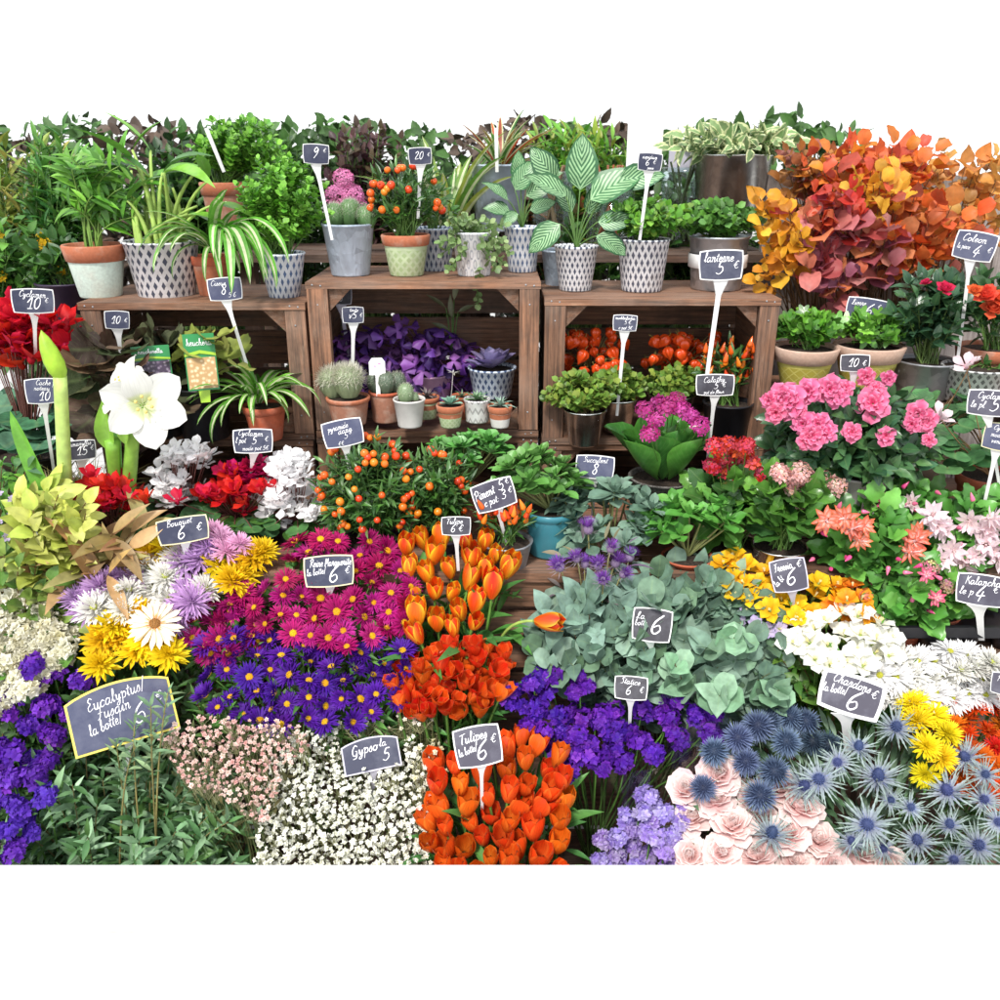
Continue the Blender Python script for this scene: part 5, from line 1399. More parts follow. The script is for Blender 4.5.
def hairy(par, c, r_, seed):
    cactus(par, c, r_, r_ * 2.0, (.22, .27, .15), seed, 12, (.80, .78, .66), 240, .55)
t, tp, r = potted('cactus_pot', 'white haired twin cactus in a whitewashed clay pot', 'cactus', 347, 396, 428, 42, Y=1.99, body='terra_ribbed', rim='terra', rimh=.16, taper=.8, group=SMG); s = scl(tp)
hairy(t, P(333, 394, tp[1] + .01), 13 * s, 81); hairy(t, P(349, 394, tp[1] - .01), 14 * s, 82); hairy(t, P(342, 390, tp[1] + .03), 12 * s, 83)
t, tp, r = potted('cactus_pot', 'triple green grey cactus in a wicker textured clay pot', 'cactus', 385, 390, 424, 32, Y=2.04, body='terra_ribbed', rim='terra_red', rimh=.1, taper=.85, group=SMG); s = scl(tp)
for px, dy, rr in ((376, .01, 8.5), (386, -.015, 9.5), (397, .005, 9)): cactus(t, P(px, 391, tp[1] + dy), rr * s, 19 * s, (.11, .15, .10), int(px), 12, ns=120)
t, tp, r = potted('cactus_pot', 'small knobbly cactus in a chalk white pot', 'cactus', 409, 399, 429, 31, Y=1.985, body='white_pot', taper=.78, group=SMG); s = scl(tp)
cactus(t, P(406, 402, tp[1]), 8 * s, 19 * s, (.20, .28, .15), 86, 10, ns=90); cactus(t, P(414, 403, tp[1] + .01), 5 * s, 11 * s, (.20, .28, .15), 87, 10, ns=60)
def succ_pot(label, cx, pyt, pyb, wt, Y, body, rim, size, cols, seed, n=22, lt='obov', el1=.2, **kw):
    t, tp, r = potted('succulent_pot', label, 'succulent', cx, pyt, pyb, wt, Y=Y, body=body, rim=rim, group=SMG, **kw); mb = MB(); rosette(mb, tp + np.array([0, 0, .004]), n, size * scl(tp), LF[lt], cols, R(seed), 1.4, el1); obj('rosette', mb, M['succulent'], t); return t, tp
succ_pot('dull grey succulent in a green pot behind the chalk white pot', 426, 396, 420, 26, 2.07, 'pat_green', 'terra', 16, [(.16, .13, .13), (.20, .17, .16)], 88, 18, 'lance')
t, tp = succ_pot('aqua succulent in a green check pot with a terracotta rim', 450, 404, 429, 27, 1.985, 'pat_green', 'terra', 14, [(.20, .38, .28), (.26, .44, .34)], 89, 20, rimh=.3)
mb = MB(); tube(mb, [tp, P(452, 388, tp[1]), P(453, 372, tp[1])], .001, .001, 4, (.5, .45, .45)); rosette(mb, P(453, 373, tp[1]), 8, 10 * scl(tp), LF['lance'], [(.45, .44, .46), (.5, .48, .4)], R(90), .9, .2); obj('flower_stalk', mb, M['petal_soft'], t)
succ_pot('spiky green succulent in a white and grey zigzag pot', 477, 399, 424, 26, 2.0, 'zigzag', None, 17, [(.14, .26, .13), (.20, .32, .18)], 91, 24, 'lance', .1, taper=.9)
succ_pot('mint green succulent in a small pot with a terracotta rim', 500, 405, 429, 24, 1.985, 'white_pot', 'terra', 17, [(.24, .36, .28), (.30, .42, .34)], 92, 18, 'lance', rimh=.3)
t, tp, r = potted('succulent_pot', 'lilac rosette succulent in a blue lattice pot', 'succulent', 492, 367, 400, 47, Y=2.12, body='lat_blue2', taper=.8, group=SMG); mb = MB(); rosette(mb, tp + np.array([0, 0, .008]), 30, 30 * scl(tp), LF['obov'], [(.26, .22, .42), (.34, .28, .48), (.20, .20, .40)], R(93), 1.4, .25); obj('rosette', mb, M['succulent'], t)
succ_pot('tiny plant in a red clay pot behind the aqua succulent', 462, 396, 420, 22, 2.06, 'terra_red', None, 12, [(.12, .2, .1)], 94, 12, 'lance')
pt = P(381, 398, 2.045); c = P(377, 366, 2.05); n = nrm(CAM - c); s = scl(c); t = thing('plant_tag', 'white rounded plant tag with a pink flower picture', 'plant tag', pt, 'printed plant tags'); ax = nrm(np.cross((0, 0, 1), n)); ay = np.cross(n, ax)
m = MB(); slab(m, [(-8 * s, -9 * s), (8 * s, -9 * s), (8 * s, 4 * s), (5 * s, 8 * s), (-5 * s, 8 * s), (-8 * s, 4 * s)], n, -.001, 0, c, ax, ay); slab(m, [(-2 * s, -30 * s), (2 * s, -30 * s), (2 * s, -9 * s), (-2 * s, -9 * s)], n, -.001, -.0002, c, ax, ay); obj('card', m, M['white_plastic'], t, smooth=False)
m = MB(); slab(m, [(-5.5 * s, -6 * s), (5.5 * s, -6 * s), (5.5 * s, 3 * s), (-5.5 * s, 3 * s)], n, .0002, .001, c, ax, ay); obj('picture', m, M['tag_pink'], t, smooth=False)
t = thing('dry_plant', 'thin pale leaf sprig rising at the back of the middle crate', 'plant', P(452, 372, 2.28)); stalk = [(452, 318, 0, 95, 1), (446, 308, 0, 140, 1), (454, 300, 0, 80, 1), (458, 312, 0, 30, .8), (449, 330, 0, 150, .8)]; stalkleaves(t, P(453, 372, 2.28), stalk, LF['lance'], 24, [(.2, .2, .12), (.12, .14, .07)], 'leaf', 95)

# ------------------------------------------------------------------ inside the right crate
zf = .955 + .016
PHG = 'pots of orange lantern fruit in the right crate'
def lantern_pot(label, cx, cy, rx, ry, n, seed, Y, pyb):
    t, tp, r = potted('lantern_plant', label, 'potted plant', cx, 376, pyb, 46, Y=Y, body='zinc_dull', taper=.85, group=PHG); rs = R(seed); s = scl(tp)
    ms = MB()
    for k in range(n):
        e = P(cx + rs.uniform(-rx, rx), cy + rs.uniform(-ry, ry), Y + rs.uniform(-.05, .07)); inst('lantern_fruit', HD['lantern'][0], headM(e, np.array([rs.uniform(-.6, .6), rs.uniform(-.6, .2), .8]), rs.uniform(5.2, 7.8) * s, rs.uniform(0, 6)), t)
        tube(ms, bez(tp, tp * .5 + e * .5 + np.array([0, 0, .04]), e + np.array([0, 0, .015]), 6), .0012, .001, 4, (.3, .26, .1), cap=False)
    obj('stem', ms, M['stem'], t); return t, tp
lantern_pot('orange lantern fruit in a zinc pot at the left of the right crate', 590, 352, 34, 20, 44, 100, 2.18, 398)
lantern_pot('orange lantern fruit behind the round leaved tin buckets', 680, 352, 36, 16, 44, 101, 2.20, 396)
TBG = 'round leaved plants in tin buckets'
for k, (lb, cx, pyt, pyb, wt, bx, by, rx, ry, z_, Y_) in enumerate((('round leaved bush in the nearest bright tin bucket of the right crate', 585, 409, 448, 42, 582, 394, 42, 22, zf, 1.985), ('round leaved bush in a small tin bucket beside a tall price stake', 618, 398, 434, 38, 618, 386, 26, 18, zf, 2.06), ('lime round leaved bush in a pale tin bucket below the lantern fruit', 672, 394, 430, 46, 676, 384, 36, 16, zf, 2.08))):
    t, tp, r = potted('potted_plant', lb, 'potted plant', cx, pyt, pyb, wt, Y=Y_, body='steel', taper=.72, group=TBG); bush(t, tp, bx, by, rx, ry, 'tiny', 8.5, 4, [(.13, .27, .04), (.20, .34, .05), (.10, .20, .03), (.28, .36, .06)], 'leaf', R(110 + k), 95, lo=-.4, pairs=2, inner=.3, stemcol=(.12, .10, .03))
def pepper_pot(label, cx, pyt, pyb, wt, Y, body, bx, by, rx, ry, n, seed, lp=12, **kw):
    t, tp, r = potted('pepper_plant', label, 'potted plant', cx, pyt, pyb, wt, Y=Y, body=body, **kw); c, s, tg = bush(t, tp, bx, by, rx, ry, 'lance', 18, 7, GD, 'leaf_gloss', R(seed), 24, lo=-.2)
    for k in range(n):
        rs = R(seed + 50 + k); e = P(bx + rs.uniform(-rx, rx) * .95, by - ry * .35 + rs.uniform(-ry, ry) * .6, tp[1] + rs.uniform(-.05, .03)); inst('pepper_fruit', HD['pepper'][k % 3], headM(e, np.array([rs.uniform(-.5, .5), rs.uniform(-.5, .2), 1]), lp * .62 * s, 0), t)
pepper_pot('orange pepper plant in a black pot at the right crate corner', 730, 402, 440, 48, 2.02, 'black_plastic', 729, 375, 28, 32, 40, 120, taper=.85)

# ------------------------------------------------------------------ right side, upper
YPG = 'yellow diamond relief pots of young ivy'
for k, (lb, cx, pyt, pyb, wt, Y_) in enumerate((('young green ivy in a yellow diamond relief pot beside the crate', 808, 346, 390, 62, 2.03), ('young green ivy in a yellow relief pot behind the ten euro stake', 872, 344, 390, 66, 2.04))):
    t, tp, r = potted('potted_plant', lb, 'potted plant', cx, pyt, pyb, wt, Y=Y_, body='pat_yellow', rim='terra_pale', rimh=.36, taper=.68, group=YPG)
    bush(t, tp, cx, 330, 32, 18, 'ivy', 17, 7, GM + GB, 'leaf_gloss', R(130 + k), 34, lo=-.25)
t, tp, r = potted('rose_plant', 'rose bush with red bud in a dull zinc bucket', 'potted plant', 932, 360, 402, 60, Y=2.02, body='zinc_dull', taper=.82)
bush(t, tp, 928, 315, 42, 42, 'small', 19, 7, [(.03, .09, .035), (.05, .13, .05), (.04, .11, .06)], 'leaf_gloss', R(132), 52, lo=-.5, stemcol=(.10, .16, .04))
s = scl(tp)
inst('rose_bloom', HD['rose_red'][0], headM(P(944, 291, 1.96), (0, -.5, .8), 10 * s, 0), t); inst('rose_bloom', HD['rose_red'][0], headM(P(926, 284, 2.04), (-.3, -.2, .8), 6 * s, 1), t)
t, tp, r = potted('rose_plant', 'coral rose bush in a terracotta pot at the right edge', 'potted plant', 996, 346, 392, 62, Y=2.04, body='terra_ribbed', rim='terra', rimh=.3, taper=.8)
bush(t, tp, 990, 312, 34, 40, 'small', 19, 8, [(.04, .11, .04), (.06, .15, .05)], 'leaf_gloss', R(133), 36, lo=-.4)
for px, py, sz in ((985, 297, 13), (992, 311, 14), (1000, 300, 12), (974, 292, 8)): inst('rose_bloom', HD['rose_or'][0], headM(P(px, py, 1.97), (-.2, -.6, .7), sz * s, px), t)
t, tp, r = potted('plant_pot', 'empty woven grey pot under the coral rose', 'pot', 984, 366, 406, 64, Y=1.97, body='perf', taper=.85)
bush(t, tp, 1000, 366, 20, 12, 'small', 12, 6, GD, 'leaf', R(134), 8)
# azalea
t, tp, r = potted('azalea_plant', 'large pink azalea bush in a pale pot', 'potted plant', 862, 472, 520, 62, Y=1.80, body='white_pot', taper=.75)
c, s, tg = bush(t, tp, 846, 438, 84, 52, 'small', 21, 6, [(.035, .10, .035), (.05, .13, .05), (.07, .17, .05), (.04, .12, .06)], 'leaf_gloss', R(140), 170, lo=-.55, inner=.35, face=.25)
rs = R(141)
for px, py, sz in ((783, 398, 17), (790, 403, 19), (808, 392, 14), (830, 389, 15), (776, 412, 12), (837, 397, 13), (873, 404, 19), (866, 376, 10), (803, 424, 13), (818, 424, 14), (812, 436, 16), (826, 433, 12), (806, 440, 11), (852, 432, 11), (798, 412, 11), (886, 436, 11), (918, 414, 14), (926, 420, 13), (912, 424, 10), (929, 440, 8), (888, 378, 9), (845, 388, 10), (876, 388, 9), (770, 400, 10)):
    p = P(px, py, tp[1] - .13 + (py - 440) * -.0010); inst('azalea_bloom', HD['azalea'][rs.randint(3)], headM(p, nrm(CAM - p) + rs.uniform(-.35, .35, 3), sz * scl(p), rs.uniform(0, 6)), t)
# white cyclamen leaves at right with brown stems
t, tp, r = potted('cyclamen_plant', 'white budded cyclamen with brown stems in a plain terracotta pot', 'potted plant', 996, 474, 518, 62, Y=1.82, body='terra_red', rim='terra_red', rimh=.3, taper=.8)
def cyclamen(t, tp, cx, cy, rx, ry, nl, heads, blooms, bs, seed, lcols=GD + [(.06, .16, .06)], leaf_up=0, stemcol=(.16, .06, .05), lpx=22):
    rs = R(seed); s = scl(tp); mb = MB(); ms = MB()
    for k in range(nl):
        a = rs.uniform(0, 6.28); q = math.sqrt(rs.uniform(.05, 1)); e = P(cx + rx * q * math.cos(a), cy + ry * .5 * q * math.sin(a) - ry * .2 * (1 - q), tp[1] - .08 * q * math.sin(-a) * -1 + rs.uniform(-.03, .03))
        tube(ms, bez(tp, tp * .6 + e * .4 + np.array([0, 0, .03]), e, 5), .0014, .0011, 4, stemcol, cap=False)
        d = np.array([math.cos(a), -math.sin(a) * .6 - .3, -.15]); mb.add(LF['cyc'][0], frame1(e, d, nrm(CAM - e) * .5 + np.array([0, 0, .7]) + rs.uniform(-.3, .3, 3), lpx * s * rs.uniform(.7, 1.2)), pick(lcols, 1, rs)[0])
    obj('foliage', mb, M['leaf_matt'], t)
    for px, py in blooms:
        e = P(px, py, tp[1] - .03 + rs.uniform(-.05, .05)); tube(ms, bez(tp, tp * .4 + e * .6 + np.array([0, 0, -.01]), e, 6), .0013, .0012, 4, stemcol, cap=False)
        inst('cyclamen_bloom', heads[rs.randint(len(heads))], headM(e, np.array([rs.uniform(-.5, .5), rs.uniform(-.7, .0), 1]), bs * s * rs.uniform(.85, 1.15), rs.uniform(0, 6)), t)
    obj('stem', ms, M['stem'], t)
rs = R(142)
cyclamen(t, tp, 968, 445, 56, 50, 46, HD['cyc_pale'], [(940, 418), (966, 366), (936, 424)], 11, 143, [(.07, .22, .07), (.12, .28, .10), (.05, .16, .05)], stemcol=(.26, .14, .06), lpx=24)
t, tp, r = potted('cyclamen_plant', 'leafy cyclamen with few buds behind the right price boards', 'potted plant', 930, 440, 486, 50, Y=1.90, body='terra_pale', taper=.8)
cyclamen(t, tp, 940, 410, 40, 40, 30, HD['cyc_pale'], [(972, 362)], 10, 144, [(.06, .18, .06), (.09, .22, .08)], stemcol=(.22, .12, .05), lpx=22)

# ------------------------------------------------------------------ left side, middle
CYG = 'cyclamen plants'
def spray(cx, cy, rx, ry, n, rs): return [(cx + rs.normal() * rx * .5, cy + rs.normal() * ry * .5) for k in range(n)]
t, tp, r = potted('cyclamen_plant', 'tall bright red cyclamen at the left edge', 'potted plant', 26, 452, 500, 70, Y=1.95, body='black_plastic', group=CYG)
cyclamen(t, tp, 28, 420, 56, 60, 70, HD['cyc_red'], spray(18, 342, 36, 24, 56, R(150)) + [(66, 346), (68, 356), (70, 352), (40, 320)], 19, 151, [(.03, .12, .06), (.05, .17, .08), (.10, .22, .14)], lpx=27)
t, tp, r = potted('grass_plant', 'dry brown tufted grass below the red cyclamen', 'potted plant', 52, 505, 540, 46, Y=1.86, body='black_plastic'); mb = MB(); straps(mb, tp, 150, 72 * scl(tp), LF['grass'], [(.26, .22, .08), (.20, .18, .06), (.12, .16, .04)], R(152), .3, 1.45, .04); straps(mb, P(95, 508, 1.88), 90, 70 * scl(tp), LF['grass'], [(.26, .20, .09), (.18, .18, .06)], R(153), .3, 1.45, .03); obj('foliage', mb, M['grass'], t)
# amaryllis
t, tp, r = potted('amaryllis_plant', 'white amaryllis in open flower on a thick green stem', 'potted plant', 124, 505, 545, 44, Y=1.84, body='terra_red'); s = scl(tp)
ms = MB(); e = P(133, 420, 1.80); tube(ms, bez(P(126, 508, 1.84), P(131, 470, 1.83), e, 8), 7 * s, 6.2 * s, 10, (.22, .42, .06)); tube(ms, bez(P(118, 508, 1.84), P(114, 470, 1.82), P(112, 440, 1.80), 8), 4.5 * s, 7 * s, 10, (.20, .42, .05)); obj('stem', ms, M['stem'], t)
mb = MB(); mb.add(leaf_t('lance', 8, .35, .1, .5, 5), frame1(P(112, 452, 1.80), (-.05, 0, 1), (0, -1, .1), 50 * s), (.24, .46, .06)); mb.add(leaf_t('lance', 8, .3, .1, .5, 5), frame1(P(126, 445, 1.79), (.05, 0, 1), (0, -1, .1), 40 * s), (.26, .46, .07)); mb.add(leaf_t('strap', 8, .12, .2, .3), frame1(P(120, 510, 1.86), (.05, .1, 1), (0, -1, .1), 95 * s), (.10, .30, .04)); obj('foliage', mb, M['grass'], t)
p = P(139, 408, 1.765); inst('amaryllis_bloom', HD['amaryllis'][0], headM(p + np.array([0, .02, 0]), nrm(CAM - p) + np.array([.05, 0, .05]), 35 * s, .35), t)
p = P(127, 395, 1.80); inst('amaryllis_bloom', HD['amaryllis'][0], headM(p + np.array([0, .03, 0]), np.array([-.5, -.4, .5]), 28 * s, 1.2), t)
t, tp, r = potted('amaryllis_plant', 'closed amaryllis bud on a very tall pale stem', 'potted plant', 66, 505, 550, 44, Y=1.76, body='terra_red'); s = scl(tp)
ms = MB(); tube(ms, bez(P(66, 508, 1.76), P(64, 450, 1.76), P(60, 376, 1.75), 9), 6.8 * s, 6 * s, 12, (.40, .54, .14)); obj('stem', ms, M['stem'], t)
bd = MB(); b0 = P(60, 377, 1.75); hB = 41 * s; lathe(bd, [(5.5 * s, 0), (8 * s, hB * .12), (9 * s, hB * .35), (7.5 * s, hB * .65), (4 * s, hB * .9), (0, hB * 1.06)], (b0[0], b0[1], b0[2]), 16, (.30, .50, .03)); 
for v_ in bd.V: v_[:, 0] += -(v_[:, 2] - b0[2]) * .22
obj('bud', bd, M['stem'], t)
mb = MB(); mb.add(leaf_t('strap', 10, .16, .1, .35, 5), frame1(P(54, 508, 1.75), (-.30, .05, 1), (.1, -1, .1), 100 * s), (.16, .42, .05)); obj('foliage', mb, M['grass'], t)
# cyclamens
t, tp, r = potted('cyclamen_plant', 'short white cyclamen left of the magenta cyclamen', 'potted plant', 182, 515, 548, 48, Y=1.87, body='black_plastic', group=CYG); cyclamen(t, tp, 182, 508, 42, 30, 34, HD['cyc_white'], spray(186, 459, 26, 9, 28, R(155)) + spray(174, 493, 22, 13, 30, R(156)) + [(157, 473), (153, 476), (160, 470)], 10, 157)
t, tp, r = potted('cyclamen_plant', 'white cyclamen right of the red cyclamen', 'potted plant', 296, 520, 552, 48, Y=1.83, body='black_plastic', group=CYG); cyclamen(t, tp, 294, 520, 44, 30, 40, HD['cyc_white'], spray(292, 468, 20, 14, 24, R(158)) + spray(284, 500, 22, 18, 30, R(159)) + [(318, 500), (314, 512), (320, 512), (310, 516), (316, 488)], 11.5, 160)
t, tp, r = potted('cyclamen_plant', 'red and magenta cyclamen between the two white ones', 'potted plant', 236, 518, 550, 48, Y=1.84, body='black_plastic', group=CYG); cyclamen(t, tp, 236, 516, 44, 28, 40, HD['cyc_red'], spray(232, 494, 36, 14, 42, R(161)), 11, 162)
s = scl(tp); rs = R(163)
for px, py in spray(248, 475, 26, 11, 26, rs): inst('cyclamen_bloom', HD['cyc_pink'][rs.randint(2)], headM(P(px, py, 1.86), np.array([rs.uniform(-.5, .5), rs.uniform(-.7, 0), 1]), 10 * s, rs.uniform(0, 6)), t)
t, tp, r = potted('cyclamen_plant', 'low scarlet cyclamen beside the amaryllis stems', 'potted plant', 108, 535, 565, 44, Y=1.78, body='black_plastic', group=CYG); cyclamen(t, tp, 112, 525, 40, 28, 30, HD['cyc_red'], spray(108, 498, 32, 16, 44, R(164)), 11, 165)

# ------------------------------------------------------------------ middle row, centre
SOG = 'orange berry bushes in clear pots'
def berry_bush(label, cx, pyt, pyb, wt, Y, bx, by, rx, ry, n, seed, nst=120):
    t, tp, r = potted('berry_bush', label, 'potted plant', cx, pyt, pyb, wt, Y=Y, body='dark_purple', taper=.82, group=SOG)
    m = MB(); b = np.array(t.location); lathe(m, [(r * .86, .0), (r * 1.12, tp[2] - b[2] + .016), (r * 1.15, tp[2] - b[2] + .018)], b); obj('clear_sleeve', m, M['cello'], t)
    c, s, tg = bush(t, tp, bx, by, rx, ry, 'lance', 17, 4.6, GD + [(.06, .15, .04), (.10, .20, .06)], 'leaf_gloss', R(seed), nst, lo=-.6, inner=.35, face=.15)
    fruit(t, c, rx * .95, ry * .95, int(n * 1.3), HD['berry'], 7.6, R(seed + 1), 'berry', .97, lo=-.6, inner=.95)
berry_bush('broad orange berry bush in a clear sleeved pot', 372, 538, 585, 62, 1.76, 368, 490, 52, 60, 46, 170, 170)
berry_bush('second orange berry bush behind the small tulip board', 445, 535, 575, 46, 1.80, 432, 490, 40, 44, 26, 172, 100)
t, tp, r = potted('jade_plant', 'bright green jade plant left of the teal pot', 'potted plant', 462, 488, 520, 40, Y=1.90, body='terra', taper=.8)
s = scl(tp)
def jade(t, tp, cx, cy, rx, ry, n, size, cols, seed, lt='obov', mat='succulent', k=11, el1=.15):
    rs = R(seed); s = scl(tp); mb = MB(); ms = MB(); c = P(cx, cy, tp[1])
    for p in shell_pts(c, (rx * s, rx * s * .7, ry * s), n, rs, -.2, .3, .5):
        ax = nrm((p - tp) + np.array([0, 0, .08])) + rs.uniform(-.25, .25, 3); rosette(mb, p, k, size * s * rs.uniform(.8, 1.15), LF[lt], cols, rs, 1.3, el1, ax=ax); tube(ms, bez(tp, tp * .5 + p * .5, p, 5), .003, .002, 5, (.2, .22, .08), cap=False)
    obj('foliage', mb, M[mat], t); obj('stem', ms, M['stem'], t)
jade(t, tp, 470, 456, 36, 24, 24, 17, [(.07, .26, .04), (.11, .33, .07), (.16, .36, .12)], 175)
t, tp, r = potted('jade_plant', 'jade plant with fleshy leaves in a large teal glazed pot', 'potted plant', 551, 507, 560, 56, Y=1.76, body='teal', taper=.76, lip=1.05, rim='teal', rimh=.14)
jade(t, tp, 537, 482, 40, 30, 26, 21, [(.10, .27, .05), (.16, .34, .09), (.09, .22, .05)], 176)
pepper_pot('orange pepper plant in a zinc pot under the tilted pepper board', 506, 540, 580, 52, 1.71, 'zinc_dull', 504, 523, 26, 16, 46, 178, 13, taper=.75)
t, tp, r = potted('kalanchoe_plant', 'pink flowered kalanchoe with huge cupped leaves in a speckled stone pot', 'potted plant', 665, 476, 520, 66, Y=1.86, body='stone_pot', taper=.82); s = scl(tp); mb = MB(); rs = R(180)
KL = [leaf_t('obov', 8, .70, -.55, .26, 7, .02, 1, c0=(.9, .9, .9), c1=(1.1, 1.1, 1.0), ce=(1.9, 1.6, 1.3)), leaf_t('obov', 8, .62, -.2, .3, 7, .03, 1, ce=(1.7, 1.5, 1.2))]
rosette(mb, tp + np.array([0, -.01, .016]), 17, 68 * s, KL, [(.045, .17, .03), (.07, .23, .04), (.03, .12, .025)], rs, 1.25, .55, .12, grow=(.75, 1.05)); rosette(mb, tp + np.array([0, -.03, .06]), 10, 40 * s, KL, [(.06, .22, .04), (.04, .16, .03)], rs, 1.2, .3)
obj('foliage', mb, M['leaf_gloss'], t); KF = f_floret4((1, 1, 1), (1, .8, .5)); umbels(t, [P(x, y + 2, tp[1] - .085 + dd) for x, y, dd in ((645, 408, 0), (656, 418, -.04), (668, 405, .02), (682, 408, .02), (692, 414, .0), (700, 424, -.03), (660, 402, .05), (650, 432, -.08), (676, 400, .05))], KF, 4.6 * s, 24, 8.5 * s, [(.50, .05, .28), (.58, .09, .36), (.44, .03, .22)], R(181), 'flower_cluster', stem_to=tp)
KAG = 'kalanchoe plants in flower'
def kalan(label, cx, pyt, pyb, wt, Y, body, bx, by, rx, ry, clusters, cols, seed, nl=30, lpx=30, lc=GM + GD, fs=5, nf=22, cr=8.5, **kw):
    t, tp, r = potted('kalanchoe_plant', label, 'potted plant', cx, pyt, pyb, wt, Y=Y, body=body, group=KAG, **kw); s = scl(tp)
    bush(t, tp, bx, by, rx, ry, 'scallop', lpx, 14, lc, 'leaf_gloss', R(seed), nl, lo=-.4, face=.2, inner=.5)
    umbels(t, [P(x, y, tp[1] - .04 + R(seed + 3 + i).uniform(-.04, .04)) for i, (x, y) in enumerate(clusters)], KF, fs * s, nf, cr * s, cols, R(seed + 1), stem_to=tp); return t, tp
kalan('kalanchoe with coral pink and scarlet flowers by the right crate', 736, 545, 585, 60, 1.76, 'steel', 735, 505, 48, 42, [(716, 446), (728, 444), (722, 454), (738, 450), (745, 456), (752, 462), (738, 466), (748, 474), (758, 474), (740, 480), (764, 484), (712, 466), (720, 470), (746, 446)], [(.62, .05, .10), (.66, .10, .16), (.66, .07, .02), (.62, .05, .015)], 185, 40)
kalan('kalanchoe with pale pink flowers in a steel bucket', 782, 545, 585, 54, 1.72, 'steel', 790, 508, 40, 34, [(780, 473), (792, 482), (800, 474), (808, 478), (818, 484), (794, 490), (786, 478), (836, 486), (804, 500), (822, 478)], [(.78, .46, .44), (.80, .60, .50), (.76, .38, .38)], 188, 34, fs=5, nf=26, cr=9)
t, tp, r = potted('succulent_plant', 'green fleshy crassula in a shallow red saucer', 'potted plant', 690, 556, 572, 50, Y=1.72, body='terra_red', taper=.7); jade(t, tp, 695, 525, 44, 30, 22, 25, [(.10, .32, .05), (.16, .40, .08), (.07, .24, .04)], 190, k=9)
t, tp, r = potted('succulent_plant', 'powdery grey green succulent cluster beside the teal pot', 'potted plant', 610, 568, 590, 70, Y=1.74, body='terra_red', taper=.8); jade(t, tp, 606, 522, 58, 42, 40, 25, GG + [(.20, .32, .24)], 191, 'obov', 'leaf_matt', 9, .0)
bunch('thistle_bunch', 'dry purple thistle heads wrapped in clear film', 'thistle', [(556, 545), (600, 520), (645, 535), (650, 575), (610, 590), (560, 585)], 22, HD['thistle'], 21, 'thistle_head', seed=192, Y=1.67, base=P(600, 640, 1.74), nleaf=40, lcols=[(.16, .10, .18), (.2, .18, .1)], lsize=22, up=.9, cam=.2, stemcol=(.3, .28, .12),
      pts=np.array([P(x, y, 1.66 + d) for x, y, d in ((559, 566, -.02), (576, 558, 0), (585, 563, .02), (611, 548, .0), (588, 528, .05), (598, 565, .0), (616, 562, .02), (630, 556, .03), (603, 580, -.02), (624, 574, .0))]))

# ------------------------------------------------------------------ right side, christmas cactus and tray
SCG = 'christmas cactus plants'
def schlum(label, cx, cy, rx, ry, Y, heads, spots, seed, hp=15, pyt=None):
    t, tp, r = potted('cactus_plant', label, 'potted plant', cx, cy + 38, cy + 70, 46, Y=Y, body='terra_red', group=SCG); rs = R(seed); s = scl(tp)
    bush(t, tp, cx, cy, rx, ry, 'scallop', 27, 11, [(.06, .22, .03), (.10, .30, .05), (.14, .36, .06), (.05, .16, .03)], 'succulent', rs, 46, lo=-.5, face=.2)
    for px, py in spots:
        e = P(px, py, tp[1] - .075 + rs.uniform(-.02, .02)); inst('cactus_bloom', heads[rs.randint(len(heads))], headM(e, np.array([rs.uniform(-.9, .9), -.8, rs.uniform(-.1, .7)]), hp * s * rs.uniform(.8, 1.1), rs.uniform(0, 6)), t)
    for k in range(10):
        e = P(cx + rs.uniform(-rx, rx), cy + rs.uniform(-ry, ry), tp[1] - .07); inst('flower_bud', HD['pepper_pink'][k % 2], headM(e, rs.uniform(-1, 1, 3) + np.array([0, -.4, .3]), 6 * s, 0), t)
HD['pepper_pink'] = tinted('flower_bud', f_pepper, 'fruit', [(.60, .05, .20), (.66, .14, .26)])
schlum('christmas cactus with orange red blooms under the azalea', 862, 540, 52, 40, 1.70, HD['schlum_o'], [(826, 520), (850, 530), (862, 526), (858, 540), (912, 542), (918, 536), (908, 552), (846, 518), (856, 594), (848, 602)], 200, 15)
schlum('christmas cactus with crimson buds behind the orange one', 892, 505, 46, 22, 1.80, HD['schlum_p'] + HD['schlum_w'], [(888, 500), (880, 506), (912, 502), (862, 514)], 201, 13)
schlum('christmas cactus with pale pink blooms at the right edge', 972, 540, 46, 44, 1.73, HD['schlum_w'], [(936, 524), (944, 530), (932, 516), (990, 518), (996, 526), (984, 530), (964, 562), (976, 556), (990, 552), (998, 560), (956, 566), (940, 560), (986, 545), (970, 520), (1000, 540), (952, 548)], 202, 16)
schlum('christmas cactus with broad leaves and few pink buds above the black tray', 900, 590, 50, 34, 1.64, HD['schlum_p'], [(926, 575), (936, 598)], 203, 9)
kalan('pale budded kalanchoe behind the small right hand board', 940, 612, 640, 44, 1.66, 'terra_red', 940, 590, 40, 24, [(930, 568), (938, 578), (948, 586), (925, 590), (936, 600)], [(.66, .24, .36), (.62, .58, .26), (.7, .3, .4)], 205, 22, fs=4, nf=18, cr=8)
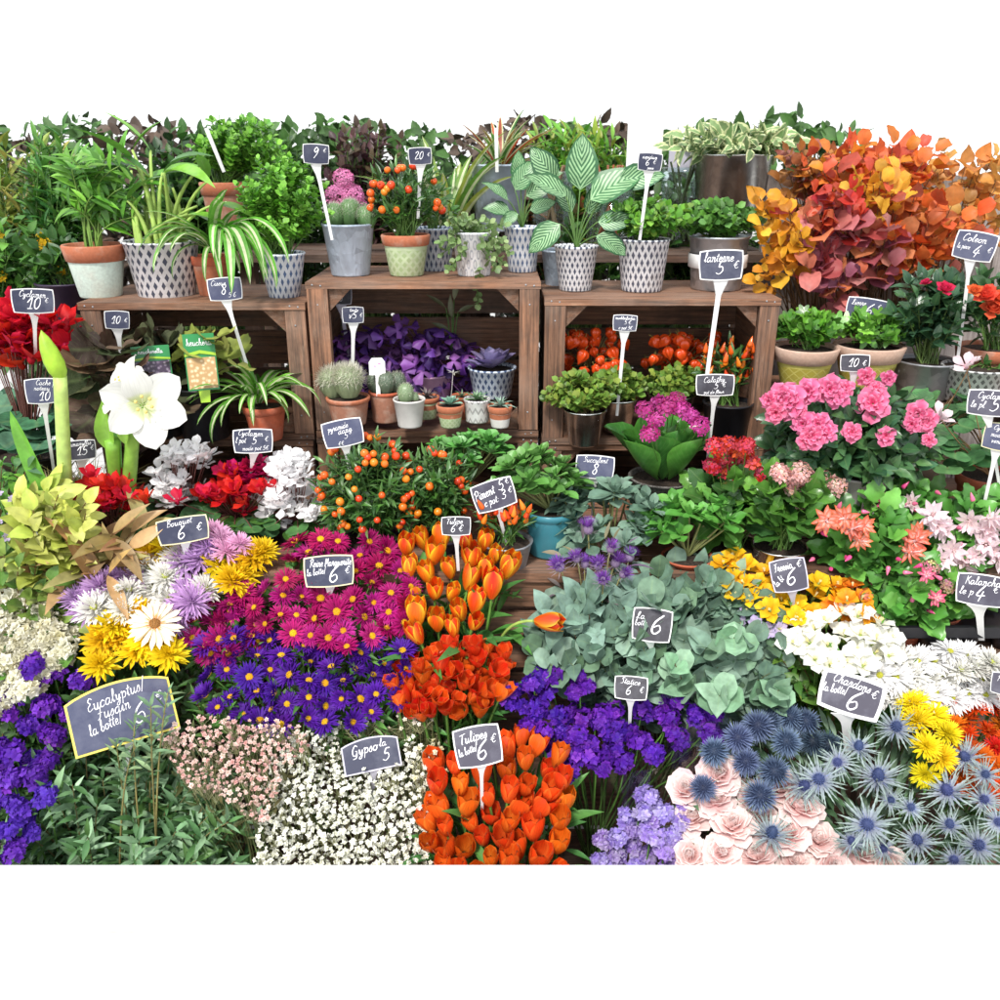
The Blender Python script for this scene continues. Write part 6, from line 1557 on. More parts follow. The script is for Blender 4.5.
# plant tray
t = thing('plant_tray', 'black plastic carrier tray on a brown board at right', 'tray', P(960, 650, 1.64))
a = P(880, 632, 1.60); b_ = P(1060, 632, 1.60); za = P(900, 643, 1.60)[2]; zt = P(900, 628, 1.60)[2]
part_box(t, 'rim', a[0], b_[0], 1.60, 1.612, za + .012, zt, 'black_plastic'); part_box(t, 'tray_floor', a[0], b_[0], 1.612, 1.76, za + .004, za + .012, 'black_plastic')
for k in range(5):
    x = a[0] + .045 + k * .075; m = MB(); lathe(m, [(.001, -.024), (.018, -.024), (.026, 0), (.028, .012)], (x, 1.632, za), 18); obj('cell', m, M['black_plastic'], t)
t = thing('plank_shelf', 'brown board under the black carrier tray', 'shelf', (P(960, 650, 1.6)[0], 1.65, 0)); part_box(t, 'board', a[0] - .02, b_[0] + .05, 1.585, 1.70, za - .045, za - .025, 'wood'); part_box(t, 'leg', a[0] + .02, a[0] + .05, 1.62, 1.65, .12, za - .046, 'wood_dark'); part_box(t, 'leg', b_[0] - .05, b_[0] - .02, 1.62, 1.65, .12, za - .046, 'wood_dark')

# ------------------------------------------------------------------ left leaves
t = leafbunch('lime green broad leaf sprays below the amaryllis bud', 'leaf bunch', [(15, 500), (55, 485), (90, 505), (85, 530), (50, 560), (20, 550)], 10, 'wide', 25, [(.50, .54, .10), (.58, .58, .18), (.40, .50, .08)], 'leaf', 210, (50, 640, 1.72), Y=1.655, face=.4, start=.5)
t = leafbunch('long drooping bronze and tan leaves above the mixed bouquet', 'leaf bunch', [(20, 560), (95, 535), (150, 528), (120, 570), (60, 590), (25, 580)], 15, 'blade', 52, [(.42, .22, .09), (.48, .30, .14), (.40, .36, .14), (.30, .12, .06), (.34, .30, .08)], 'leaf', 211, (80, 650, 1.76), Y=1.66, face=.3, start=.6, spacing=18)
t = leafbunch('fresh green leaf sprays at the far left below the cyclamen', 'leaf bunch', [(-12, 470), (25, 455), (40, 500), (30, 530), (-10, 540)], 11, 'small', 18, GB + GM + [(.12, .24, .14)], 'leaf', 212, (5, 640, 1.80), Y=1.75)
t = leafbunch('yellow green leafy sprays between the white berries and the bronze leaves', 'leaf bunch', [(-10, 545), (40, 570), (75, 600), (85, 645), (50, 650), (10, 600)], 12, 'wide', 22, [(.20, .30, .06), (.32, .38, .10), (.10, .22, .04)], 'leaf', 213, (40, 700, 1.72), Y=1.63)
# dark red sprig and pansy-like flowers at far left
bunch('pansy_plant', 'small lilac flowers among leaves at the far left edge', 'flowers', [(-8, 495), (12, 490), (20, 530), (-5, 545)], 13, HD['freesia_l'], 12, 'lilac_bloom', seed=214, Y=1.70, nleaf=60, leaves='small', lsize=16, lcols=GM)

# ------------------------------------------------------------------ cut flowers
CUT = 'bunches of cut flowers'
AST = [(.05, .18, .03), (.08, .25, .04), (.14, .30, .07)]
bunch('aster_bunch', 'magenta pink asters massed around the cream framed board', 'aster bunch', [(296, 540), (340, 536), (385, 545), (412, 575), (408, 610), (398, 640), (360, 652), (300, 636), (250, 622), (222, 630), (215, 605), (245, 590), (282, 568)], 15.8, HD['aster_pink'], 32, 'aster_bloom', CUT, 220, lcols=AST, leaves='lance', nleaf=260, lsize=22, dY=-.01, jit=.5, hsj=.2)
bunch('aster_bunch', 'crimson magenta asters at the left flank of the pink mass', 'aster bunch', [(212, 605), (250, 600), (260, 640), (225, 655), (192, 650), (188, 625)], 15.5, HD['aster_magenta'], 32, 'aster_bloom', CUT, 221, lcols=AST, nleaf=90, lsize=22, jit=.6, hsj=.2)
bunch('aster_bunch', 'deep violet asters with yellow centres below the pink ones', 'aster bunch', [(205, 640), (245, 632), (290, 640), (340, 648), (390, 640), (412, 655), (402, 690), (385, 720), (340, 728), (285, 728), (225, 715), (195, 690)], 16.3, HD['aster_purple'], 31, 'aster_bloom', CUT, 222, lcols=AST + [(.2, .36, .1)], nleaf=450, lsize=22, jit=.55, hsj=.2)
# mixed bouquet
t, W, c = bunch('mixed_bouquet', 'mixed bouquet of white lilac and yellow chrysanthemums with a cream gerbera', 'bouquet', [(80, 590), (120, 560), (175, 540), (230, 535), (262, 555), (265, 590), (215, 605), (185, 640), (150, 665), (95, 660), (78, 640)], 60, HD['pom_white'], 10, 'chrysanthemum_bloom', CUT, 223, nleaf=150, lsize=26, pts=np.array([P(118, 588, 1.62)]))
rs = R(224)
for key, sz, lst in (('pom_white', 46, [(165, 578), (150, 570), (180, 560), (155, 590), (130, 592), (110, 600), (125, 610), (205, 590), (95, 610), (170, 600)]), ('pom_lilac', 44, [(100, 588), (118, 580), (188, 592), (180, 612), (192, 602), (186, 562), (208, 548), (140, 578), (200, 560), (172, 622), (78, 600), (88, 612)]), ('pink_mum', 36, [(222, 540), (235, 556), (214, 534), (240, 545), (226, 552)]), ('pom_yellow', 42, [(240, 575), (252, 558), (232, 582), (220, 568), (262, 552), (138, 615), (120, 635), (102, 640), (146, 640), (160, 648), (100, 664), (136, 652), (168, 655), (150, 556), (166, 548), (112, 625), (130, 625)]), ('gerbera', 56, [(155, 624)])):
    for x, y in lst:
        p = P(x, y, Yof(y) - (.05 if key == 'gerbera' else rs.uniform(0, .03))); f = (p - c) * 3
        n = nrm(np.array([0, 0, .6]) + nrm(CAM - p) * (.9 if key == 'gerbera' else .5) + (f * .5 if key != 'gerbera' else 0) + rs.uniform(-.12, .12, 3))
        nm = 'gerbera_bloom' if key == 'gerbera' else 'chrysanthemum_bloom'
        inst(nm, HD[key][rs.randint(len(HD[key]))], headM(p, n, sz * scl(p) / 2 * rs.uniform(.9, 1.1), rs.uniform(0, 6)), t)
m = MB(); q0 = P(130, 760, 1.62); 
lathe(m, [(.02, -.05), (.05, .02), (.10, .13), (.115, .20)], (P(150, 650, 1.62)[0], 1.62, P(150, 740, 1.62)[2]), 14, (1, 1, 1), .05, 7); obj('film_wrap', m, M['cello'], t)
# tulips
TL = [(.08, .26, .05), (.12, .32, .07), (.06, .20, .05)]
bunch('tulip_bunch', 'orange and yellow flamed tulips between the asters and the pepper pot', 'tulip bunch', [(406, 545), (430, 538), (470, 545), (500, 540), (515, 560), (505, 590), (480, 600), (478, 625), (415, 640), (402, 605)], 16.5, HD['tulip_par'], 43, 'tulip_bloom', CUT, 225, up=1.2, cam=.1, fan=.25, jit=.34, hsj=.2, leaves='lance', lsize=52, nleaf=110, lcols=TL, ldep=.055, offs=-.4, stemcol=(.16, .34, .06), dY=-.02, stemr=.003)
t = thing('tulip', 'single flamed tulip leaning out to the right over the dark gap', 'tulip', P(495, 660, 1.64)); ms = MB(); e = P(535, 621, 1.58); tube(ms, bez(P(495, 660, 1.64), P(500, 618, 1.60), e, 9), .003, .003, 6, (.28, .40, .08)); obj('stem', ms, M['stem'], t); inst('tulip_bloom', HD['tulip_par'][1], headM(e, np.array([.9, -.35, .12]), 24 * scl(e), .4), t)
bunch('tulip_bunch', 'fringed red orange tulips behind the tulip board', 'tulip bunch', [(396, 668), (425, 652), (480, 645), (505, 655), (506, 690), (490, 712), (440, 712), (405, 722), (393, 700)], 9.8, HD['tulip_red'], 30, 'tulip_bloom', CUT, 226, up=1.1, cam=.2, fan=.35, jit=.6, hsj=.2, leaves='lance', lsize=40, nleaf=80, lcols=TL, ldep=.055, offs=-.4, stemr=.003)
bunch('tulip_bunch', 'bright orange tulips in front of the tulip board', 'tulip bunch', [(432, 770), (455, 760), (500, 742), (540, 738), (560, 760), (568, 800), (566, 840), (570, 890), (430, 895), (428, 830)], 16.5, HD['tulip_or'], 46, 'tulip_bloom', CUT, 227, up=1.2, cam=.12, fan=.35, jit=.36, hsj=.2, leaves='lance', lsize=46, nleaf=110, lcols=TL, ldep=.055, offs=-.4, stemr=.003)
# gypsophila
GYP = [leaf_t('obov', 2, .8, -.4, .2)]
mbg = MB(); ring(mbg, leaf_t('obov', 2, .9, -.3, .1, c0=(.85, .85, .7), c1=(1, 1, 1)), 5, .05, .15, 1, 0, 0, .1); ring(mbg, leaf_t('obov', 2, .9, -.6, .1, c0=(.9, .9, .8), c1=(1, 1, 1)), 4, .05, .8, .8, .05, .4, .1); GT = mbg.tmpl()
def gyps(label, poly, sp, sz, cols, seed, depth=.07, thin=None, nstem=90, dY=0):
    rs = R(seed); W = poly_w(poly, sp, rs, dY, depth)
    cl = np.sin(W[:, 0] * 95 + seed) * np.sin(W[:, 2] * 120 + W[:, 0] * 40) + .7 * np.sin(W[:, 0] * 260 + 1) * np.sin(W[:, 2] * 230)
    W = W[(cl + rs.uniform(-.8, .8, len(W))) > (-1.6 if seed == 230 else -.55)]; W = W + np.array([0, 1, -.6]) * np.maximum(0, -cl[:len(W), None]) * .012 + rs.normal(size=W.shape) * .003
    c = W.mean(0); b = np.array([c[0], c[1] + .1, .12]); t = thing('gypsophila_bunch', label, 'gypsophila bunch', b, CUT)
    mb = MB(); n = len(W); nn = nrmN(np.array([0, -.4, .8]) + rs.uniform(-.7, .7, (n, 3))); tg = nrmN(np.cross(nn, rs.normal(size=(n, 3)))); s = scl(c)
    mb.scat(GT, frames(W, tg, nn, rs.uniform(.6, 1.25, n) * sz * s / 2), pick(cols, n, rs, .1)); obj('blossom_cloud', mb, M['blossom'], t)
    ms = MB()
    for k in rs.choice(n, min(n, nstem), False):
        q = W[k]; e = q * .55 + b * .45; e[2] = max(.13, q[2] - .2); tube(ms, bez(q, q - np.array([0, -.02, .06]), e, 5), .0007, .0012, 3, (.26, .28, .12), cap=False)
        near = W[np.argsort(((W - q) ** 2).sum(1))[1:9]]
        for w_ in near: tube(ms, [w_, w_ * .5 + q * .5 - np.array([0, 0, .012]), q - np.array([0, -.01, .03])], .0004, .0005, 3, (.34, .34, .18), cap=False)
    fb = MB(); q_ = W[rs.randint(n, size=260)] + np.array([0, .03, -.07]) + rs.uniform(-.03, .03, (260, 3))
    fb.scat(LF['lance'][0], frames(q_, np.array([0, 0, .8]) + rs.normal(size=(260, 3)) * .6, np.array([0, -.7, .4]) + rs.normal(size=(260, 3)) * .3, rs.uniform(.018, .036, (260, 1)) * np.ones((1, 3))), pick([(.10, .11, .04), (.07, .10, .03), (.14, .12, .05)], 260, rs)); obj('foliage', fb, M['leaf'], t)
    for k in range(6): tube(ms, [b + np.array([rs.uniform(-.03, .03), rs.uniform(-.03, .03), 0]), c + np.array([rs.uniform(-.05, .05), .02, -.16])], .002, .0015, 4, (.2, .26, .1))
    obj('stems', ms, M['stem'], t); return t
gyps('white gypsophila foaming over the front beside the tulips', [(268, 765), (300, 735), (335, 725), (345, 765), (400, 765), (410, 735), (428, 760), (428, 900), (255, 900), (258, 820)], 3.4, 6.6, [(.88, .88, .82), (.90, .90, .87)], 230, .04, nstem=130)
gyps('loose cream gypsophila sprigs behind the gypsophila board', [(330, 722), (400, 715), (440, 735), (445, 775), (425, 800), (410, 770), (400, 740), (345, 735)], 6.0, 6, [(.74, .70, .48), (.80, .78, .64)], 231, .06, nstem=60)
gyps('pale pink gypsophila behind the eucalyptus', [(160, 735), (195, 716), (245, 720), (300, 728), (308, 745), (282, 770), (264, 825), (225, 800), (180, 780)], 3.3, 5.8, [(.84, .60, .58), (.80, .64, .60), (.72, .42, .42)], 232, .03, nstem=90, dY=-.045)
gyps('white gypsophila sprigs tucked into the red tulips', [(396, 700), (425, 692), (440, 712), (425, 728), (398, 722)], 6.5, 5.5, [(.84, .80, .74)], 233, .02, nstem=20)
t, W = leafbunch('narrow leaved eucalyptus filling the front left corner', 'eucalyptus bunch', [(45, 745), (95, 735), (150, 725), (180, 745), (230, 770), (262, 800), (260, 900), (-10, 905), (-10, 840), (20, 800)], 14.5, 'lance', 24, [(.11, .26, .10), (.22, .40, .21), (.05, .13, .04), (.36, .55, .34), (.09, .20, .05)], 'leaf', 234, (130, 1000, 1.55), name='eucalyptus_bunch', depth=.14, spacing=11, face=.3, start=.4, stemcol=(.22, .17, .07), pairs=2, brad=.05)
leafbunch('dark leaves filling the gap behind the yellow framed board', 'leaf bunch', [(60, 665), (190, 655), (205, 720), (170, 745), (70, 745)], 11, 'small', 15, [(.03, .08, .02), (.05, .13, .03), (.08, .16, .05)], 'leaf', 236, (130, 800, 1.62), spacing=8, start=.4, dY=.05)
leafbunch('dark leaves filling the gap under the white blossoms at the left edge', 'leaf bunch', [(-15, 660), (75, 655), (80, 740), (60, 800), (30, 880), (-15, 880)], 11, 'small', 16, [(.03, .08, .02), (.05, .13, .03), (.09, .17, .05)], 'leaf', 237, (20, 980, 1.58), spacing=8, start=.3, dY=.06, depth=.05)
t, W = leafbunch('eucalyptus tips rising across the yellow framed board', 'eucalyptus bunch', [(112, 735), (135, 722), (150, 700), (172, 685), (165, 720), (150, 745), (115, 750)], 19, 'lance', 17, [(.16, .28, .15), (.12, .22, .12), (.22, .32, .16)], 'leaf_matt', 235, (140, 860, 1.45), name='eucalyptus_sprig', Y=1.41, spacing=10, start=.55, stemcol=(.26, .22, .08), pairs=2, face=.2, brad=.06)
# statice
mbs = MB(); ring(mbs, leaf_t('obov', 2, 1.0, .3, -.1, c0=(.9, .75, 1.1), c1=(1, 1, 1)), 5, .03, .45, 1, 0, 0, .12); ST = mbs.tmpl()
def statice(label, poly, sp, cols, seed, base=None, fs=5.4, nf=26, cr=12, dY=0, leaf=True, Y=None, white=None, lcols=((.06, .18, .04), (.10, .24, .05))):
    rs = R(seed); W = poly_w(poly, sp, rs, dY, .03, 100000, Y); c = W.mean(0); b = np.array([c[0], c[1] + .10, .12]) if base is None else np.array(base); t = thing('statice_bunch', label, 'statice bunch', b, CUT); s = scl(c)
    for p in W: 
        q3 = [p + rs.uniform(-1, 1, 3) * np.array([cr, cr, cr * .6]) * s * .8 for j in range(3)]; umbels(t, q3, ST, fs * s, max(6, int(nf * .55)), cr * .72 * s, cols, rs, 'statice_spray', 'petal', each=False, sq=.35, up=(rs.uniform(-.6, .6), -.35, .8))
    ms = MB()
    for p in W:
        e = b * .4 + p * .6; e[2] = p[2] - .17; tube(ms, bez(p - np.array([0, 0, .005]), p - np.array([0, -.01, .08]), e, 6), .0016, .0022, 4, np.array((.12, .28, .05)) * rs.uniform(.7, 1.2), cap=False)
        tube(ms, [e, b + rs.uniform(-.02, .02, 3) * np.array([1, 1, 0])], .0022, .0022, 4, (.10, .2, .05), cap=False)
    obj('stems', ms, M['stem'], t); return t
VI = [(.10, .016, .34), (.13, .022, .40), (.07, .012, .27), (.20, .04, .42)]
statice('violet statice around the statice board', [(512, 690), (560, 668), (590, 678), (600, 700), (640, 695), (720, 698), (715, 728), (690, 745), (640, 755), (600, 775), (560, 770), (545, 735), (515, 715)], 19, VI, 240)
statice('violet statice at the left edge beside the eucalyptus board', [(-8, 700), (30, 665), (55, 672), (95, 660), (80, 700), (70, 730), (60, 760), (25, 790), (-8, 770)], 22, VI + [(.16, .04, .40)], 241)
statice('dark violet statice low in the left corner', [(-10, 790), (30, 770), (55, 790), (45, 830), (10, 860), (-10, 850)], 22, [(.10, .03, .36), (.13, .04, .42)], 242, dY=-.01)
statice('pale lilac statice at the front between tulips and carnations', [(598, 840), (625, 815), (650, 785), (665, 800), (685, 800), (690, 840), (685, 885), (600, 890)], 14, [(.36, .26, .62), (.46, .38, .70), (.52, .48, .66)], 243, fs=5.5, nf=20, cr=9)
# clear film and dark gap under the statice
for k, (px, py, lb) in enumerate(((625, 815, 'clear film sleeve around the violet statice stems'), (690, 770, 'clear film sleeve behind the pale carnations'))):
    t = thing('film_sleeve', lb, 'wrapping film', P(px, py + 40, 1.48)); m = MB(); lathe(m, [(.03, -.10), (.045, 0), (.062, .12), (.07, .16)], P(px, py, 1.48), 22, (1, 1, 1), .07, 7); obj('film', m, M['cello'], t)
# white berries
SN = sphere_t(7, 5)
def cl_berry(label, poly, sp, sz, cols, seed):
    rs = R(seed); W = poly_w(poly, sp, rs, 0, .04); c = W.mean(0); b = np.array([c[0], c[1] + .1, .12]); t = thing('white_flower_bunch', label, 'flower bunch', b, CUT); s = scl(c)
    umbels(t, W, SN if False else GT, sz * s, 12, 10 * s, cols, rs, 'blossom_cluster', 'petal_soft', stem_to=c + np.array([0, .05, -.25]))
    mb = MB(); 
    for k in range(60):
        q = W[rs.randint(len(W))] + rs.uniform(-.03, .03, 3) + np.array([0, .02, -.02]); mb.add(LF['wide'][k % 2], frame1(q, rs.uniform(-1, 1, 3), np.array([0, -.5, .8]) + rs.uniform(-.4, .4, 3), rs.uniform(14, 24) * s), pick(GM + [(.14, .28, .05)], 1, rs)[0])
    obj('foliage', mb, M['leaf'], t)
cl_berry('creamy white clustered blossoms at the left edge', [(-10, 590), (20, 585), (55, 620), (78, 640), (60, 665), (25, 690), (-10, 710)], 11, 6.5, [(.80, .78, .68), (.84, .82, .74), (.72, .68, .50)], 245)

# ------------------------------------------------------------------ eucalyptus, freesia, chrysanthemum, carnation, sea holly
leafbunch('silver green round leaved eucalyptus spread across the middle', 'eucalyptus bunch', [(528, 640), (560, 600), (620, 575), (690, 560), (740, 580), (770, 620), (785, 660), (780, 705), (730, 700), (680, 690), (600, 668), (545, 665)], 14, 'euc', 26, GG + [(.24, .36, .28), (.18, .30, .22), (.28, .40, .31), (.10, .18, .10)], 'leaf_matt', 250, (650, 800, 1.76), name='eucalyptus_bunch', depth=.09, spacing=15, face=.4, start=.45, pairs=2, stemcol=(.18, .20, .10), dY=-.02)
leafbunch('lighter green eucalyptus tips near the thistles', 'eucalyptus bunch', [(650, 650), (720, 630), (775, 650), (782, 690), (740, 700), (690, 690)], 44, 'euc', 27, [(.22, .40, .24), (.28, .44, .30)], 'leaf_matt', 251, (700, 800, 1.70), name='eucalyptus_bunch', depth=.02, spacing=15, face=.55, start=.6, pairs=2, dY=-.05)
leafbunch('pointed grey green leaves below the dry thistles', 'leaf bunch', [(545, 610), (600, 590), (650, 590), (640, 625), (570, 640)], 16, 'wide', 34, [(.22, .34, .28), (.16, .26, .20)], 'leaf_matt', 252, (600, 760, 1.74), depth=.03, spacing=15, face=.35, start=.5)
bunch('freesia_bunch', 'yellow freesias around the tilted freesia board', 'freesia bunch', [(718, 560), (745, 558), (775, 580), (830, 580), (845, 600), (825, 620), (785, 620), (740, 600)], 12.5, HD['freesia_y'], 27, 'freesia_bloom', CUT, 255, leaves='lance', lsize=28, nleaf=110, lcols=[(.10, .28, .04), (.2, .36, .06)])
bunch('freesia_bunch', 'orange yellow freesias right of the tilted freesia board', 'freesia bunch', [(835, 585), (862, 590), (868, 615), (845, 625), (832, 610)], 12.5, tinted('freesia_bloom', f_funnel((.85, .36, .02), (.8, .2, .01)), 'petal', [(1, 1, 1)]), 26, 'freesia_bloom', CUT, 256, leaves='lance', lsize=24, nleaf=30, dY=-.01)
bunch('freesia_bunch', 'white freesias behind the sea holly board', 'freesia bunch', [(792, 628), (835, 608), (870, 618), (895, 640), (892, 665), (850, 668), (815, 665), (795, 648)], 13, HD['freesia_w'], 32, 'freesia_bloom', CUT, 257, leaves='lance', lsize=24, nleaf=90, lcols=[(.10, .26, .04), (.26, .36, .06)], dY=-.02)
bunch('freesia_bunch', 'lilac freesias beside the eucalyptus', 'freesia bunch', [(738, 605), (765, 602), (780, 618), (778, 635), (745, 632)], 12, HD['freesia_l'], 20, 'freesia_bloom', CUT, 258, leaves='lance', lsize=22, nleaf=40)
bunch('chrysanthemum_bunch', 'white daisy chrysanthemums below the black tray', 'chrysanthemum bunch', [(870, 668), (900, 655), (950, 650), (1005, 660), (1008, 690), (960, 700), (910, 700), (875, 690)], 14, HD['mum_white'] + HD['pom_white'], 40, 'daisy_bloom', CUT, 259, leaves='lance', lsize=24, nleaf=80, dY=-.01)
bunch('chrysanthemum_bunch', 'bright yellow spider chrysanthemums beside the sea holly board', 'chrysanthemum bunch', [(905, 700), (935, 702), (948, 735), (942, 770), (926, 788), (918, 750)], 16, HD['mum_yellow'], 37, 'chrysanthemum_bloom', CUT, 260, nleaf=40, lsize=24, dY=-.03)
bunch('chrysanthemum_bunch', 'rust orange chrysanthemums at the right edge', 'chrysanthemum bunch', [(930, 702), (1010, 698), (1012, 800), (985, 800), (952, 770)], 13, HD['mum_orange'], 28, 'chrysanthemum_bloom', CUT, 261, nleaf=90, lsize=22, lcols=[(.06, .16, .03), (.12, .22, .04)])
bunch('carnation_bunch', 'pale pink carnations at the front under the globe thistles', 'carnation bunch', [(672, 790), (690, 765), (720, 770), (770, 790), (800, 790), (820, 815), (810, 840), (850, 850), (890, 860), (880, 895), (680, 895)], 26, HD['carn'], 46, 'carnation_bloom', CUT, 262, nleaf=120, lsize=26, lcols=[(.08, .18, .08), (.12, .24, .12)], fan=.3)
THL = [(.07, .15, .07), (.12, .20, .12), (.18, .26, .18)]
bunch('globe_thistle_bunch', 'round blue globe thistles right of the violet statice', 'thistle bunch', [(685, 800), (720, 790)], 20, HD['globe'], 33, 'globe_thistle_head', CUT, 263, pts=np.array([P(x, y, Yof(y) - .05) for x, y in ((714, 752), (703, 788), (738, 738), (786, 742), (774, 772), (760, 796), (758, 726), (746, 762))]), nleaf=0, up=.5, cam=.8, fan=.3)
bunch('globe_thistle_bunch', 'dark globe thistles behind the sea holly', 'thistle bunch', [(750, 705), (810, 700)], 20, HD['globe_dark'] + HD['globe'][:1], 29, 'globe_thistle_head', CUT, 264, pts=np.array([P(x, y, Yof(y)) for x, y in ((778, 706), (790, 718), (806, 722), (770, 722), (812, 742), (828, 745))]), nleaf=0)
sp_ = [(868, 825, 66), (803, 786, 58), (820, 780, 60), (878, 778, 66), (896, 728, 56), (858, 748, 50), (966, 758, 54), (948, 792, 60), (918, 842, 54), (978, 846, 58), (771, 835, 62), (758, 794, 48), (852, 842, 44), (884, 848, 40), (950, 826, 46), (828, 804, 44), (910, 808, 40), (984, 800, 46), (934, 762, 44), (838, 762, 46), (905, 764, 40), (985, 775, 42), (955, 860, 44), (890, 800, 38), (830, 842, 36), (915, 870, 40), (848, 800, 36), (998, 822, 44)]
t, W, c = bunch('sea_holly_bunch', 'spiky silver blue sea holly covering the front right', 'sea holly bunch', [(740, 710), (830, 715), (900, 720), (925, 780), (1005, 770), (1008, 895), (860, 880), (800, 800)], 20, HD['ery'], 40, 'sea_holly_head', CUT, 265, pts=np.array([P(x, y, Yof(y) - .045) for x, y, z in sp_[:1]]), nleaf=560, leaves='lance', lsize=28, lcols=THL, lmat='leaf_matt')
sp_ += [(R(300 + k).uniform(740, 1000), R(400 + k).uniform(735, 862), R(500 + k).uniform(26, 42)) for k in range(12) if k % 2]
sp_ = [q_ for q_ in sp_ if not (q_[0] < 850 and q_[1] > 798 and q_[0] > 780)]
sp_ = [q_ for q_ in sp_ if not (900 < q_[0] < 950 and 700 < q_[1] < 785)]
rs = R(266)
for x, y, z in sp_: 
    p = P(x, y, Yof(y) - .06 + rs.uniform(0, .03)); inst('sea_holly_head', HD['ery'][0 if z > 44 else rs.randint(3)], headM(p, nrm(CAM - p) * .7 + np.array([0, 0, .5]) + rs.uniform(-.4, .4, 3), z * .43 * scl(p), rs.uniform(0, 6)), t)
# filler greenery between bunches
leafbunch('dark green filler leaves behind the white freesias', 'leaf bunch', [(760, 630), (800, 640), (830, 665), (905, 680), (935, 690), (900, 715), (820, 700), (770, 670)], 13, 'small', 15, [(.08, .22, .03), (.16, .30, .04), (.05, .14, .03)], 'leaf', 270, (830, 780, 1.66), spacing=9, dY=.01, depth=.05)
leafbunch('green aster leaves between the violet asters and the eucalyptus', 'leaf bunch', [(185, 690), (215, 690), (240, 720), (300, 735), (200, 725)], 12, 'lance', 16, [(.08, .22, .04), (.16, .30, .08)], 'leaf', 271, (230, 800, 1.6), spacing=9, depth=.04)

# ------------------------------------------------------------------ price boards
YS = 'yellow_frame'; CF = 'cream_frame'
sign(316, 154, 29, 21, 3, 2.05, 'slanted nine euro board above the cactus bucket', [('9', -.05, .05, 1.0), ('€', .62, .35, .42)], (330, 224))
sign(420, 156, 26, 18, -2, 2.12, 'twenty euro board standing over the orange berry pot', [('20', -.1, 0, .85), ('€', .7, .1, .45)], (418, 205))
sign(650, 162, 27, 19, 4, 2.08, 'small blue grey board on a long stake beside the calathea', [('aspidium', -.05, .5, .4), ('6', -.2, -.1, .7), ('€', .35, .0, .5), ('piece', .1, -.65, .3)], (641, 225))
sign(975, 246, 43, 31, 8, 2.02, 'pale board in front of the golden autumn leaves', [('Coleon', -.1, .45, .5), ('la pièce'.replace('è', 'e'), -.5, -.15, .35, 0, .6), ('4', .15, -.35, .75), ('€', .7, -.15, .4)], (960, 345), slate='slate_pale')
sign(866, 309, 42, 24, 5, 2.10, 'board half covered by ivy above the second yellow pot', [('Lierre', -.4, .45, .5, 0, .7), ('6', .15, -.1, 1.0), ('€', .6, .3, .4)], (870, 345), slate='slate_pale')
sign(721, 265, 48, 33, -3, 1.93, 'large lantern board on a long stake in front of the zinc bucket', [('lanterne', -.1, .45, .6, 0, 1.3), ('5', -.05, -.25, .8), ('€', .65, -.05, .5)], (708, 365), sw=5)
sign(33, 301, 43, 27, 4, 1.90, 'cyclamen ten euro board above the tall red cyclamen', [('Cyclamen', 0, .5, .5, -4, 1.2), ('10', 0, -.25, .9), ('€', .6, 0, .4)], (34, 345))
sign(225, 289, 37, 25, -2, 1.98, 'bright blue board under the hanging spider plant leaves', [('Cissus', -.35, .5, .45, 0, .9), ('8', -.1, -.1, .85), ('5 6', .35, -.55, .4)], (244, 350), slate='slate_pale')
sign(117, 320, 26, 20, 5, 1.98, 'small ten euro board on a straight stake in the left crate', [('10', -.1, -.05, .8), ('€', .65, -.05, .45)], (123, 372))
sign(341, 296, 24, 19, 3, 2.22, 'dim dark framed board deep in the middle crate', [('Trefle', -.1, .5, .45), ('8', 0, -.25, .8)], (350, 360), slate='slate_dark', frame='grey_frame')
sign(353, 315, 24, 18, 1, 2.08, 'small dark blue five euro board on a white stake in the middle crate', [('Oxalis', .1, .55, .35, 0, 1.1), ('V5', -.05, -.1, .75), ('€', .7, -.05, .45)], (352, 372))
sign(625, 323, 27, 18, 1, 2.02, 'dark blue board among the lantern fruit', [('muehlenbeckia', 0, .55, .35, 0, 1.6), ('5 €', .2, .05, .5), ('c pot 3€', .05, -.6, .42, 0, 1.4)], (618, 400), slate='slate')
sign(715, 385, 42, 24, -3, 1.93, 'board below the lantern fruit beside the pepper pot', [('Calathy', -.05, .45, .5, 4, 1.3), ('5', .05, -.1, .6), ('€', .45, 0, .45), ('pot de fleur', -.05, -.65, .32, 3, 1.5)], (709, 445), slate='slate_dark')
sign(855, 363, 31, 19, -4, 1.80, 'ten euro board planted in the pink azalea', [('10', -.1, -.02, .95), ('€', .6, -.05, .6)], (849, 402), slate='slate_dark')
sign(42, 391, 34, 28, 3, 1.80, 'grey board behind the tall amaryllis bud', [('Cache p', .25, .6, .4, -4, 1.1), ('noteau', 0, .2, .35, -4, .9), ('10', .1, -.45, .7)], (52, 460), slate='slate_pale')
sign(80, 450, 33, 22, 2, 1.82, 'fifteen euro board behind the tall amaryllis stem', [('amaryllis', .05, .6, .45, 2, 1.5), ('15', .1, -.15, .85), ('€', .72, .1, .5)], (84, 492), slate='slate_dark')
sign(253, 441, 43, 27, 3, 1.84, 'cyclamen board in front of the left crate floor', [('Cyclamen', -.1, .6, .45, -4, 1.2), ('l pot', -.6, .05, .45, 0, .5), ('5', .05, -.0, .6), ('€', .65, .1, .4), ('mode pot 5€', .1, -.6, .35, 0, 1.3)], (249, 475), slate='slate')
sign(343, 433, 45, 30, -8, 1.80, 'tilted pale board at the top of the broad berry bush', [('pyramide', -.2, .45, .42, 5, 1.0), ('dang', .1, .15, .42, 5, .8), ('5', .1, -.25, .45), ('€€', -.2, -.75, .3)], (352, 480), slate='slate_pale')
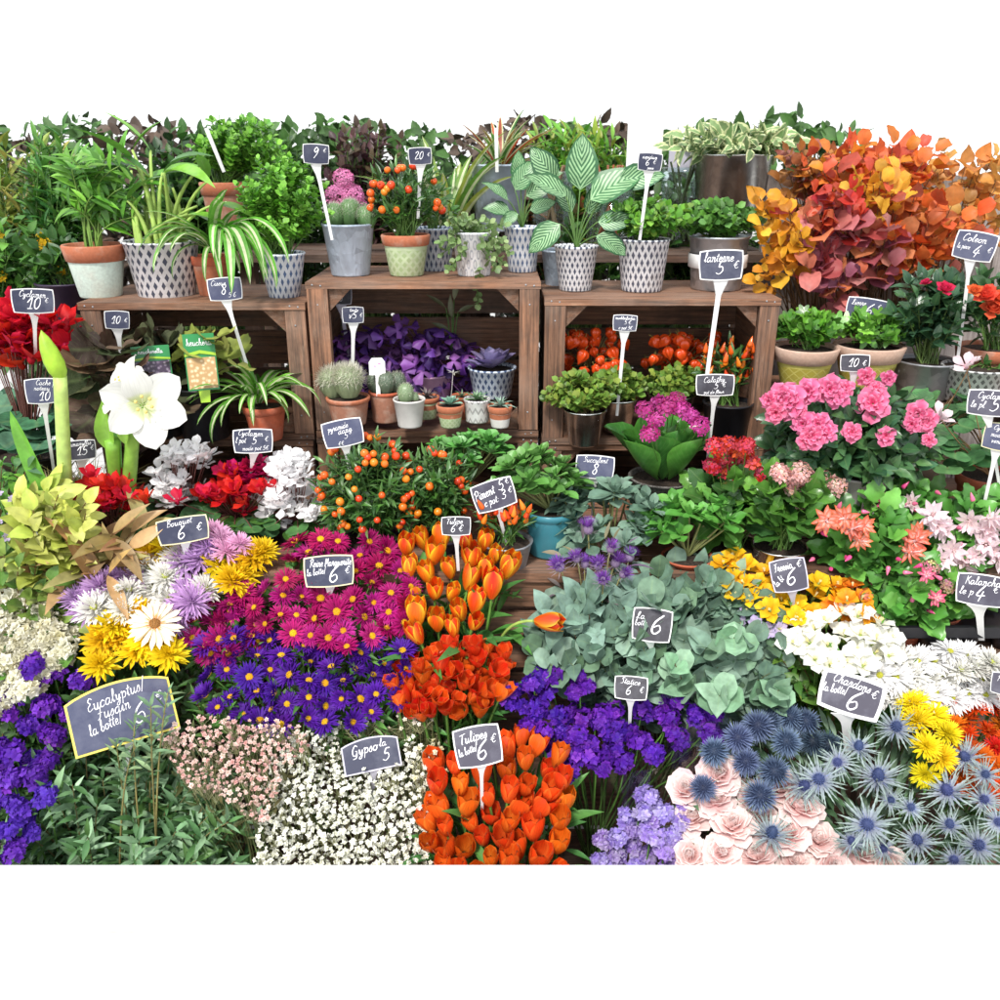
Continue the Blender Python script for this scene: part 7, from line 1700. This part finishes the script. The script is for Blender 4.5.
sign(494, 495, 48, 33, -17, 1.715, 'strongly tilted pepper board over the orange peppers', [('Piment', -.4, .25, .6, 8, .95), ('5', .4, .45, .65), ('€', .72, .62, .4), ('c pot:', -.2, -.35, .5, 5, .7), ('3', .4, -.2, .6), ('€', .74, .0, .4)], (506, 535), slate='slate_violet')
sign(456, 526, 33, 21, 1, 1.64, 'small tulip board over the flamed tulips', [('Tulipe', -.1, .45, .6, 0, 1.2), ('6', -.2, -.3, .8), ('€', .3, -.3, .7)], (458, 560), slate='slate_dark')
sign(595, 467, 43, 26, 2, 1.82, 'smudged succulent board in front of the right crate', [('Succulent', 0, .55, .45, 0, 1.4), ('8', .0, -.25, .9)], (593, 505), slate='slate_pale')
sign(990, 403, 46, 29, -2, 1.74, 'cyclamen five euro board at the right edge', [('Cyclamen', .1, .5, .5, 0, 1.3), ('le pl', -.5, -.2, .5, 0, .6), ('5', .2, -.2, .95)], (1000, 470), slate='slate_violet')
sign(1000, 437, 34, 30, 3, 1.73, 'cream framed board under the cyclamen board at the right edge', [('Cyclamen', .2, .6, .35), ('mode pot', .1, .1, .35), ('vendu', 0, -.35, .35)], (985, 500), frame=CF, slate='slate_pale')
sign(183, 530, 55, 29, -2, 1.70, 'cream framed bouquet board over the mixed bouquet', [('Bouquet', -.1, .6, .48, 3, 1.2), ('6', -.1, -.25, .95), ('€', .6, .0, .6)], (185, 575), frame=CF, slate='slate')
sign(329, 571, 55, 35, 1, 1.66, 'cream framed board sunk in the magenta asters', [('Reine Marguerite', .08, .5, .5, 0, 1.6), ('la botte/', -.5, -.02, .42, 6, .75), ('6', .15, -.3, 1.0), ('€', .7, -.05, .45)], (329, 610), frame=CF, slate='slate')
sign(122, 712, 107, 68, -3, 1.485, 'large yellow framed eucalyptus board at the left', [('Eucalyptus/', -.05, .55, .40, 8, 1.15), ('Fusain', -.15, .15, .38, 6, .65), ('la botte/', -.35, -.25, .36, 10, .65), ('6', .3, -.2, .7), ('€', .72, .15, .32)], (122, 790), kind='arch', frame=YS, slate='slate_pale', border=.028, th=.075)
sign(371, 754, 62, 36, -6, 1.452, 'lilac framed gypsophila board half buried in white sprays', [('Gypso', -.2, .35, .6, 5, 1.0), ('la', .45, .5, .45), ('5', .5, -.25, .7)], (372, 800), kind='arch', frame='grey_frame', slate='slate')
sign(478, 746, 53, 44, -9, 1.36, 'tilted tulip board behind the bright orange tulips', [('Tulipes', -.15, .45, .5, 6, 1.15), ('la botte/', -.45, -.15, .36, 12, .8), ('6', .1, -.3, .9), ('€', .65, .2, .42)], (482, 800), slate='slate_violet')
sign(631, 688, 37, 26, -1, 1.49, 'statice board over the violet statice', [('Statice', -.05, .5, .5, -4, 1.2), ('6', -.15, -.25, .75), ('€', .6, -.15, .5)], (630, 722), slate='slate_dark')
sign(652, 625, 44, 37, 2, 1.585, 'board half hidden among the silver eucalyptus leaves', [('La', -.6, .45, .4), ('botte', -.55, .05, .36, 4, .6), ('6', .2, -.05, 1.1)], (655, 660), slate='slate_dark')
sign(789, 575, 39, 37, -17, 1.64, 'steeply tilted freesia board in the yellow freesias', [('Freesia', -.25, .5, .48, 8, 1.0), ('la bt', -.6, -.3, .38, 40, .6), ('6', .05, -.2, .95), ('€', .6, .55, .42)], (796, 620), slate='slate_violet', frame='grey_frame')
sign(981, 590, 50, 35, -4, 1.575, 'kalanchoe board over the black tray', [('Kalanchoe', .1, .5, .5, 2, 1.5), ('le p', -.55, -.2, .48, 0, .55), ('4', .0, -.25, .9), ('€', .55, .1, .45)], (983, 630), slate='slate_violet', sw=7)
sign(851, 695, 68, 45, 5, 1.46, 'sea holly board with thick white frame at the front right', [('Chardons', -.05, .55, .46, -3, 1.15), ('la botte/', -.5, .05, .42, 6, .75), ('6', .1, -.3, .95), ('€', .65, .3, .42)], (849, 742), slate='slate_violet', sw=9, border=.07)
sign(1004, 684, 26, 24, -4, 1.47, 'board cut off by the right edge beside the white daisies', [('Pom', -.1, .4, .5), ('6', .1, -.3, .8)], (1004, 720), slate='slate_violet')
sign(48, 522, 30, 24, -5, 1.69, 'small board tucked behind the lime leaf sprays', [('10', .0, 0, .8)], (50, 560), slate='slate_pale')
for k, (x0, y0, x1, y1, Y_, lb) in enumerate(((206, 128, 224, 172, 2.35, 'white stake end rising behind the strap leaf lily'), (496, 128, 497, 172, 2.4, 'white stake end standing in the big zinc bucket'))):
    a = P(x0, y0, Y_); b_ = P(x1, y1, Y_ + .02); t = thing('plant_stake', lb, 'stake', b_); m = MB(); n = nrm(CAM - a); d = nrm(b_ - a); sx = nrm(np.cross(n, d)); L = np.linalg.norm(b_ - a); w = .005; slab(m, [(-w, 0), (w, 0), (w * .8, L), (-w * .8, L)], nrm(np.cross(d, sx)) * 1.0, -.001, .001, a, sx, d); obj('stake', m, M['white_plastic'], t, smooth=False)

# ------------------------------------------------------------------ light and camera
w = bpy.data.worlds.new('World'); SC.world = w; w.use_nodes = True
nt = w.node_tree; bg = nt.nodes['Background']
sky = nt.nodes.new('ShaderNodeTexSky'); sky.sky_type = 'NISHITA'; sky.sun_disc = False
SUN_EL, SUN_AZ = math.radians(50), math.radians(-160)      # azimuth from +Y, behind and left of the camera
sky.sun_elevation = SUN_EL; sky.sun_rotation = SUN_AZ
mx = nt.nodes.new('ShaderNodeMix'); mx.data_type = 'RGBA'
nt.links.new(sky.outputs[0], mx.inputs[6]); mx.inputs[0].default_value = .8; mx.inputs[7].default_value = (10.5, 10.7, 11.0, 1)
nt.links.new(mx.outputs[2], bg.inputs[0]); bg.inputs[1].default_value = .098
sl = bpy.data.lights.new('sun', 'SUN'); sl.energy = 2.4; sl.angle = math.radians(9); sl.color = (1, .96, .9)
so = bpy.data.objects.new('sun', sl); COL.objects.link(so)
sd = Vector((math.sin(SUN_AZ) * math.cos(SUN_EL), math.cos(SUN_AZ) * math.cos(SUN_EL), math.sin(SUN_EL)))
so.rotation_euler = (-sd).to_track_quat('-Z', 'Y').to_euler()
cd = bpy.data.cameras.new('camera'); co = bpy.data.objects.new('camera', cd); COL.objects.link(co)
co.location = CAM; co.rotation_euler = (math.radians(90) - PITCH, 0, 0)
cd.sensor_width = 36; cd.lens = 36 * FPX / 1000; cd.clip_start = .05; cd.clip_end = 500
cd.dof.use_dof = True; cd.dof.focus_distance = 1.85; cd.dof.aperture_fstop = 5.0
SC.camera = co
SC.render.resolution_x = 1024; SC.render.resolution_y = 1024
SC.view_settings.view_transform = 'Standard'; SC.view_settings.look = 'None'; SC.view_settings.exposure = .70; SC.view_settings.gamma = 1
